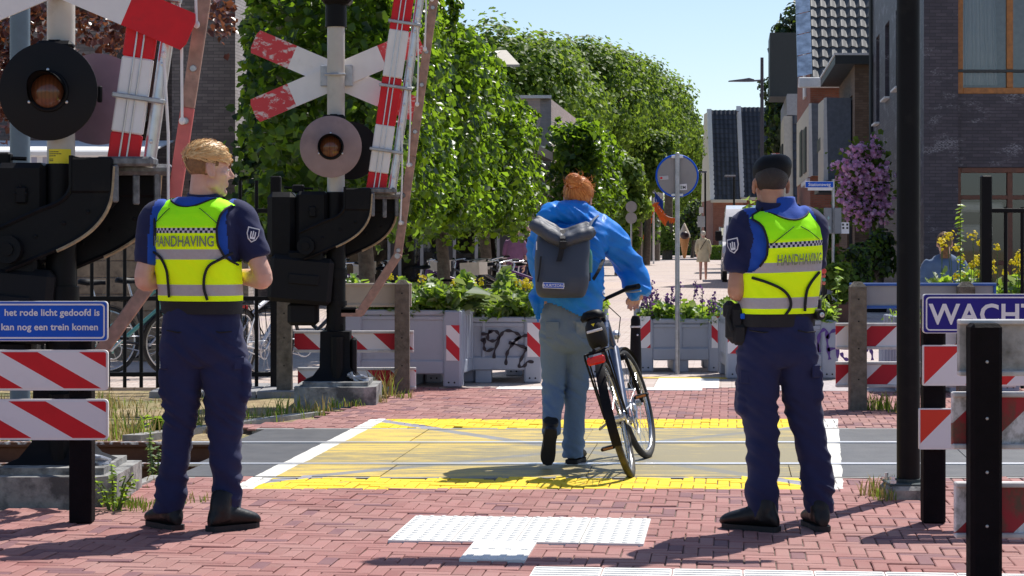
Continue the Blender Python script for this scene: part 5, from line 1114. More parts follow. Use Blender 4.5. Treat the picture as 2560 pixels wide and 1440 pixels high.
MBLOND = hair_mat("strawberry blond hair", (.60, .33, .12), (.86, .58, .27)); MFADE = mk("short sandy hair", (.24, .13, .06), .7, var=.25, scale=60, bump=.5, bscale=220)
MGINGER = hair_mat("ginger hair", (.55, .15, .022), (.85, .36, .09)); MBLACKH = mk("cropped black hair", (.030, .022, .018), .6, var=.3, scale=60, bump=.5, bscale=220)
MGREYH = hair_mat("grey blond hair", (.55, .50, .40), (.80, .75, .66)); MBRNH = hair_mat("light brown hair", (.22, .12, .06), (.48, .30, .16))
MEYEW = mk("eye white", (.75, .73, .70), .2); MIRIS = mk("iris", (.06, .09, .12), .15)
def head_parts(mb, T, neck_to=None, nr=.058):
    """cranium, face, nose, lips, ears in head space (y forward, z up, origin mid head)"""
    E = lambda c, r, n=16, k=10, rot=None: mb.ell(c, r, n, k, T=T, rot=rot)
    E((0, -.012, .036), (.077, .097, .084), 24, 14); E((0, .028, -.02), (.064, .066, .088), 20, 12); E((0, .034, -.072), (.052, .050, .042)); E((0, .074, -.098), (.022, .018, .018)); E((0, .078, .030), (.050, .016, .013))
    mb.tube([T @ Vector(p) for p in ((0, .088, .018), (0, .098, -.004), (0, .111, -.024), (0, .108, -.032))], [.009, .0105, .0135, .010], 10)
    for s in (-1, 1):
        E((s * .011, .097, -.030), (.009, .010, .007), 8, 6); E((s * .043, .056, -.018), (.022, .022, .018)); E((s * .031, .070, .006), (.016, .014, .010), 10, 6)
        E((s * .047, .016, -.062), (.016, .034, .026)); a = Matrix.Rotation(s * R(18), 4, 'Z')
        ring = [T @ Vector((s * (.079 + .007 * abs(math.cos(t))), -.004 + .017 * math.cos(t) - .006 * math.sin(t), -.004 + .031 * math.sin(t))) for t in (2 * math.pi * k / 20 for k in range(20))]
        mb.tube(ring, [.0052 if math.sin(2 * math.pi * k / 20) > -.6 else .0075 for k in range(20)], 8, closed=True); E((s * .078, -.003, -.004), (.006, .015, .028), 10, 8)
    E((0, .086, -.056), (.023, .011, .0062), 12, 6); E((0, .085, -.067), (.020, .011, .0068), 12, 6)
    if neck_to is not None: limb(mb, [T @ Vector((0, -.022, -.03)), (T @ Vector((0, -.03, -.09))).lerp(Vector(neck_to), .35), Vector(neck_to)], [nr * .98, nr, nr * 1.12], 20)
def eyes(root, T):
    for s in (-1, 1):
        b = MB(); b.ell((s * .031, .0795, .004), (.0105, .0085, .0062), 12, 8, T=T); e = b.build("eye", MEYEW, root, smooth=60); b = MB(); b.ell((s * .031, .0868, .004), (.0045, .0022, .0045), 10, 6, T=T); b.build("iris", MIRIS, e, smooth=60)
def hand(mb, wrist, fwd, up, side, curl=.9, s=1.0):
    """palm, five separate bent fingers; fwd along the hand, up out of its back, side +1 puts the thumb on the right of fwd"""
    f, u = Vector(fwd).normalized(), Vector(up).normalized(); u = (u - f * u.dot(f)).normalized(); r = f.cross(u) * side; Wp = Vector(wrist)
    T = Matrix((( *r, 0), (*f, 0), (*u, 0), (0, 0, 0, 1))).transposed(); T.translation = Wp
    mb.ell((0, .045 * s, 0), (.040 * s, .052 * s, .016 * s), 14, 8, T=T)
    for i, (x, ln) in enumerate(((.030, .078), (.011, .088), (-.010, .083), (-.029, .064))):
        p = Vector((x * s, .085 * s, .002)); a = 0; pts = [p.copy()]
        for k, fr in enumerate((.45, .31, .24)): a += curl * (.75, .9, .6)[k] * (1 + .06 * i); p = p + Vector((x * .12, math.cos(a), -math.sin(a))) * ln * fr * s; pts.append(p.copy())
        limb(mb, [T @ q for q in pts], [.0095 * s, .009 * s, .008 * s, .0065 * s], 8, 3)
    limb(mb, [T @ (Vector(q) * s) for q in ((.028, .02, -.004), (.052, .045, -.014), (.056, .072, -.028), (.046, .092, -.040))], [.013 * s, .0115 * s, .010 * s, .008 * s], 8, 3)
def hair_strands(T, n, seed, ok, flow, ln, width, k=(1.05, 1.10), seg=5, c=(0, -.012, .036), r=(.077, .097, .084), lift=0, mb=None):
    rg = np.random.default_rng(seed); b = mb or MB(); cnt = 0; tries = 0
    c, r = np.array(c), np.array(r)
    while cnt < n and tries < n * 40:
        tries += 1; d = rg.normal(size=3); d /= np.linalg.norm(d); p = c + r * d
        if not ok(p): continue
        kk = rg.uniform(*k); L, Rr = [], []; q = p.copy(); l = ln * rg.uniform(.6, 1.2)
        for i in range(seg + 1):
            t = i / seg; nrm = (q - c) / r ** 2; nrm /= np.linalg.norm(nrm); f = np.array(flow(q)) + rg.normal(size=3) * .16; f -= nrm * (f @ nrm); f /= max(np.linalg.norm(f), 1e-6)
            e = (q - c) / r; rad = np.linalg.norm(e); surf = c + (q - c) / rad * (kk + lift * math.sin(math.pi * t))
            sd = np.cross(f, nrm); w_ = width * (1 - .75 * t) * .5; L.append(tuple(T @ Vector(surf + sd * w_))); Rr.append(tuple(T @ Vector(surf - sd * w_))); q = q + f * l / seg
        m = seg + 1; b.add(L + Rr, [(i, i + 1, m + i + 1, m + i) for i in range(seg)]); cnt += 1
    return b
def hair_shell(T, k, ok, n=40, m=26, c=(0, -.012, .036), r=(.077, .097, .084), bump=.0):
    b = MB(); c, r = Vector(c), Vector(r); vs, fs = [], []
    for i in range(m + 1):
        a = math.pi * i / m
        for j in range(n):
            t = 2 * math.pi * j / n; d = Vector((math.sin(a) * math.cos(t), math.sin(a) * math.sin(t), math.cos(a))); kk = k + bump * noise.noise(d * 7); vs.append(c + Vector((d.x * r.x, d.y * r.y, d.z * r.z)) * kk)
    for i in range(m):
        for j in range(n):
            f = (i * n + j, i * n + (j + 1) % n, (i + 1) * n + (j + 1) % n, (i + 1) * n + j)
            if ok(sum((vs[q] for q in f), Vector()) / 4): fs.append(f)
    return b.add(vs, fs, 0, T)
def boot(mb, sole, heel, toe, up=(0, 0, 1), ankle=None, s=1.0):
    """boot from heel to toe on the ground plane given by up"""
    h, t, u = Vector(heel), Vector(toe), Vector(up).normalized(); f = (t - h); Lf = f.length; f.normalize(); u = (u - f * u.dot(f)).normalized(); r = f.cross(u)
    T = Matrix(((*r, 0), (*f, 0), (*u, 0), (0, 0, 0, 1))).transposed(); T.translation = h
    rs = []
    for y, w_, zt in ((-.005, .02, .06), (.015, .038, .11), (.06, .044, .13), (.11, .045, .125), (.16, .048, .108), (.21, .051, .092), (.25, .050, .080), (.28, .042, .068), (.305, .02, .05)):
        y, w_, zt = y * Lf / .30, w_ * s, zt * s; rs.append([T @ Vector((w_ * math.cos(a), y, .018 + (zt - .018) * (.5 + .5 * math.sin(a)))) for a in (2 * math.pi * k / 16 for k in range(16))])
    mb.rings(rs)
    if ankle is not None: limb(mb, [T @ Vector((0, .075 * Lf / .3, .05)), T @ Vector((0, .065 * Lf / .3, .11)), Vector(ankle)], [.05 * s, .05 * s, .054 * s], 16)
    o = [(.034, .004), (.039, .06), (.035, .13), (.043, .2), (.041, .25), (.027, .286), (0, .296), (-.027, .286), (-.043, .25), (-.045, .2), (-.037, .13), (-.041, .06), (-.036, 0), (-.02, -.008), (.02, -.008)]
    sole.slab([(x * s * 1.08, y * Lf / .3) for x, y in o], 0, .026, T=T)
def lace_boots(root, feet, ankles):
    for (h, t, up, s), an in zip(feet, ankles):
        b, so = MB(), MB(); boot(b, so, h, t, up, an, s); me = remesh(b, .007, 4); bo = finish("boot", me, MBOOT, root); so.build("sole", MSOLE, bo)
        l = MB(); hv, tv = Vector(h), Vector(t); f = (tv - hv); u = Vector(up).normalized()
        for k in range(5): q = hv + f * (.38 + .07 * k) + u * (.128 - .012 * k) * s; r = f.normalized().cross(u); l.tube([q - r * .026 * s, q + u * .004, q + r * .026 * s], .0032, 5)
        l.build("lace", MBELT, bo)
class Torso:
    """Stack of superellipse rings; pt(theta, z, off) gives a point, s = arc length from the middle of the back."""
    def __init__(s, rows, yaw, cen, roll=0, ex=2.4, z0=1.0): s.rows, s.yaw, s.cen, s.roll, s.ex, s.z0 = rows, yaw, cen, roll, ex, z0; s.zs = [r[0] for r in rows]
    def ab(s, z):
        z = round(float(z), 4); c = s.__dict__.setdefault('memo', {}).get(z)
        if c is not None: return c
        i = np.interp(z, s.zs, range(len(s.zs))); c = [float(q) for q in crom([r[1:] for r in s.rows], min(max(i, 0), len(s.zs) - 1))]; s.memo[z] = c; return c
    def pt(s, t, z, off=0):
        a, b = s.ab(z)[:2]; a += off; b += off; ct, st = math.cos(t), math.sin(t)
        u, v = a * math.copysign(abs(ct) ** (2 / s.ex), ct), b * math.copysign(abs(st) ** (2 / s.ex), st); c = s.cen(z); cy, sy = math.cos(s.yaw), math.sin(s.yaw)
        return Vector((c[0] + u * cy - v * sy, c[1] + u * sy + v * cy, z + s.roll * u * min(1, max(0, (z - s.z0) / .4))))
    def uv(s, t, z): a, b = s.ab(z)[:2]; ct, st = math.cos(t), math.sin(t); return a * math.copysign(abs(ct) ** (2 / s.ex), ct), b * math.copysign(abs(st) ** (2 / s.ex), st)
    def table(s, z, off=0, n=240):
        ts = [-math.pi * 1.5 + 2 * math.pi * k / n for k in range(n + 1)]; ps = [s.pt(t, z, off) for t in ts]; L = [0]
        for p, q in zip(ps, ps[1:]): L.append(L[-1] + (q - p).length)
        mid = np.interp(-math.pi / 2, ts, L); return ts, ps, [l - mid for l in L]
    def at_s(s, sv, z, off=0): ts, ps, L = s.table(z, off); return s.pt(float(np.interp(sv, L, ts)), z, off)
    def s_at_x(s, x, z, off=0):              # arc position on the back half whose x is as given
        ts, ps, L = s.table(z, off); c = [(p.x, l) for t, p, l in zip(ts, ps, L) if -math.pi <= t <= 0]; c.sort(); return float(np.interp(x, [q[0] for q in c], [q[1] for q in c]))
    def loft(s, mb, z0, z1, n=40, k=28, off=0): mb.rings([[s.pt(2 * math.pi * j / n, z0 + (z1 - z0) * i / k, off) for j in range(n)] for i in range(k + 1)])
def vest_material(zz):
    """fluorescent vest: chequered band and two reflective bands by height, in UV space (arc, height)"""
    m = M("fluorescent vest cloth", .75, spec=.25); s_, z, _ = m.xyz("UV")
    (c0, c1), (g0, g1), (h0, h1), zt = zz
    n = m.noise(60, 3); up = z.ramp(zt - .01, zt + .01); base = m.mix(up, (.98, 1.36, .004), (.46, 1.32, .006)); base = m.mix(n * .2, base, (.80, 1.1, .01))
    q = (c1 - c0) / 2; chk = ((s_ / q + 100).floor() + (z._m('SUBTRACT', c0) / q).floor()).mod(2).gt(.5)
    inb = lambda a, b: z.gt(a) * z.lt(b)
    c = m.mix(inb(c0, c1), base, m.mix(chk, (.62, .60, .64), (.015, .02, .06))); c = m.mix(inb(g0, g1).mx(inb(h0, h1)), c, m.mix(n, (.40, .37, .38), (.50, .47, .48)))
    m.col(c); m.bump(m.noise(18, 4) + m.noise(220, 2) * .3, .35, .006); return m.mat
MTEXTG = mk("grey reflective lettering", (.20, .24, .13), .5, var=.05)
def vest(root, T, zb, ain, neck, mat, off=.017, na=150, nz=110, ztop=1.60):
    vs, uvs, fs = [], [], []; zs = [zb + (ztop - zb) * i / nz for i in range(nz + 1)]
    for z in zs:
        L = 0; row = []; ps = [T.pt(-math.pi * 1.5 + 2 * math.pi * j / na, z, off) for j in range(na + 1)]; Ls = [0]
        for a, b in zip(ps, ps[1:]): Ls.append(Ls[-1] + (b - a).length)
        mid = Ls[na // 2]
        for p, l in zip(ps, Ls): w_ = noise.noise(Vector((p.x * 8, p.y * 8, z * 6))) * .008 + noise.noise(Vector((p.x * 14, p.y * 14, z * 24 + p.x * 20))) * .0042; d = Vector((p.x - T.cen(z)[0], p.y - T.cen(z)[1], 0)); vs.append(p + d.normalized() * w_); uvs.append((l - mid, z))
    N = na + 1
    for i in range(nz):
        z = (zs[i] + zs[i + 1]) / 2
        for j in range(na):
            t = -math.pi * 1.5 + 2 * math.pi * (j + .5) / na; u, v = T.uv(t, z)
            if abs(u) > ain(z, u) or neck(u, v, z): continue
            fs.append((i * N + j, i * N + j + 1, (i + 1) * N + j + 1, (i + 1) * N + j))
    me = bpy.data.meshes.new("vest"); me.from_pydata([tuple(v) for v in vs], [], fs); uvl = me.uv_layers.new(name="UVMap")
    for l in me.loops: uvl.data[l.index].uv = uvs[l.vertex_index]
    me.materials.append(mat); me.polygons.foreach_set("use_smooth", [True] * len(fs)); me.update(); return link("vest", me, root)
def folds(spots, seed=0, amp=.004):
    """cloth wrinkles: slanted ripples that grow near the given heights"""
    def fn(p):
        a = amp * .5
        for z, wd, k in spots: a += k * math.exp(-((p.z - z) / wd) ** 2)
        n = noise.noise(Vector((p.x * 6 + seed, p.y * 6, p.z * 19 + p.x * 13))); n2 = noise.noise(Vector((p.x * 16, p.y * 16 + seed, p.z * 16)))
        return a * (1 - abs(n) * 2.2) * 1.0 + amp * n2
    return fn
def officer(name, label, base, D, cx, yaw, roll, rows, cen, pelvis, legs, arms, headT, neck_to, skin, feet, ankles, bands, ainf, piping, text, extra_pelvis=(), zb=1.09, scoop=1.537, rs=.182, flaps=(), seat=()):
    root = thing(name, label, "person", base); lx = lambda px: (px - cx) * D / F; lz = lambda py: CH + (HY - py) * D / F
    T = Torso(rows, yaw, cen, roll)
    body = MB(); T.loft(body, 1.0, 1.575, 32, 20, -.03)
    vloft(body, [(lx((a + b) / 2), yc, lz(y), (b - a) / 2 * D / F - .035, d - .035) for y, a, b, yc, d in pelvis], 20)
    for lg in legs: vloft(body, [(lx((a + b) / 2), yc, lz(y), max((b - a) / 2 * D / F - .016, .03), max(d - .016, .03)) for y, a, b, yc, d in lg], 16)
    for (S_, E_, W_, fw, up, sd, _, _) in arms:
        limb(body, [S_, Vector(S_).lerp(Vector(E_), .55), E_, Vector(E_).lerp(Vector(W_), .4), W_], [.058, .049, .043, .043, .028], 16); body.ell(E_, (.043, .043, .043)); hand(body, W_, fw, up, sd, .8)
    head_parts(body, headT, neck_to)
    me = remesh(body, .0055, 3, .4); finish("body", me, skin, root); eyes(root, headT)
    # trousers
    b = MB(); vloft(b, [(lx((a + c) / 2), yc, lz(y), (c - a) / 2 * D / F, d) for y, a, c, yc, d in pelvis], 28, 4, 2.3)
    for lg in legs: vloft(b, [(lx((a + c) / 2), yc, lz(y), (c - a) / 2 * D / F, d) for y, a, c, yc, d in lg], 24, 4, 2.2)
    for f in extra_pelvis: f(b, lx, lz)
    me = remesh(b, .0095, 3, .5); me.update(); wrinkle(me, folds([(.19, .08, .011), (.52, .12, .010), (.86, .09, .009), (.33, .1, .005), (.68, .1, .004)], cx * .01, .005)); tr = finish("trousers", me, MNAVYC, root)
    for px, py, w_, rz in flaps: b = MB(); b.box((lx(px), -.085, lz(py)), (w_, .012, .062), bev=.005, rz=rz); b.build("pocket_flap", MNAVYC, tr, smooth=40)
    for px, dx in seat: b = MB(); b.tube([(lx(px - dx), -.122, lz(823)), (lx(px), -.134, lz(828)), (lx(px + dx), -.126, lz(826))], .0035, 5); b.build("pocket_seam", MBELT, tr)
    # shirt with short sleeves
    b = MB(); T.loft(b, 1.03, 1.585, 40, 26)
    for (S_, E_, W_, _, _, _, H_, rh) in arms: limb(b, [Vector(S_) + Vector((-.06 if S_[0] > 0 else .06, 0, .02)), S_, Vector(S_).lerp(Vector(H_), .5), H_], [.075, .079, .075, rh], 20)
    me = remesh(b, .009, 4, .5); wrinkle(me, folds([(1.25, .08, .006), (1.42, .08, .003)], 3, .003)); cy, sy = math.cos(-yaw), math.sin(-yaw)
    def shirt_part(c): cc = cen(c.z); u = (c.x - cc[0]) * cy - (c.y - cc[1]) * sy; return 0 if (-u if u < 0 else u + .182 - rs) > .182 + (1.55 - c.z) * .05 else 1
    finish("shirt", me, [MNAVYS, MROYAL], root, shirt_part)
    b = MB(); c0 = Vector(neck_to); q = lambda r1, r2, z, dy=0: [c0 + Vector((r1 * math.cos(t), r2 * math.sin(t) + dy, z + .012 * math.sin(t))) for t in (2 * math.pi * k / 32 for k in range(32))]
    b.rings([q(.090, .088, -.05, .005), q(.076, .076, .025), q(.073, .073, .032), q(.068, .068, .03), q(.070, .070, -.03)], cap=False); b.build("collar", MNAVYS, root, smooth=60)
    b = MB(); T.loft(b, zb - .062, zb + .01, 40, 6, .012); b.build("belt", MBELT, root, smooth=50)
    v = vest(root, T, zb, ainf, lambda u, v_, z: abs(u) < .105 and z > scoop + (abs(u) / .105) ** 2 * .045 + (-.09 if v_ > 0 else 0), vest_material(bands))
    b = MB()
    for path, r in piping:
        pts = [T.at_s(T.s_at_x(lx(px), lz(py), .02), lz(py), .0255) for px, py in path]; b.tube(smooth_path([tuple(p) for p in pts], 5), r, 8)
    for sd in (-1, 1):                         # black edging of the armholes and hem
        ring = []
        for z in np.linspace(1.262, 1.545, 16):
            t = None; u = ainf(z, sd); a, bb = T.ab(z)[:2]; k = min(u / a, .999); ct = k ** (T.ex / 2); t = math.acos(ct); t = -t if sd > 0 else -(math.pi - t); ring.append(T.pt(t, z, .022))
        b.tube(ring, .0055, 8)
    nk = []
    for u in np.linspace(-.1, .1, 15): z = min(scoop + (abs(u) / .105) ** 2 * .045, 1.59); a, bb = T.ab(z)[:2]; k = min(abs(u) / a, .999); t = math.acos(k ** (T.ex / 2)); t = -t if u > 0 else -(math.pi - t); nk.append(T.pt(t, z, .018))
    b.tube(nk, .0045, 8); b.build("piping", MBELT, v, smooth=60)
    (xa, xb, yb, yt) = text; sa, sb = T.s_at_x(lx(xa), lz(yb), .02), T.s_at_x(lx(xb), lz(yb), .02); probe = text_mb("HANDHAVING", 1, lambda x, y: (x, y, 0)); w_ = max(p[0] for p in probe.v); hgt = max(p[1] for p in probe.v); zb_, zt_ = lz(yb), lz(yt); cache = {}
    def onvest(x, y, w_=w_): return T.at_s(sa + (sb - sa) * x / w_, zb_ + (zt_ - zb_) * y / hgt, .0305)
    tb = text_mb("HANDHAVING", 1, onvest, bold=.022); tb.build("lettering", MTEXTG, v)
    return root, T, lx, lz
def shield(root, pos, nrm, up, s=.05):
    n, u = Vector(nrm).normalized(), Vector(up).normalized(); r = u.cross(n).normalized(); u = n.cross(r); T = Matrix(((*r, 0), (*(-n), 0), (*u, 0), (0, 0, 0, 1))).transposed(); T.translation = Vector(pos)
    sh = lambda k: [(k * x, k * z) for x, z in ((-.8, 1), (.8, 1), (.85, .1), (.55, -.6), (0, -1), (-.55, -.6), (-.85, .1))]
    b = MB(); b.prism(sh(s), -.004, .0, T=T); p = b.build("badge", MSIGNW, root); b = MB(); b.prism(sh(s * .84), -.0062, -.003, T=T); b.build("badge_field", MNAVYS, p); b = MB()
    for k in range(3): b.box(((-.3 + .3 * k) * s, -.007, .1 * s), (.15 * s, .002, (.9 - .2 * abs(k - 1)) * s), T=T)
    b.box((0, -.007, -.4 * s), (.7 * s, .002, .3 * s), T=T); b.build("emblem", MSIGNW, p)
def HT(x, y, z, yaw, pitch=0, roll=0, s=1.0): return Matrix.Translation((x, y, z)) @ Matrix.Rotation(R(yaw), 4, 'Z') @ Matrix.Rotation(R(roll), 4, 'Y') @ Matrix.Rotation(R(pitch), 4, 'X') @ Matrix.Scale(s, 4)
# fair haired officer
D1, c1 = 10.25, 500; l1 = lambda px: (px - c1) * D1 / F; z1 = lambda py: CH + (HY - py) * D1 / F
rows1 = [(.98, .183, .125), (1.09, .187, .132), (1.2, .192, .138), (1.32, .199, .143), (1.44, .205, .14), (1.50, .203, .126), (1.535, .188, .105), (1.558, .155, .088), (1.578, .108, .074), (1.61, .07, .062)]
cen1 = lambda z: (float(np.interp(z, (1.0, 1.3, 1.56), (.013, -.012, -.012))), 0)
def pockets1(b, lx, lz):
    b.box((lx(414), .0, lz(955)), (.045, .15, .19), bev=.02); b.box((lx(606), .0, lz(950)), (.06, .16, .19), bev=.02, rz=.3)
def ain1(z, u): return float(np.interp(z, (1.255, 1.275, 1.30, 1.36, 1.43, 1.5, 1.55), (.5, .19, .172, .150, .146, .156, .175)))
hT1 = HT(l1(521), .0, z1(424), -72, -4, 0, 1.07)
base1 = Vector(((c1 - 1280) * D1 / F, D1, 0))
o1, T1, lx, lz = officer("person", "officer with fair cropped hair, yellow vest and navy trousers looking sideways", base1, D1, c1, R(-18), 0, rows1, cen1,
    [(762, 414, 600, 0, .125), (800, 408, 603, 0, .132), (850, 405, 612, -.005, .138), (890, 404, 617, -.005, .13), (915, 408, 612, 0, .10)],
    [[(880, 405, 508, 0, .115), (920, 403, 507, 0, .108), (960, 404, 502, 0, .102), (1000, 406, 497, 0, .096), (1050, 411, 488, .004, .086), (1100, 409, 479, .0, .078), (1150, 406, 474, -.01, .078), (1200, 396, 468, -.015, .076), (1240, 390, 464, -.02, .074), (1280, 386, 458, -.02, .074)],
     [(880, 502, 616, 0, .118), (920, 502, 619, 0, .112), (960, 507, 620, 0, .106), (1000, 511, 618, 0, .1), (1050, 518, 607, .004, .09), (1100, 523, 601, 0, .08), (1150, 528, 602, -.01, .08), (1200, 530, 603, -.01, .078), (1240, 532, 603, -.015, .076), (1290, 532, 600, -.015, .076)]],
    [((l1(388), .02, 1.485), (l1(362), -.03, z1(703)), (l1(448), .21, z1(688)), (.6, .5, .02), (0, -.5, .8), 1, (l1(369), -.012, z1(660)), .064), ((l1(601), .0, 1.485), (l1(662), -.04, z1(697)), (l1(560), .19, z1(690)), (-.7, .45, .02), (0, -.5, .8), -1, (l1(645), -.02, z1(646)), .068)],
    hT1, (l1(508), .0, 1.575), MSKIN, [((l1(452), -.08, 0), (l1(362), .13, 0), (0, 0, 1), 1.03), ((l1(534), -.13, 0), (l1(643), .05, 0), (0, 0, 1), 1.03)], [(l1(424), -.035, .17), (l1(562), -.06, .17)],
    ((1.4126, 1.4375), (1.288, 1.336), (1.116, 1.169), 1.44), ain1,
    [([(390, 629), (412, 645), (427, 675), (431, 710), (433, 742)], .0062), ([(590, 632), (562, 648), (536, 664), (525, 690), (524, 720), (532, 748)], .0068), ([(433, 521), (420, 533), (397, 556)], .002), ([(510, 521), (530, 536), (557, 560)], .002)],
    (395.5, 549, 615.5, 590), (pockets1,), flaps=((418, 905, .05, -.6), (603, 905, .06, .7)), seat=((455, 28), (560, 28)))
lace_boots(o1, [((l1(452), -.08, 0), (l1(362), .13, 0), (0, 0, 1), 1.03), ((l1(534), -.13, 0), (l1(643), .05, 0), (0, 0, 1), 1.03)], [(l1(424), -.03, .17), (l1(562), -.06, .17)])
shield(o1, (l1(637), -.092, z1(588)), (.45, -1, .1), (.25, 0, 1), .036)
fade = hair_shell(hT1, 1.015, lambda p: p.z > -.055 + max(0, p.y + .02) * 1.6 and p.y < .062 and not (abs(p.x) > .06 and abs(p.y + .003) < .02 and p.z < .03)); h_ = fade.build("short_hair", MFADE, o1, smooth=60)
ok = lambda p: p[2] > .045 and p[1] < .085
hb = hair_shell(hT1, 1.055, lambda p: p.z > .052 and p.y < .080, bump=.03); h_ = hb.build("hair", MBLOND, o1, smooth=60)
hs = hair_strands(hT1, 1500, 5, ok, lambda q: (-.35 * q[0] / .07, 1, -.15 - 1.2 * max(0, -q[1] / .09) * 0), .075, .0075, (1.05, 1.13), lift=.04); hair_strands(hT1, 500, 6, lambda p: .05 < p[2] < .065 and p[1] < .05, lambda q: (0, .7, -.6), .022, .006, (1.03, 1.06), mb=hs); hair_strands(hT1, 260, 9, ok, lambda q: (-.6, 1, .1), .06, .005, (1.08, 1.17), lift=.10, mb=hs); hs.build("strand", MBLOND, h_)
# officer with beret
D2, c2 = 10.2, 1940; l2 = lambda px: (px - c2) * D2 / F; z2 = lambda py: CH + (HY - py) * D2 / F
rows2 = [(.96, .172, .125), (1.06, .178, .13), (1.16, .184, .136), (1.26, .192, .14), (1.36, .197, .138), (1.43, .196, .126), (1.47, .186, .108), (1.50, .158, .09), (1.522, .11, .075), (1.55, .068, .06)]
cen2 = lambda z: (float(np.interp(z, (1.0, 1.3, 1.52), (.006, .022, .022))), 0)
def pockets2(b, lx, lz):
    b.box((lx(1856), .0, lz(985)), (.05, .15, .19), bev=.02); b.box((lx(2040), .0, lz(960)), (.05, .14, .17), bev=.02)
def ain2(z, u): return (.03 if u > 0 and z > 1.235 else 0) + float(np.interp(z, (1.215, 1.235, 1.26, 1.31, 1.38, 1.45, 1.50), (.5, .18, .165, .144, .14, .15, .17)))
hT2 = HT(l2(1928), .02, z2(463), 6, -3, 0, 1.0)
o2_, T2, lx, lz = officer("person", "officer in black beret with yellow vest and holster seen from behind", Vector(((c2 - 1280) * D2 / F, D2, 0)), D2, c2, R(27), .055, rows2, cen2,
    [(785, 1858, 2028, 0, .125), (820, 1852, 2032, 0, .13), (860, 1846, 2038, 0, .135), (895, 1842, 2044, 0, .128), (915, 1850, 2036, 0, .1)],
    [[(885, 1843, 1954, 0, .115), (930, 1842, 1951, 0, .11), (980, 1845, 1944, 0, .102), (1020, 1851, 1943, 0, .094), (1060, 1862, 1944, .005, .088), (1100, 1868, 1945, 0, .082), (1150, 1868, 1945, -.01, .08), (1200, 1869, 1943, -.01, .078), (1240, 1868, 1943, -.015, .078), (1292, 1868, 1941, -.015, .078)],
     [(885, 1945, 2046, .0, .115), (930, 1948, 2047, .01, .108), (980, 1957, 2050, .02, .1), (1020, 1966, 2053, .03, .092), (1060, 1975, 2060, .035, .086), (1100, 1989, 2067, .035, .08), (1150, 2001, 2076, .03, .078), (1200, 2008, 2083, .025, .076), (1240, 2012, 2084, .02, .076), (1280, 2016, 2083, .02, .076)]],
    [((l2(1862), -.02, 1.44), (l2(1838), -.06, z2(728)), (l2(1880), .2, z2(690)), (.4, .7, .1), (0, -.5, .8), 1, (l2(1842), -.05, z2(682)), .068), ((l2(2030), .03, 1.45), (l2(2034), .05, z2(720)), (l2(1970), .26, z2(690)), (-.5, .6, .1), (0, -.5, .8), -1, (l2(2034), .05, z2(672)), .062)],
    hT2, (l2(1931), .0, 1.535), MSKIN2, [((l2(1938), -.09, 0), (l2(1808), .07, 0), (0, 0, 1), 1.03), ((l2(2052), -.08, 0), (l2(2034), .2, 0), (0, 0, 1), 1.03)], [(l2(1904), -.03, .17), (l2(2048), .0, .17)],
    ((1.348, 1.373), (1.230, 1.278), (1.058, 1.110), 1.382), ain2,
    [([(1870, 690), (1905, 702), (1942, 720), (1962, 742), (1965, 765), (1952, 784)], .0068), ([(2042, 682), (2022, 702), (2008, 725), (2004, 755), (2003, 776)], .0068), ([(1975, 566), (1950, 583), (1918, 606)], .002), ([(1992, 567), (2015, 580), (2042, 602)], .002)],
    (1927, 2044, 660, 634), (pockets2,), zb=1.032, scoop=1.475, rs=.12, flaps=((1858, 940, .05, -.6), (2034, 925, .05, .7)), seat=((1900, 34), (2008, 22)))
lace_boots(o2_, [((l2(1938), -.09, 0), (l2(1808), .07, 0), (0, 0, 1), 1.03), ((l2(2052), -.08, 0), (l2(2034), .2, 0), (0, 0, 1), 1.03)], [(l2(1904), -.03, .17), (l2(2048), .02, .17)])
shield(o2_, (l2(1827), -.125, z2(615)), (-.75, -1, .1), (-.25, 0, 1), .036)
hair_shell(hT2, 1.02, lambda p: p.z > -.058 + max(0, p.y + .03) * 2 and p.y < .05).build("hair", MBLACKH, o2_, smooth=60)
b = MB(); vloft(b, [(0, -.008, .012, .079, .098), (0, -.008, .034, .083, .103), (.003, -.006, .06, .0905, .112), (.008, 0, .095, .092, .115), (.016, .008, .125, .080, .10), (.022, .012, .142, .05, .065), (.024, .012, .148, .01, .015)], 32, 4, 2.05); bb = MB(); bb.add(b.v, b.f, 0, hT2 @ Matrix.Rotation(R(-13), 4, 'X') @ Matrix.Rotation(R(4), 4, 'Y')); me = bpy.data.meshes.new("beret"); me.from_pydata(bb.v, [], bb.f); me.update()
wrinkle(me, lambda p: noise.noise(p * 18) * .004 + noise.noise(Vector((p.x * 30, p.y * 10, p.z * 40))) * .002); finish("beret", me, mk("black beret felt", (.005, .005, .006), .6, spec=.2, bump=.2, bscale=250), o2_)
b = MB(); b.box((l2(1838), -.02, z2(808)), (.095, .11, .19), bev=.03); b.box((l2(1822), -.03, z2(775)), (.06, .07, .09), bev=.02); b.box((l2(1846), -.06, z2(835)), (.07, .05, .1), bev=.015); b.tube([(l2(1822), -.06, z2(770)), (l2(1815), -.07, z2(795)), (l2(1826), -.075, z2(825))], .012, 8); hol = b.build("holster", MBELT, o2_, smooth=40)
b = MB(); b.box((l2(1852), -.085, z2(789)), (.022, .012, .026), bev=.004); b.build("tag", MBLUE, hol); b = MB(); b.tube([(l2(2024), .03, z2(783)), (l2(2050), -.05, z2(786))], .026, 14); b.box((l2(2040), .03, z2(762)), (.06, .05, .08), bev=.015, rz=.4); pc = b.build("belt_pouch", MBELT, o2_, smooth=40); b = MB(); b.lathe([(.012, 0), (.012, .004), (.004, .005), (.004, .0)], (l2(2050.5), -.053, z2(786)), 14, axis=(.3, -1, 0)); b.build("lamp_glass", MALU, pc)
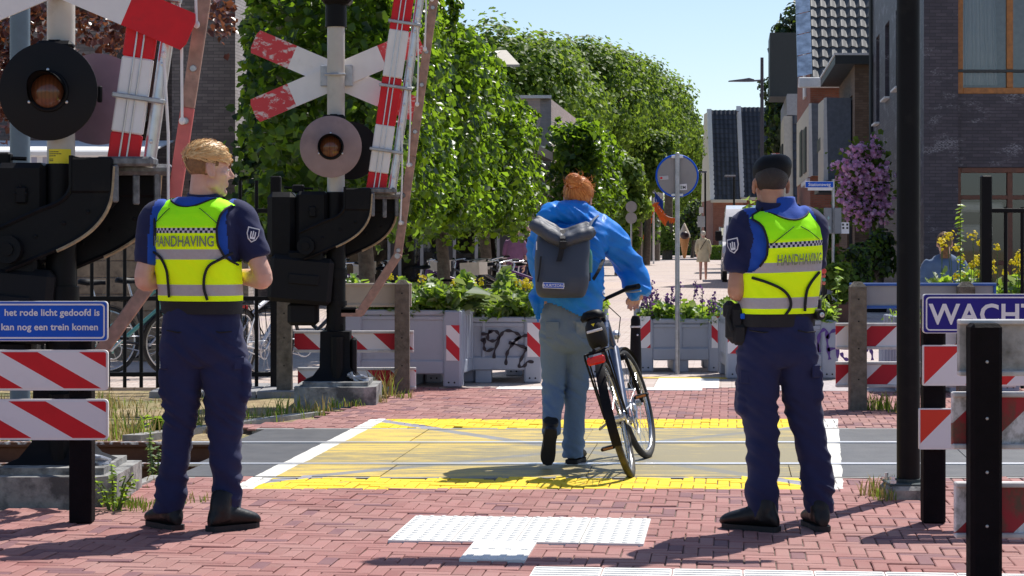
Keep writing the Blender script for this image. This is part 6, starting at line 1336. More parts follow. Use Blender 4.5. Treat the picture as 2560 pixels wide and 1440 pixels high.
# ---------------------------------------------------------------- cyclist, backpack, bicycle
D3, c3 = 13.2, 1430; l3 = lambda px: (px - c3) * D3 / F; z3 = lambda py: CH + (HY - py) * D3 / F
root = thing("person", "person with ginger bun and blue rain jacket pushing a bicycle over the yellow crossing", "person", ((c3 - 1280) * D3 / F, D3, 0)); cyc = root; CB = Vector(root.location)
hT3 = HT(l3(1447), .15, z3(495), -14, -16, 4, 1.0)
pel = [(730, 1362, 1474, .02, .11), (756, 1357, 1478, .02, .118), (800, 1351, 1483, 0, .125), (840, 1350, 1486, -.01, .135), (866, 1351, 1484, -.008, .125), (880, 1356, 1478, 0, .10)]
LL_ = [(862, 1351, 1426, 0, .115), (900, 1352, 1419, .005, .105), (940, 1355, 1414, .01, .095), (970, 1357, 1410, .0, .088), (1000, 1357, 1408, -.05, .084), (1035, 1356, 1403, -.13, .08), (1078, 1355, 1398, -.22, .075)]
RL_ = [(862, 1412, 1485, 0, .115), (900, 1415, 1481, .03, .108), (940, 1416, 1474, .05, .098), (980, 1414, 1468, .06, .09), (1030, 1411, 1464, .05, .084), (1080, 1409, 1461, .04, .082), (1144, 1407, 1457, .03, .08)]
armR = (Vector((l3(1512), .12, z3(572))), Vector((l3(1577), .20, z3(664))), Vector((l3(1606), .16, z3(740)))); armL = (Vector((l3(1352), .14, z3(578))), Vector((l3(1362), .30, z3(675))), Vector((l3(1470), .42, z3(738))))
torso = [(788, 1336, 1500, .0, .13), (740, 1330, 1508, .0, .145), (700, 1334, 1506, .01, .15), (650, 1337, 1508, .04, .155), (600, 1340, 1522, .08, .15), (570, 1342, 1528, .11, .135), (548, 1352, 1514, .13, .115), (528, 1385, 1490, .145, .09), (510, 1412, 1474, .15, .07)]
body = MB(); vloft(body, [(l3((a + b_) / 2), y, z3(p), (b_ - a) / 2 * D3 / F - .06, d - .06) for p, a, b_, y, d in torso], 20); vloft(body, [(l3((a + b_) / 2), y, z3(p), (b_ - a) / 2 * D3 / F - .02, d - .02) for p, a, b_, y, d in pel], 20)
for lg in (LL_, RL_): vloft(body, [(l3((a + b_) / 2), y, z3(p), max((b_ - a) / 2 * D3 / F - .02, .03), max(d - .02, .03)) for p, a, b_, y, d in lg], 14)
for (a, e, w_) in (armR, armL): limb(body, [a, a.lerp(e, .5), e, e.lerp(w_, .5), w_], [.05, .045, .04, .036, .027], 14)
hand(body, armR[2] + Vector((-.01, .0, .0)), (-.15, .55, -.2), (.1, .2, .8), -1, .75); hand(body, armL[2], (.3, .8, -.2), (0, .2, .8), 1, .9)
head_parts(body, hT3, (l3(1443), .13, z3(535)), .055); me = remesh(body, .006, 3, .4); finish("body", me, MSKIN, root); eyes(root, hT3)
def jeans():
    m = M("faded blue jeans", .85, spec=.2); x, y, z = m.xyz(); n = m.noise(6, 5, .6); f = m.noise(260, 2)
    c = m.mix((z + n * .25).ramp(.62, .98), (.14, .225, .37), (.22, .275, .315)); c = m.mix(n.ramp(.45, .7) * .4, c, (.20, .28, .36)); c = m.mix(f.ramp(.4, .7) * .2, c, (.05, .07, .12))
    s = ((x - .045).abs()._m('LESS_THAN', .05)) * z.ramp(.80, .84) * z.ramp(.95, .90); c = m.mix(m.noise(12, 3).ramp(.5, .65) * s * .6, c, (.42, .42, .33)); m.col(c); m.bump(f + m.noise(30, 4), .3, .004); return m.mat
b = MB()
for lg in (pel, LL_, RL_): vloft(b, [(l3((a + b_) / 2), y, z3(p), (b_ - a) / 2 * D3 / F, d) for p, a, b_, y, d in lg], 24, 4, 2.25)
me = remesh(b, .010, 3, .5); wrinkle(me, folds([(.12, .09, .010), (.45, .1, .010), (.80, .07, .008)], 7, .0035)); jn = finish("jeans", me, jeans(), root)
for px, a in ((1455, .15), (1380, -.15)): b = MB(); b.box((l3(px), -.131, z3(822)), (.085, .008, .1), bev=.004, rz=a); b.build("pocket", bpy.data.materials["faded blue jeans"], jn, smooth=40)
lace_boots(root, [((l3(1376), -.33, .235), (l3(1366), -.26, .012), (0, .75, .25), .92), ((l3(1428), -.04, 0), (l3(1455), .2, 0), (0, 0, 1), 1.0)], [(l3(1376), -.24, .29), (l3(1433), .03, .13)])
MJACK = M("blue rain jacket cloth", .5, spec=.4); MJACK.col(MJACK.mix(MJACK.noise(5, 4).ramp(.3, .7), (.002, .165, .62), (.004, .25, .80))); MJACK.bump(MJACK.noise(34, 5), .25, .008); MJACK = MJACK.mat
b = MB(); vloft(b, [(l3((a + b_) / 2), y, z3(p), (b_ - a) / 2 * D3 / F, d) for p, a, b_, y, d in [(812, 1326, 1506, -.0, .14)] + torso[:-1]], 30, 4, 2.3)
for (a, e, w_), rr_ in ((armR, (.10, .092, .084, .080, .060)), (armL, (.09, .085, .078, .07, .055))): limb(b, [a + Vector((-.05 if a.x > 0 else .05, 0, .0)), a.lerp(e, .35), e, e.lerp(w_, .5), w_ + (w_ - e) * .02], rr_, 20)
b.ell((l3(1412), .06, z3(534)), (.155, .12, .068), rot=Matrix.Rotation(R(8), 3, 'Y').to_quaternion()); b.ell((l3(1432), .09, z3(517)), (.105, .11, .045)); b.ell((l3(1378), .03, z3(542)), (.085, .085, .055)); b.ell((l3(1450), .14, z3(530)), (.10, .10, .05))
b.ell((l3(1340), .02, z3(770)), (.045, .13, .11))
me = remesh(b, .010, 3, .5); wrinkle(me, folds([(1.25, .14, .012), (1.05, .1, .011), (1.55, .06, .010), (1.42, .1, .006)], 11, .007))
hem = lambda x: z3(float(np.interp(x, [l3(p) for p in (1318, 1345, 1362, 1400, 1470, 1485, 1512, 1530)], (735, 806, 752, 765, 798, 800, 776, 770))))
import bmesh
jk = finish("jacket", me, MJACK, root, keep=lambda c: c.z > hem(c.x)); sm = jk.modifiers.new("thick", 'SOLIDIFY'); sm.thickness = .004; sm.offset = -1
b = MB(); b.tube([armR[2] + (armR[2] - armR[1]).normalized() * t for t in (-.03, .0)], [.0615, .056], 18, cap=False); b.build("cuff", MJACK, jk, smooth=60)
# hair: gathered into a bun
hb = hair_shell(hT3, 1.09, lambda p: p.y < .055 and p.z > -.065 + max(0, p.y) * 1.2, bump=.05).build("hair", MGINGER, root, smooth=60)
bc = Vector((-.012, -.128, .072)); ok = lambda p: p[1] < .05 and p[2] > -.06
def toward(q): d = np.array(bc) - q; return d / (np.linalg.norm(d) + 1e-6)
hs = hair_strands(hT3, 1500, 8, ok, toward, .085, .007, (1.09, 1.19), lift=.06)
for i in range(150):                           # bun coils and flyaway hairs
    a, t = rnd.uniform(0, 6.28), rnd.uniform(-1, 1); ax = Vector((rnd.gauss(0, .5), rnd.gauss(0, .5), 1)).normalized(); u = ax.cross(Vector((1, 0, .2))).normalized(); v = ax.cross(u); r0 = .054 * math.sqrt(max(.05, 1 - t * t)) * rnd.uniform(.92, 1.06)
    p = [hT3 @ (bc + ax * t * .042 + (u * math.cos(a + k * .35) + v * math.sin(a + k * .35)) * r0) for k in range(5)]; s_ = hT3.to_3x3() @ ax * .0045; n = len(p); hs.add([q + s_ for q in p] + [q - s_ for q in p], [(k, k + 1, n + k + 1, n + k) for k in range(n - 1)])
for i in range(90):
    d = Vector((rnd.gauss(0, 1), rnd.gauss(-.5, .8), rnd.gauss(.2, .8))).normalized(); q = Vector((d.x * .077, -.012 + d.y * .097, .036 + d.z * .084)) * 1.16; p = [hT3 @ q, hT3 @ (q * 1.08 + Vector((rnd.gauss(0, .01), 0, rnd.gauss(0, .01)))), hT3 @ (q * 1.17 + Vector((rnd.gauss(0, .02), 0, rnd.gauss(0, .02))))]; hs.tube(p, [.0012, .001, .0006], 3)
hs.build("strand", MGINGER, hb); b = MB(); b.ell(bc, (.048, .046, .046), 16, 10, T=hT3); b.build("bun", MGINGER, hb, smooth=60)
# backpack (world coordinates through the cyclist's frame)
L = lambda px, y, py: Vector((l3(px), y, z3(py))) + CB
root = thing("backpack", "dark grey roll top backpack with blue name patch worn over the blue jacket", "backpack", L(1402, -.2, 738)); MPACK = mk("dark grey coated cloth", (.058, .068, .092), .55, var=.1, scale=5, bump=.12, bscale=90, dirt=(.085, .07, .055), dlo=.62, dhi=.85)
b = MB(); vloft(b, [(*L((a + c) / 2, y, p), (c - a) / 2 * D3 / F, d) for p, a, c, y, d in ((742, 1350, 1452, -.20, .07), (732, 1340, 1462, -.205, .105), (700, 1336, 1468, -.20, .115), (650, 1336, 1471, -.165, .115), (612, 1338, 1474, -.135, .105), (590, 1342, 1472, -.12, .08), (572, 1346, 1466, -.11, .05))], 32, 4, 4.2)
me = remesh(b, .010, 3, .5); wrinkle(me, lambda p: noise.noise(p * 6) * .008 + noise.noise(Vector((p.x * 5, p.y * 5, p.z * 20))) * .003)
for v_ in me.vertices: v_.co = v_.co - Vector(root.location)
bp = finish("bag", me, MPACK, root)
b = MB(); q = [L(1335, -.165, 560), L(1352, -.20, 572), L(1380, -.215, 590), L(1403, -.22, 602), L(1428, -.215, 594), L(1455, -.20, 587), L(1474, -.165, 578)]; b.tube(smooth_path([tuple(v) for v in q], 5), [.055] * 3 + [.058] * 25 + [.052] * 3, 14, flat=.75)
q = [L(1338, -.12, 549), L(1370, -.15, 566), L(1403, -.16, 584), L(1440, -.15, 576), L(1470, -.12, 566)]; b.tube(smooth_path([tuple(v) for v in q], 5), .035, 12); me = remesh(b, .008, 2, .5); wrinkle(me, lambda p: noise.noise(Vector((p.x * 24, p.y * 8, p.z * 12))) * .007)
for v_ in me.vertices: v_.co = v_.co - Vector(root.location)
finish("roll_top", me, MPACK, root)
def strip(nm, pts, w_, mat, th=.004, parent=None, side=(1, 0, 0)):
    b = MB(); n = len(pts); s_ = Vector(side) * w_ / 2; b.add([p + s_ for p in pts] + [p - s_ for p in pts], [(i, i + 1, n + i + 1, n + i) for i in range(n - 1)]); o = b.build(nm, mat, parent or root, world=True); md = o.modifiers.new("t", 'SOLIDIFY'); md.thickness = th; return o
strip("buckle_strap", [L(1405, -.18, 576), L(1404, -.285, 597), L(1404, -.288, 612), L(1398, -.30, 640), L(1394, -.31, 652)], .032, MBELT); b = MB(); b.box(L(1404, -.292, 612), (.045, .02, .05), bev=.006); b.build("buckle", MBELT, root, world=True, smooth=30)
strip("zip", [L(1351, -.29, 640), L(1348, -.305, 670), L(1343, -.318, 702)], .010, MBELT)
strip("shoulder_strap", [Vector(v) for v in smooth_path([tuple(L(1462, -.12, 582)), tuple(L(1470, -.05, 560)), tuple(L(1484, .04, 546)), tuple(L(1494, .14, 545)), tuple(L(1496, .2, 570))], 4)], .07, mk("grey padded strap", (.13, .16, .22), .7), .012, side=(.6, 0, .55)); strip("loose_strap", [Vector(v) for v in smooth_path([tuple(L(1470, -.1, 716)), tuple(L(1492, -.12, 680)), tuple(L(1508, -.05, 648))], 4)], .022, MBELT)
b = MB(); q = [L(1442, -.262, 712), L(1474, -.21, 700), L(1473, -.185, 640), L(1452, -.255, 640)]; b.add(q + [v + Vector((-.012, .03, 0)) for v in q], [(0, 1, 2, 3), (0, 4, 5, 1), (1, 5, 6, 2), (2, 6, 7, 3), (3, 7, 4, 0)]); b.build("side_pocket", MBELT, root, world=True); b = MB(); b.lathe([(.03, -.1), (.031, .0), (.026, .03), (.016, .045), (.016, .06), (0, .062)], L(1466, -.19, 640), 16); b.build("bottle", mk("green bottle", (.05, .22, .17), .25), root, world=True, smooth=50)
TT = Matrix.Translation(L(1381, -.334, 711)) @ Matrix.Rotation(R(-5), 4, 'X') @ Matrix.Rotation(R(2), 4, 'Y'); off = Vector(root.location)
b = MB(); b.box((0, -.002, 0), (.128, .006, .036), T=TT); pt_ = b.build("patch", MSIGNW, root, world=True); b = MB(); b.box((0, -.0045, 0), (.120, .005, .028), T=TT); b.build("patch_field", MBLUE, pt_, world=True); b = MB(); text_mb("BUURTZORG", .0225, lambda x, y: TT @ Vector((x, -.0078, y - .008)), align='CENTER', bold=.0006, mb=b); b.build("lettering", MSIGNW, pt_, world=True)
b = MB(); b.box(L(1340, -.295, 614), (.006, .004, .05)); b.build("reflector", MSIGNW, root, world=True); text_ = None
# bicycles
MTYRE = mk("black tyre rubber", (.020, .019, .018), .75, var=.3, scale=30, dirt=(.09, .075, .055), dlo=.5, dhi=.75, dscale=8)
MCHROME = mk("dull chrome", (.55, .56, .58), .25, .95, var=.1)
def torus(b, c, Rr, r, T, n=40, k=8): b.tube([T @ Vector((0, c[1] + Rr * math.cos(t), c[2] + Rr * math.sin(t))) for t in (2 * math.pi * i / n for i in range(n))], r, k, closed=True)
def wheel(root, c, T=Matrix(), rim=MCHROME, spokes=28):
    b = MB(); torus(b, c, .335, .0215, T); t = b.build("wheel", MTYRE, root, smooth=60); b = MB(); torus(b, c, .308, .011, T, 40, 6); b.build("rim", rim, t, smooth=60); b = MB()
    for i in range(spokes):
        a = 2 * math.pi * i / spokes; s = .03 if i % 2 else -.03; b.tube([T @ Vector((s, c[1] + .025 * math.cos(a + .6 * (i % 4 - 1.5)), c[2] + .025 * math.sin(a + .6 * (i % 4 - 1.5)))), T @ Vector((0, c[1] + .305 * math.cos(a), c[2] + .305 * math.sin(a)))], .0016, 3)
    b.build("spokes", MCHROME, t); b = MB(); b.tube([T @ Vector((-.05, c[1], c[2])), T @ Vector((.05, c[1], c[2]))], .022, 10); b.build("hub", MALU, t, smooth=50)
def bicycle(name, label, loc, rz, lean, frame, group=None, bag=False, steer=0, step=False, rack=True, crate=None):
    root = thing(name, label, "bicycle", loc, 0, group); root.rotation_euler = (0, R(lean), R(rz))
    V = Vector; bb, st, ht, hb_ = V((0, -.1, .29)), V((0, -.27, .80)), V((0, .34, .90)), V((0, .40, .70)); rh, fh = V((0, -.55, .345)), V((0, .55, .345))
    b = MB(); b.tube([bb, st], .0185, 10); b.tube([bb, hb_ + V((0, -.005, .02))], .034 if bag else .02, 12); b.tube([ht + V((0, -.01, -.02)), bb.lerp(st, .35 if step else .8)], .022, 10); b.tube([ht, hb_], .024, 10); b.tube([bb + V((0, .0, 0)), bb + V((0, .02, 0))], .045, 12)
    for s in (-1, 1): b.tube([bb + V((s * .03, 0, 0)), rh + V((s * .06, 0, 0))], .011, 8); b.tube([st + V((s * .012, .02, -.12)), rh + V((s * .06, 0, 0))], .009, 8)
    b.build("frame", frame, root, smooth=50)
    TS = Matrix.Translation(hb_) @ Matrix.Rotation(R(steer), 4, 'Z') @ Matrix.Translation(-hb_)
    b = MB(); b.tube([TS @ (hb_ + V((0, 0, .01))), TS @ (hb_ + V((0, .012, -.06)))], .02, 8); b.box(TS @ (hb_ + V((0, .015, -.045))), (.12, .04, .04), bev=.01)
    for s in (-1, 1): b.tube([TS @ V((s * .052, .425, .67)), TS @ V((s * .054, .48, .52)), TS @ V((s * .052, .55, .345))], .012, 8)
    b.build("fork", MBLK if bag else frame, root, smooth=50)
    wheel(root, rh); wheel(root, fh, TS)
    for cc, TT_, a0, a1 in ((rh, Matrix(), 20, 200), (fh, TS, 40, 165)):
        b = MB(); pts = [(cc.y - .372 * math.cos(R(a)), cc.z + .372 * math.sin(R(a))) for a in np.linspace(180 - a1, 180 - a0, 22)] if cc is fh else [(cc.y + .372 * math.cos(R(a)), cc.z + .372 * math.sin(R(a))) for a in np.linspace(a0 + 10, a1, 22)]
        vs = [TT_ @ V((x, y, z - abs(x) * .25)) for y, z in pts for x in (-.028, -.012, .012, .028)]; b.add(vs, [(4 * i + j, 4 * i + j + 1, 4 * i + j + 5, 4 * i + j + 4) for i in range(21) for j in range(3)]); b.build("mudguard", MBLK, root, smooth=60)
    b = MB(); b.tube([st + V((0, .01, -.03)), V((0, -.30, .93))], .0135, 10); b.build("seat_post", MALU, root, smooth=50)
    b = MB(); rs = []
    for y, w_, z, h in ((-.155, .035, .965, .018), (-.13, .072, .968, .03), (-.06, .078, .962, .035), (.0, .05, .958, .03), (.07, .024, .960, .025), (.12, .014, .956, .02)): rs.append([V((w_ * math.cos(t), -.28 + y, z + h * math.sin(t) - .012 * (abs(math.cos(t)) > .8))) for t in (2 * math.pi * k / 14 for k in range(14))])
    b.rings(rs); b.build("saddle", MBLK, root, smooth=60)
    b = MB(); b.tube([TS @ ht, TS @ V((0, .31, 1.0)), TS @ V((0, .34, 1.03))], .015, 10); b.tube([TS @ V(p) for p in ((-.31, .17, 1.06), (-.24, .22, 1.065), (-.13, .31, 1.05), (0, .345, 1.03), (.13, .31, 1.05), (.24, .22, 1.065), (.31, .17, 1.06))], .0125, 10); hbar = b.build("handlebar", MBLK if bag else MCHROME, root, smooth=50)
    for s in (-1, 1):
        b = MB(); b.tube([TS @ V((s * .315, .165, 1.06)), TS @ V((s * .225, .23, 1.066))], .018, 10); b.build("grip", MBLK, hbar, smooth=50); b = MB(); b.tube([TS @ V((s * .2, .26, 1.05)), TS @ V((s * .25, .26, 1.035)), TS @ V((s * .31, .215, 1.03))], .006, 6); b.build("brake_lever", MALU, hbar, smooth=50)
    b = MB(); b.tube([TS @ V((.04, .36, 1.0)), TS @ V((.09, .42, .9)), TS @ V((.03, .42, .75))], .0035, 5); b.tube([TS @ V((-.1, .33, 1.03)), TS @ V((-.05, .43, .92)), TS @ V((.0, .42, .78))], .0035, 5); b.build("cable", MBLK, hbar)
    b = MB(); b.tube([V((-.055, -.1, .29)), V((.06, -.1, .29))], .02, 8); b.tube([V((.06 + 0 * t, -.1 + .095 * math.cos(t), .29 + .095 * math.sin(t))) for t in (2 * math.pi * k / 24 for k in range(24))], .006, 6, closed=True); b.tube([V((.07, -.1, .29)), V((.075, .02, .41))], .011, 8); b.tube([V((-.07, -.1, .29)), V((-.075, -.22, .17))], .011, 8); b.tube([V((.055, -.55, .38)), V((.06, -.1, .38))], .006, 4); b.tube([V((.055, -.55, .31)), V((.06, -.1, .2))], .006, 4); b.tube([V((.055, -.55 + .04 * math.cos(t), .345 + .04 * math.sin(t))) for t in (2 * math.pi * k / 16 for k in range(16))], .006, 6, closed=True); cr = b.build("crank", MALU, root, smooth=50)
    for s, y, z in ((1, .02, .41), (-1, -.22, .17)): b = MB(); b.box((s * .125, y, z), (.09, .09, .022), bev=.006); pd = b.build("pedal", MBLK, cr); b = MB(); b.box((s * .125, y - .047, z), (.06, .006, .012)); b.build("reflector", mk("amber reflector", (.5, .17, .03), .3) if "amber reflector" not in bpy.data.materials else bpy.data.materials["amber reflector"], pd)
    b = MB()
    b.tube([V((-.07, -.62, .36)), V((-.13, -.72, .02))] if False else [V((-.07, -.5, .33)), V((-.13, -.38, .3))], .008, 6); b.build("kickstand", MALU, root)
    if rack:
        b = MB()
        for s in (-1, 1): b.tube([V((s * .062, -.28, .74)), V((s * .062, -.4, .755)), V((s * .062, -.78, .755)), V((s * .062, -.80, .73)), V((s * .066, -.56, .36))], .0065, 6); b.tube([V((s * .062, -.62, .755)), V((s * .066, -.55, .36))], .005, 6)
        for y in (-.4, -.55, -.7, -.79): b.tube([V((-.062, y, .755)), V((.062, y, .755))], .006, 6)
        b.tube([V((0, -.35, .765)), V((.0, -.8, .77))], .012, 6); rk = b.build("rack", MBLK, root, smooth=50); b = MB(); b.box((0, -.815, .715), (.105, .035, .048), bev=.01); b.build("rear_light", MRLIGHT, rk, smooth=40)
    if bag:
        b = MB(); vloft(b, [(0, -.40, .765, .045, .03), (0, -.41, .80, .058, .055), (0, -.405, .86, .062, .07), (0, -.39, .91, .055, .07), (0, -.38, .945, .03, .05)], 18, 4, 2.6); sbg = b.build("saddle_bag", MBELT, root, smooth=60); b = MB(); b.box((0, -.475, .875), (.095, .012, .016), bev=.003); b.build("reflective_band", MSIGNW, sbg); b = MB(); b.prism([(-.011, .918), (.011, .918), (0, .9)], -.466, -.450); b.build("emblem", MYEL, sbg)
        b = MB(); b.box((0, .36, 1.09), (.085, .02, .06), bev=.004, rot=Matrix.Rotation(R(-40), 3, 'X')); b.build("map_holder", MSIGNW, hbar)
        b = MB(); b.box((.07, -.05, .36), (.03, .1, .05), bev=.01); b.ell((.03, .46, .80), (.03, .05, .03)); b.build("head_light", MALU, root, smooth=50)
    if crate: 
        b = MB(); b.box((0, .62, .86), (.34, .26, .02)); [b.box((sx * .16, .62, .95), (.015, .26, .18)) for sx in (-1, 1)]; [b.box((0, .62 + sy * .125, .95), (.32, .015, .18)) for sy in (-1, 1)]; b.build("carrier_crate", crate, root)
    return root
MRLIGHT = mk("red tail light plastic", (.62, .015, .015), .25, var=.15)
MFRAMEB = mk("dark blue frame paint", (.035, .055, .115), .3, .2, var=.1, coat=.3)
pr, pf = Vector((.700, 12.50, 0)), Vector((.845, 13.60, 0)); dv = pf - pr
bicycle("bicycle", "dark blue bicycle with red tail light and saddle bag pushed by the ginger haired person", (pr + pf) / 2, -math.degrees(math.atan2(dv.x, dv.y)), -15.0, MFRAMEB, None, True, -9)
MTEAL = mk("teal frame paint", (.10, .32, .30), .4, coat=.3); MWBIKE = mk("white frame paint", (.72, .72, .74), .3, coat=.3); MBKB = mk("black frame paint", (.02, .02, .024), .3, coat=.3); MPURB = mk("purple frame paint", (.16, .06, .20), .35, coat=.3)
gb = "bicycles parked behind the railings"
bicycle("bicycle", "teal bicycle parked behind the black railings", (X(300, 21.3), 21.4, 0), -78, 3, MTEAL, gb, step=True)
bicycle("bicycle", "white bicycle parked behind the railings beside the fair haired officer", (X(648, 21.3), 21.5, 0), -18, 4, MWBIKE, gb, steer=15)
bicycle("bicycle", "black bicycle parked behind the teal one", (X(395, 22.3), 22.3, 0), -62, -4, MBKB, gb, step=True)
bicycle("bicycle", "black bicycle parked between white bicycle and striped planks", (X(770, 22), 22.0, 0), -50, 5, MBKB, gb)
gb = "bicycles parked under the clipped lime trees"
pb = bicycle("bicycle", "black bicycle with beige crate under the clipped lime trees", (X(1240, 33), 33.0, 0), 152, 3, MBKB, gb, crate=mk("beige crate plastic", (.55, .47, .38), .6))
wb = bicycle("bicycle", "purple bicycle under the lime trees left of the jacket", (X(1300, 32), 32.2, 0), 60, -3, MPURB, gb)
for i, (px, d, rz, s_, lab) in enumerate([(1330, 33.5, 70, 0, "purple bicycle parked closest to the blue jacket under the limes"), (1180, 36.5, 120, 1, "black bicycle with crate behind the two slim lime trunks"), (1120, 35, 100, 0, "purple bicycle parked between lime trunks and planter leaves"), (1010, 33, 75, 1, "black bicycle with crate beside the nearest lime trunk"), (910, 32, 110, 0, "purple bicycle beside the foot of the far barrier skirt"), (1275, 38, 50, 1, "black bicycle with crate parked farthest back under the limes")]):
    q = copy_tree((wb, pb)[s_]); q.location = (X(px, d), d, 0); q.rotation_euler = (0, R(3 - 2 * i), R(rz)); q["label"] = lab
# ---------------------------------------------------------------- smaller things along the street
def simple_person(label, base, h, yaw, top, topc, legc, hairc, skin=MSKIN, pose="walk", extra=None, long_top=False, hair_len=0):
    """Small figure with continuous body; clothes and hair are children."""
    root = thing("person", label, "person", base, R(yaw)); k = h / 1.7; b = MB(); st = .16 if pose == "walk" else .0
    hy = .55 if pose == "sit" else 0; zo = -.29 if pose == "sit" else 0; V = lambda x, y, z: Vector((x * k, y * k, (z + zo) * k))
    vloft(b, [(0, 0, (.86 + zo) * k, .15 * k, .11 * k), (0, 0, (1.0 + zo) * k, .135 * k, .1 * k), (0, 0, (1.2 + zo) * k, .15 * k, .105 * k), (0, 0, (1.36 + zo) * k, .165 * k, .1 * k), (0, 0, (1.42 + zo) * k, .12 * k, .08 * k), (0, 0, (1.46 + zo) * k, .06 * k, .055 * k)], 16)
    legs = MB()
    for s in (-1, 1):
        p = [V(s * .085, 0, .9), V(s * .09, .05 * s * st * 5, .48), V(s * .09, -.03 + s * st, .06)] if pose != "sit" else [V(s * .09, 0, .9), V(s * .1, .42, .9), V(s * .1, .45, .42)]
        for m_, f in ((b, .9), (legs, 1.0)): limb(m_, p, [.085 * k * f, .062 * k * f, .045 * k * f], 12)
        limb(b, [p[2], p[2] + Vector((0, .05, -.02)) * k, p[2] + Vector((0, .14, -.035)) * k], [.04 * k, .042 * k, .03 * k], 10)
        e = [V(s * .19, 0, 1.36), V(s * .235, -.03, 1.1), V(s * .225, .06 if pose == "walk" else .2, .86 if pose == "walk" else 1.0)]; limb(b, e, [.045 * k, .037 * k, .028 * k], 10); hand(b, e[2], (0, .3, -1) if pose == "walk" else (-s * .5, 1, -.1), (s, 0, .2), -s, .5, .95 * k)
    T = Matrix.Translation(V(0, .01, 1.585)) @ Matrix.Scale(k * 1.0, 4); head_parts(b, T, V(0, 0, 1.45)); me = remesh(b, .011, 2, .4); finish("body", me, skin, root); eyes(root, T)
    t = MB(); zb = .62 if long_top else .84; vloft(t, [(0, 0, (zb + zo) * k, (.25 if long_top else .165) * k, (.16 if long_top else .125) * k), (0, 0, (1.0 + zo) * k, .175 * k, .13 * k), (0, 0, (1.2 + zo) * k, .175 * k, .125 * k), (0, 0, (1.36 + zo) * k, .185 * k, .115 * k), (0, 0, (1.43 + zo) * k, .13 * k, .09 * k), (0, 0, (1.47 + zo) * k, .065 * k, .06 * k)], 20)
    for s in (-1, 1): e = [V(s * .15, 0, 1.39), V(s * .2, 0, 1.3), V(s * .24, -.03, 1.1), V(s * .228, .05 if pose == "walk" else .17, .9 if pose == "walk" else 1.02)]; e = e if long_top else e[:3]; limb(t, e, [.06 * k, .065 * k, .056 * k, .045 * k][:len(e)], 12)
    me = remesh(t, .014, 3, .5); wrinkle(me, folds([(1.0, .2, .006)], 2, .004)); finish(top, me, topc, root)
    if pose == "sit" or not long_top: me = remesh(legs, .012, 2, .5); finish("trousers", me, legc, root)
    hb = hair_shell(T, 1.07, lambda p: p.y < .05 and p.z > -.06 + max(0, p.y) * 1.4, bump=.06).build("hair", hairc, root, smooth=60); hs = hair_strands(T, 420, 4, lambda p: p[1] < .05 and p[2] > -.05, lambda q: (0, -.4, -1), .07, .010, (1.06, 1.14), lift=.03)
    if hair_len:
        for i in range(60): x = rnd.uniform(-.035, .035); y0 = -.11; hs.tube([T @ Vector((x * .6, y0, .04)), T @ Vector((x, y0 - .03, -.03)), T @ Vector((x * 1.2 + rnd.gauss(0, .01), y0 - .015, -hair_len))], [.006, .006, .002], 4)
    hs.build("strand", hairc, hb); return root
mc = lambda n, c, **q: cloth(n, c, **q)
w1 = simple_person("walking person with grey hair, beige coat and dark shoulder strap far down the street", G(1758, 699), 1.69, -6, "coat", mc("beige coat cloth", (.60, .53, .35)), MSKIN, MGREYH, long_top=True)
b = MB(); q = Vector(w1.location); b.tube([(-.1, -.145, 1.05), (.02, -.155, 1.25), (.13, -.09, 1.42)], .012, 6); b.build("strap", MBELT, w1)
w2 = simple_person("seated person with tied light brown hair and blue grey top behind the yellow flowers", Vector((X(2362, 24), 24, 0)), 1.76, -8, "shirt", mc("blue grey top cloth", (.085, .14, .25)), MNAVYC, mk("brown tied hair", (.20, .11, .055), .5, var=.4, scale=30), pose="sit", hair_len=.16)
simple_person("person in purple shirt beyond the bicycles under the lime trees", Vector((X(1288, 44), 44, 0)), 1.66, 160, "shirt", mc("purple shirt cloth", (.22, .10, .20)), MNAVYC, MBRNH); simple_person("person in dark brown shirt beside the one in purple", Vector((X(1318, 45), 45, 0)), 1.68, 200, "shirt", mc("dark brown shirt cloth", (.07, .04, .035)), MNAVYC, MBLACKH)
root = thing("chair", "dark cafe chair under the seated person in the blue grey top", "chair", (X(2370, 24), 24, 0)); b = MB(); b.box((0, .12, .55), (.44, .44, .035), bev=.01); b.build("seat", MBLK, root); b = MB(); b.box((0, -.12, .80), (.42, .03, .22), bev=.01); b.build("backrest", MBLK, root)
for sx in (-1, 1):
    for y, h in ((-.12, .90), (.32, .54)): b = MB(); b.tube([(sx * .2, y, 0), (sx * .2, y, h)], .014, 8); b.build("leg", MBLK, root)
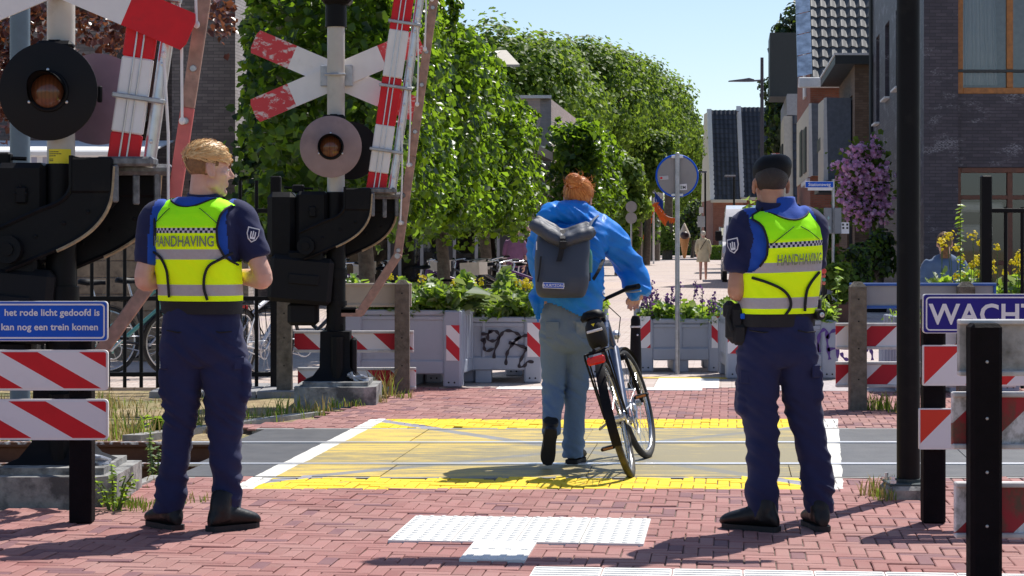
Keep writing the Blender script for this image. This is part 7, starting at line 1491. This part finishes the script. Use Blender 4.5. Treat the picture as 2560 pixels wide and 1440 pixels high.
# vehicles
def van(label, loc, rz):
    root = thing("parked_van", label, "van", loc, rz); MV = mk("white van paint", (.78, .78, .80), .25, var=.02, coat=.6); b = MB(); w_ = 1.0   # y = length, front at y = 0
    prof = [(0.05, .55), (0, .95), (.25, 1.18), (1.05, 1.32), (1.75, 2.15), (2.1, 2.42), (2.9, 2.55), (5.6, 2.55), (5.75, 2.4), (5.8, .55), (5.2, .38), (.4, .36)]
    rs = [[(x * (w_ if z < 1.4 else w_ - (z - 1.4) * .13) * f, y, z) for y, z in prof] for x, f in ((-1, .9), (-1, 1), (1, 1), (1, .9))]
    rs[0] = [(-(w_ if z < 1.4 else w_ - (z - 1.4) * .13) + .0, y, z) for y, z in prof]; rs = [[(sx * (w_ - (max(0, z - 1.4)) * .13), y, z) for y, z in prof] for sx in (-1, -.96, -.5, 0, .5, .96, 1)]; b.rings(rs); body = b.build("body", MV, root, smooth=25)
    b = MB(); b.add([(-.84, 1.10, 1.40), (.84, 1.10, 1.40), (.78, 1.70, 2.13), (-.78, 1.70, 2.13)], [(0, 1, 2, 3)]); b.v = [(x, y - .03, z + .02) for x, y, z in b.v]; b.build("windscreen", MDKG, root)
    for s in (-1, 1):
        b = MB(); b.add([(s * (1.012 - .1 * 0), 1.35, 1.45), (s * 1.012, 2.3, 1.45), (s * .955, 2.3, 2.15), (s * .955, 1.8, 2.15)], [(0, 1, 2, 3)]); b.build("side_window", MDKG, root); b = MB(); b.box((s * 1.13, 1.2, 1.52), (.22, .1, .34), bev=.03); b.build("mirror", MBLKM, root); b = MB(); b.box((s * .8, .06, .95), (.28, .12, .22), bev=.03); b.build("headlight", MGLS, root)
        for y in (1.0, 4.7): b = MB(); b.tube([(s * .85, y, .34), (s * 1.01, y, .34)], .34, 20); wh = b.build("wheel", MTYRE, root, smooth=40); b = MB(); b.tube([(s * 1.0, y, .34), (s * 1.02, y, .34)], .2, 16); b.build("rim", MALU, wh, smooth=40)
    b = MB(); b.box((0, -.02, .62), (1.9, .14, .26), bev=.04); b.build("bumper", MBLKM, root); b = MB(); b.box((0, .0, 1.0), (.9, .06, .14), bev=.02); b.build("grille", MBLKM, root); return root
MDKG = mk("dark vehicle glass", (.03, .045, .06), .06, var=.05); MGLS = mk("clear lamp glass", (.6, .62, .66), .1, var=.05)
van("white high roofed van parked beyond the shoulder of the officer in the beret", (X(1880, 70), 69.5, 0), R(-5))
root = thing("parked_car", "black car parked past the walking person in the beige coat", "car", (X(1812, 158), 158, 0), R(78)); b = MB(); MCAR = mk("black car paint", (.012, .013, .018), .18, var=.1, coat=.6)
prof = [(-2.2, .35), (-2.25, .8), (-2.1, 1.0), (-1.2, 1.1), (-.5, 1.62), (.3, 1.75), (1.5, 1.68), (2.05, 1.1), (2.15, .8), (2.1, .35)]; b.rings([[(sx * (.92 - max(0, z - 1.0) * .22), y, z) for y, z in prof] for sx in (-1, -.9, 0, .9, 1)]); b.build("body", MCAR, root, smooth=25)
for s in (-1, 1):
    b = MB(); b.add([(s * .93, -.95, 1.12), (s * .93, 1.75, 1.12), (s * .80, 1.35, 1.6), (s * .80, -.35, 1.58)], [(0, 1, 2, 3)]); b.build("side_window", MDKG, root)
    for y in (-1.35, 1.35): b = MB(); b.tube([(s * .75, y, .34), (s * .94, y, .34)], .34, 18); wh = b.build("wheel", MTYRE, root, smooth=40); b = MB(); b.tube([(s * .93, y, .34), (s * .95, y, .34)], .21, 14); b.build("rim", MALU, wh, smooth=40)
# street lamp
root = thing("street_lamp", "tall dark street lamp with flat lantern reaching over the pale street", "lamp", (X(1905, 80), 80, 0)); b = MB(); b.tube([(0, 0, 0), (0, 0, 4), (0, 0, 8.2)], [.085, .075, .06], 12); b.build("pole", mk("dark violet grey paint", (.045, .04, .055), .5), root, smooth=40)
MLANT = mk("lantern grey", (.10, .10, .13), .5); b = MB(); b.tube([(0, 0, 7.35), (-.35, 0, 7.33)], .035, 8); b.build("arm", MLANT, root, smooth=40); b = MB(); b.rings([[(x, y * w_, 7.33 + z) for y, z in ((-1, -.03), (1, -.03), (1, t), (-1, t))] for x, w_, t in ((-.3, .1, .05), (-.5, .17, .10), (-.75, .17, .06), (-1.25, .13, .0))]); b.build("lantern", MLANT, root)
for i, (px, y0, d, lab) in enumerate([(1835, 440, 135, "short street lamp before the far mansard houses"), (1763, 430, 150, "slim street lamp beside the cream mansard gable")]):
    root = thing("street_lamp", lab, "lamp", (X(px, d), d, 0)); h = CH + (HY - y0) * d / F; b = MB(); b.tube([(0, 0, 0), (0, 0, h)], .07, 8); b.build("pole", MBLK, root); b = MB(); b.box((-.25, 0, h), (.7, .3, .12), bev=.03); b.build("lantern", MLANT, root)
# pink climber on the wall of the dark corner building
root = thing("pink_climbing_rose", "big pink flowering climber hanging on the dark brick corner building", "climbing plant", (7.3, 44.5, 0)); r = np.random.default_rng(120); Pf, Nf, Pl, Nl = [], [], [], []
for (px, py, rx, rz, n) in ((2150, 385, 34, 20, 55), (2185, 375, 22, 20, 34), (2130, 420, 38, 28, 70), (2175, 425, 40, 30, 80), (2115, 470, 26, 30, 45), (2155, 470, 40, 32, 80), (2205, 480, 28, 40, 60), (2140, 520, 34, 30, 55), (2190, 520, 34, 30, 50), (2115, 500, 16, 14, 26), (2160, 552, 26, 16, 22), (2200, 440, 18, 24, 24), (2106, 440, 12, 20, 14)):
    for _ in range(n):
        q = P(px + r.normal() * rx * .55, py + r.normal() * rz * .6, 44.4 + r.uniform(-.35, .35)); c = np.array(q)
        for k in range(7): d = r.normal(size=3); d /= np.linalg.norm(d); Pf.append(c + d * .035); Nf.append(d + np.array([0, -.3, .3]))
        for k in range(2): Pl.append(c + r.normal(size=3) * .09 + np.array([0, .12, 0])); Nl.append(r.normal(size=3) * .5 + np.array([0, -.5, .8]))
loc = np.array(root.location); leaves("blossom", np.array(Pf), np.array(Nf), .075 * r.uniform(.7, 1.3, len(Pf)), MPINKF, root, r, loc=loc, asp=1); leaves("foliage", np.array(Pl), np.array(Nl), .10 * r.uniform(.6, 1.3, len(Pl)), [MTREE], root, r, loc=loc)
b = MB(); q = Vector((7.75, 44.6, 0)); limb(b, [q, q + Vector((-.1, 0, 1)), q + Vector((-.25, 0, 2.1)), q + Vector((-.1, 0, 3))], [.04, .035, .028, .015], 8)
for px, py in ((2120, 430), (2110, 500), (2190, 500), (2150, 390), (2200, 450)): e = P(px, py, 44.5); b.tube(smooth_path([q + Vector((-.2, 0, 1.7)), (q + e) / 2 + Vector((0, 0, 1.2)), e], 4), .014, 5)
b.build("stem", MBARK, root, world=True)
# potted greenery and clutter below the climber
for i, (px, py0, d, hw, lab, ms) in enumerate([(2135, 600, 38, .42, "dark leafy tub plant under the pink climber", [MTREE, MDARKL]), (2190, 560, 41, .45, "tall dark shrub against the corner building", [MDARKL, MTREE]), (2095, 640, 36, .30, "small potted plant below the grey signal boxes", [MTREE, MTREEL]), (2050, 505, 42, .55, "leafy climber under the blue street name plate", [MTREE, MLIME])]):
    h = CH + (HY - py0) * d / F; tree("potted_shrub", lab, X(px, d), d, h, (hw, hw, h * .42), 1100, .1, ms, 130 + i, 26, cat="plant", split=.5); rt = bpy.context.scene.objects; b = MB(); b.lathe([(.2, 0), (.26, .3), (.24, .3), (.2, .25), (0, .25)], (0, 0, 0), 16); o = [q for q in COL.objects if q.get("label") == lab][0]; b.build("pot", MBLKM if i % 2 else mk("brown pot", (.14, .06, .04), .7), o, smooth=40)
b = MB(); b.rings([[(sx * .1 * f, sy * .06 * f, z) for sx, sy in ((-1, -1), (1, -1), (1, 1), (-1, 1))] for z, f in ((0, 1), (.3, 1.15))]); o = b.build("yellow_bag", mk("yellow bag plastic", (.75, .50, .02), .5), loc=(X(2097, 35), 35, CH - 103 * 35 / F)); tag(o, "yellow bag hanging among the pot plants under the pink climber", "bag")
b = MB(); b.box((0, 0, .1), (.42, .2, .2), bev=.03); o = b.build("window_box", mk("dark grey trough", (.07, .085, .10), .6), loc=(X(2140, 35), 35.1, CH - 90 * 35 / F)); tag(o, "dark grey plant trough beside the yellow bag", "trough")
# street name plate on a post with grey boxes
root = thing("street_sign", "blue street name plate reading Stationsweg on a post with grey boxes", "sign", (X(2083, 38), 38, 0)); s38 = 38 / F; zq = lambda py: CH + (HY - py) * s38
b = MB(); b.tube([(0, 0, 0), (0, 0, zq(448))], .028, 10); b.build("post", MGALV, root, smooth=40); b = MB(); b.box((-.25, -.03, zq(461.5)), (.51, .012, .115), bev=.003); pl = b.build("name_plate", MSIGNW, root); b = MB(); b.box((-.25, -.037, zq(461.5)), (.49, .008, .098)); b.build("plate_field", MBLUE, pl); b = MB(); text_mb("Stationsweg", .082, lambda x, y: (-.25 + x, -.0425, zq(461.5) - .026 + y), align='CENTER', bold=.001, mb=b); b.build("lettering", MSIGNW, pl)
b = MB(); b.box((-.235, -.03, zq(473)), (.44, .01, .045), bev=.003); b.build("under_plate", MSIGNW, root); b = MB(); b.box((-.1, -.02, zq(552)), (.13, .12, .46), bev=.01); b.box((.07, -.02, zq(552)), (.13, .12, .46), bev=.01); b.build("signal_box", mk("grey signal box", (.24, .25, .27), .6), root); b = MB(); b.ell((-.095, -.082, zq(570)), (.035, .002, .035)); b.ell((-.095, -.082, zq(545)), (.018, .002, .03)); b.build("round_sticker", mk("pale teal sticker", (.3, .5, .5), .6), root)
b = MB(); b.box((.2, -.06, zq(570)), (.145, .004, .2)); o = b.build("notice", MSIGNW, root); b = MB()
for dx, dz in ((-.035, .06), (.04, .06), (-.03, 0), (.04, 0)): b.box((.2 + dx, -.064, zq(570) + dz), (.035, .003, .035))
b.build("print", MINK, o)
root = thing("signal_stack", "slim stack of four small round red and green tokens by the officer in the beret", "sign", (X(2060, 33), 33, 0)); b = MB(); b.box((0, .03, .55), (.03, .02, 1.1)); b.build("post", MBLKM, root)
for k, (py, c) in enumerate(((678, (.55, .05, .04)), (690, (.45, .08, .06)), (699, (.03, .25, .18)), (708, (.5, .12, .08)))): b = MB(); b.ell((0, .01, CH + (HY - py) * 33 / F), (.04 if k == 0 else .028, .01, .04 if k == 0 else .028), 14, 8); b.build("token", mk("token colour %d" % k, c, .5), root)
# for sale boards
for i, (px, py, w_, t1, t2, lab) in enumerate([(1949, 397, .62, "TE KOO", "", "red for sale board lowest of the three on the far house front"), (1969, 391, .36, "TE", "073-", "red for sale board in the middle of the three"), (1986, 387, .38, "TE K", "073-", "red for sale board highest of the three, by the cream cottage")]):
    d = 92 - i * 4; s_ = d / F; root = thing("sale_board", lab, "sign", P(px, py, d), 0, "for sale boards on the house fronts"); b = MB(); b.box((0, 0, .1), (w_, .03, .30), m=0); b.box((0, 0, -.14), (w_, .03, .16), m=1); o = b.build("board", [MRSALE if "red sale board" in bpy.data.materials else globals().setdefault("MRSALE", mk("red sale board", (.62, .10, .05), .5)), MSIGNW], root); b = MB(); text_mb(t1, .20, lambda x, y: (x, -.02, .09 + y), align='CENTER', bold=.004, mb=b)
    if t2: text_mb(t2, .12, lambda x, y: (x, -.02, -.03 + y), align='CENTER', bold=.003, mb=b)
    b.build("lettering", MSIGNW, o); b = MB(); b.ell((0, -.018, -.14), (.05, .004, .05)); b.build("dot", MRSALE, o); b = MB(); b.tube([(w_ / 2, .03, -.2), (w_ / 2 + .35, .05, -.2)], .02, 6); b.build("bracket", MBLK, root)
b = MB(); b.box((0, 0, 0), (.34, .03, .2)); o = b.build("hanging_sign", mk("pale blue sign", (.10, .42, .75), .5), loc=P(1926, 397, 95)); tag(o, "small pale blue sign beside the red for sale boards", "sign")
# flag, bunting, ice cream cone, signs at the end of the street
d = 124; root = thing("flag_pole", "white flag pole with limp Dutch flag and orange pennant", "flag", (X(1634, d), d, 0)); h = CH + (HY - 412) * d / F; b = MB(); b.tube([(0, 0, 0), (0, 0, h)], .055, 8); b.build("pole", MWHITEP, root, smooth=40); b = MB(); b.ell((0, 0, h + .05), (.1, .1, .1), 10, 6); b.build("knob", MRED, root)
MORG = mk("orange cloth", (.85, .16, .02), .7)
fl = [(.06, .5, .9, (.85, .14, .05)), (.06, 1.1, .75, None)]
for z0, z1, m_ in ((h - 1.0, h - .45, MORG), (h - 1.55, h - 1.02, MWHITEP), (h - 2.1, h - 1.56, mk("flag blue", (.02, .08, .45), .7)), (h - 2.7, h - 2.12, MORG)):
    b = MB(); n = 8; f = lambda i, z: Vector((.06 + i / n * (.5 if z > h - 2.2 else .75), .06 * math.sin(i * 1.7 + z), z - i / n * .55)); [b.quad(f(i, z0), f(i + 1, z0), f(i + 1, z1), f(i, z1)) for i in range(n)]; b.build("flag_cloth", m_, root, smooth=60)
root = thing("bunting", "strings of orange pennants hanging beside the flag pole", "bunting", (X(1634, 123), 123, 0)); b = MB(); c_ = MB()
for (xa, ya, xb, yb) in ((1634, 497, 1612, 592), (1634, 500, 1690, 545), (1640, 497, 1662, 550)):
    pts = [P(xa + (xb - xa) * t, ya + (yb - ya) * t + 14 * math.sin(math.pi * t), 123) for t in np.linspace(0, 1, 12)]; c_.tube(pts, .012, 4)
    for q in pts[1:]: a = rnd.uniform(-.5, .5); u = Vector((math.cos(a), math.sin(a), 0)) * .15; b.add([q - u, q + u, q + Vector((rnd.gauss(0, .08), -.1, -.38))], [(0, 1, 2)])
b.build("pennant_cloth", MORG, root, world=True); c_.build("string", MWHITEP, root, world=True)
root = thing("ice_cream_sculpture", "giant ice cream cone sculpture at the end of the street", "sculpture", (X(1711, 160), 160, 0)); b = MB(); b.lathe([(.05, 0), (.12, .1), (.38, 1.55), (.40, 1.6), (.3, 1.62)], (0, 0, 0), 16); b.build("cone", mk("wafer", (.50, .24, .09), .7), root, smooth=40); b = MB(); b.lathe([(.42, 1.55), (.44, 1.75), (.34, 2.0), (.2, 2.3), (.06, 2.62), (0, 2.66)], (0, 0, 0), 16); b.build("cream", mk("ice cream", (.66, .55, .42), .5), root, smooth=60); b = MB(); b.ell((0, -.28, 1.72), (.34, .22, .3)); b.build("chocolate_ball", mk("chocolate", (.05, .025, .03), .4), root, smooth=60)
for px, py, d, lab in ((1578, 517, 75, "two small round sign backs on one post past the lone clipped lime"),):
    root = thing("road_sign", lab, "sign", (X(px, d), d, 0)); b = MB(); b.tube([(0, 0, 0), (0, 0, CH + (HY - py + 14) * d / F)], .03, 8); b.build("pole", MGALV, root)
    for q in (517, 545): b = MB(); b.lathe([(0, 0), (.2, 0), (.2, .02), (0, .02)], (0, -.04, CH + (HY - q) * d / F), 24, axis=(0, -1, 0)); b.build("disc", MSIGNB, root)
root = thing("road_sign", "white parking signs on a post beside the walking person", "sign", (X(1753, 120), 120, 0)); b = MB(); b.tube([(0, 0, 0), (0, 0, 3.2)], .035, 8); b.build("post", MGALV, root); b = MB(); b.box((0, -.05, CH + 75 * 120 / F), (.25, .02, .34)); b.build("plate", MSIGNW, root); b = MB(); b.box((0, -.05, CH + 46 * 120 / F), (.42, .02, .62)); b.build("plate", mk("pale grey plate", (.5, .52, .55), .5), root)
for i, (px, d) in enumerate(((1660, 178), (1690, 178), (1720, 176), (1745, 172))):
    root = thing("bike_rack", "low dark bicycle rack hoops before the far hedge", "rack", (X(px, d), d, 0), 0, "bicycle rack hoops before the far hedge"); b = MB(); b.tube([(-.4, 0, 0), (-.4, 0, .75), (.4, 0, .75), (.4, 0, 0)], .04, 6); b.tube([(-.4, 0, .4), (.4, 0, .4)], .03, 6); b.build("hoop", MBLK, root)
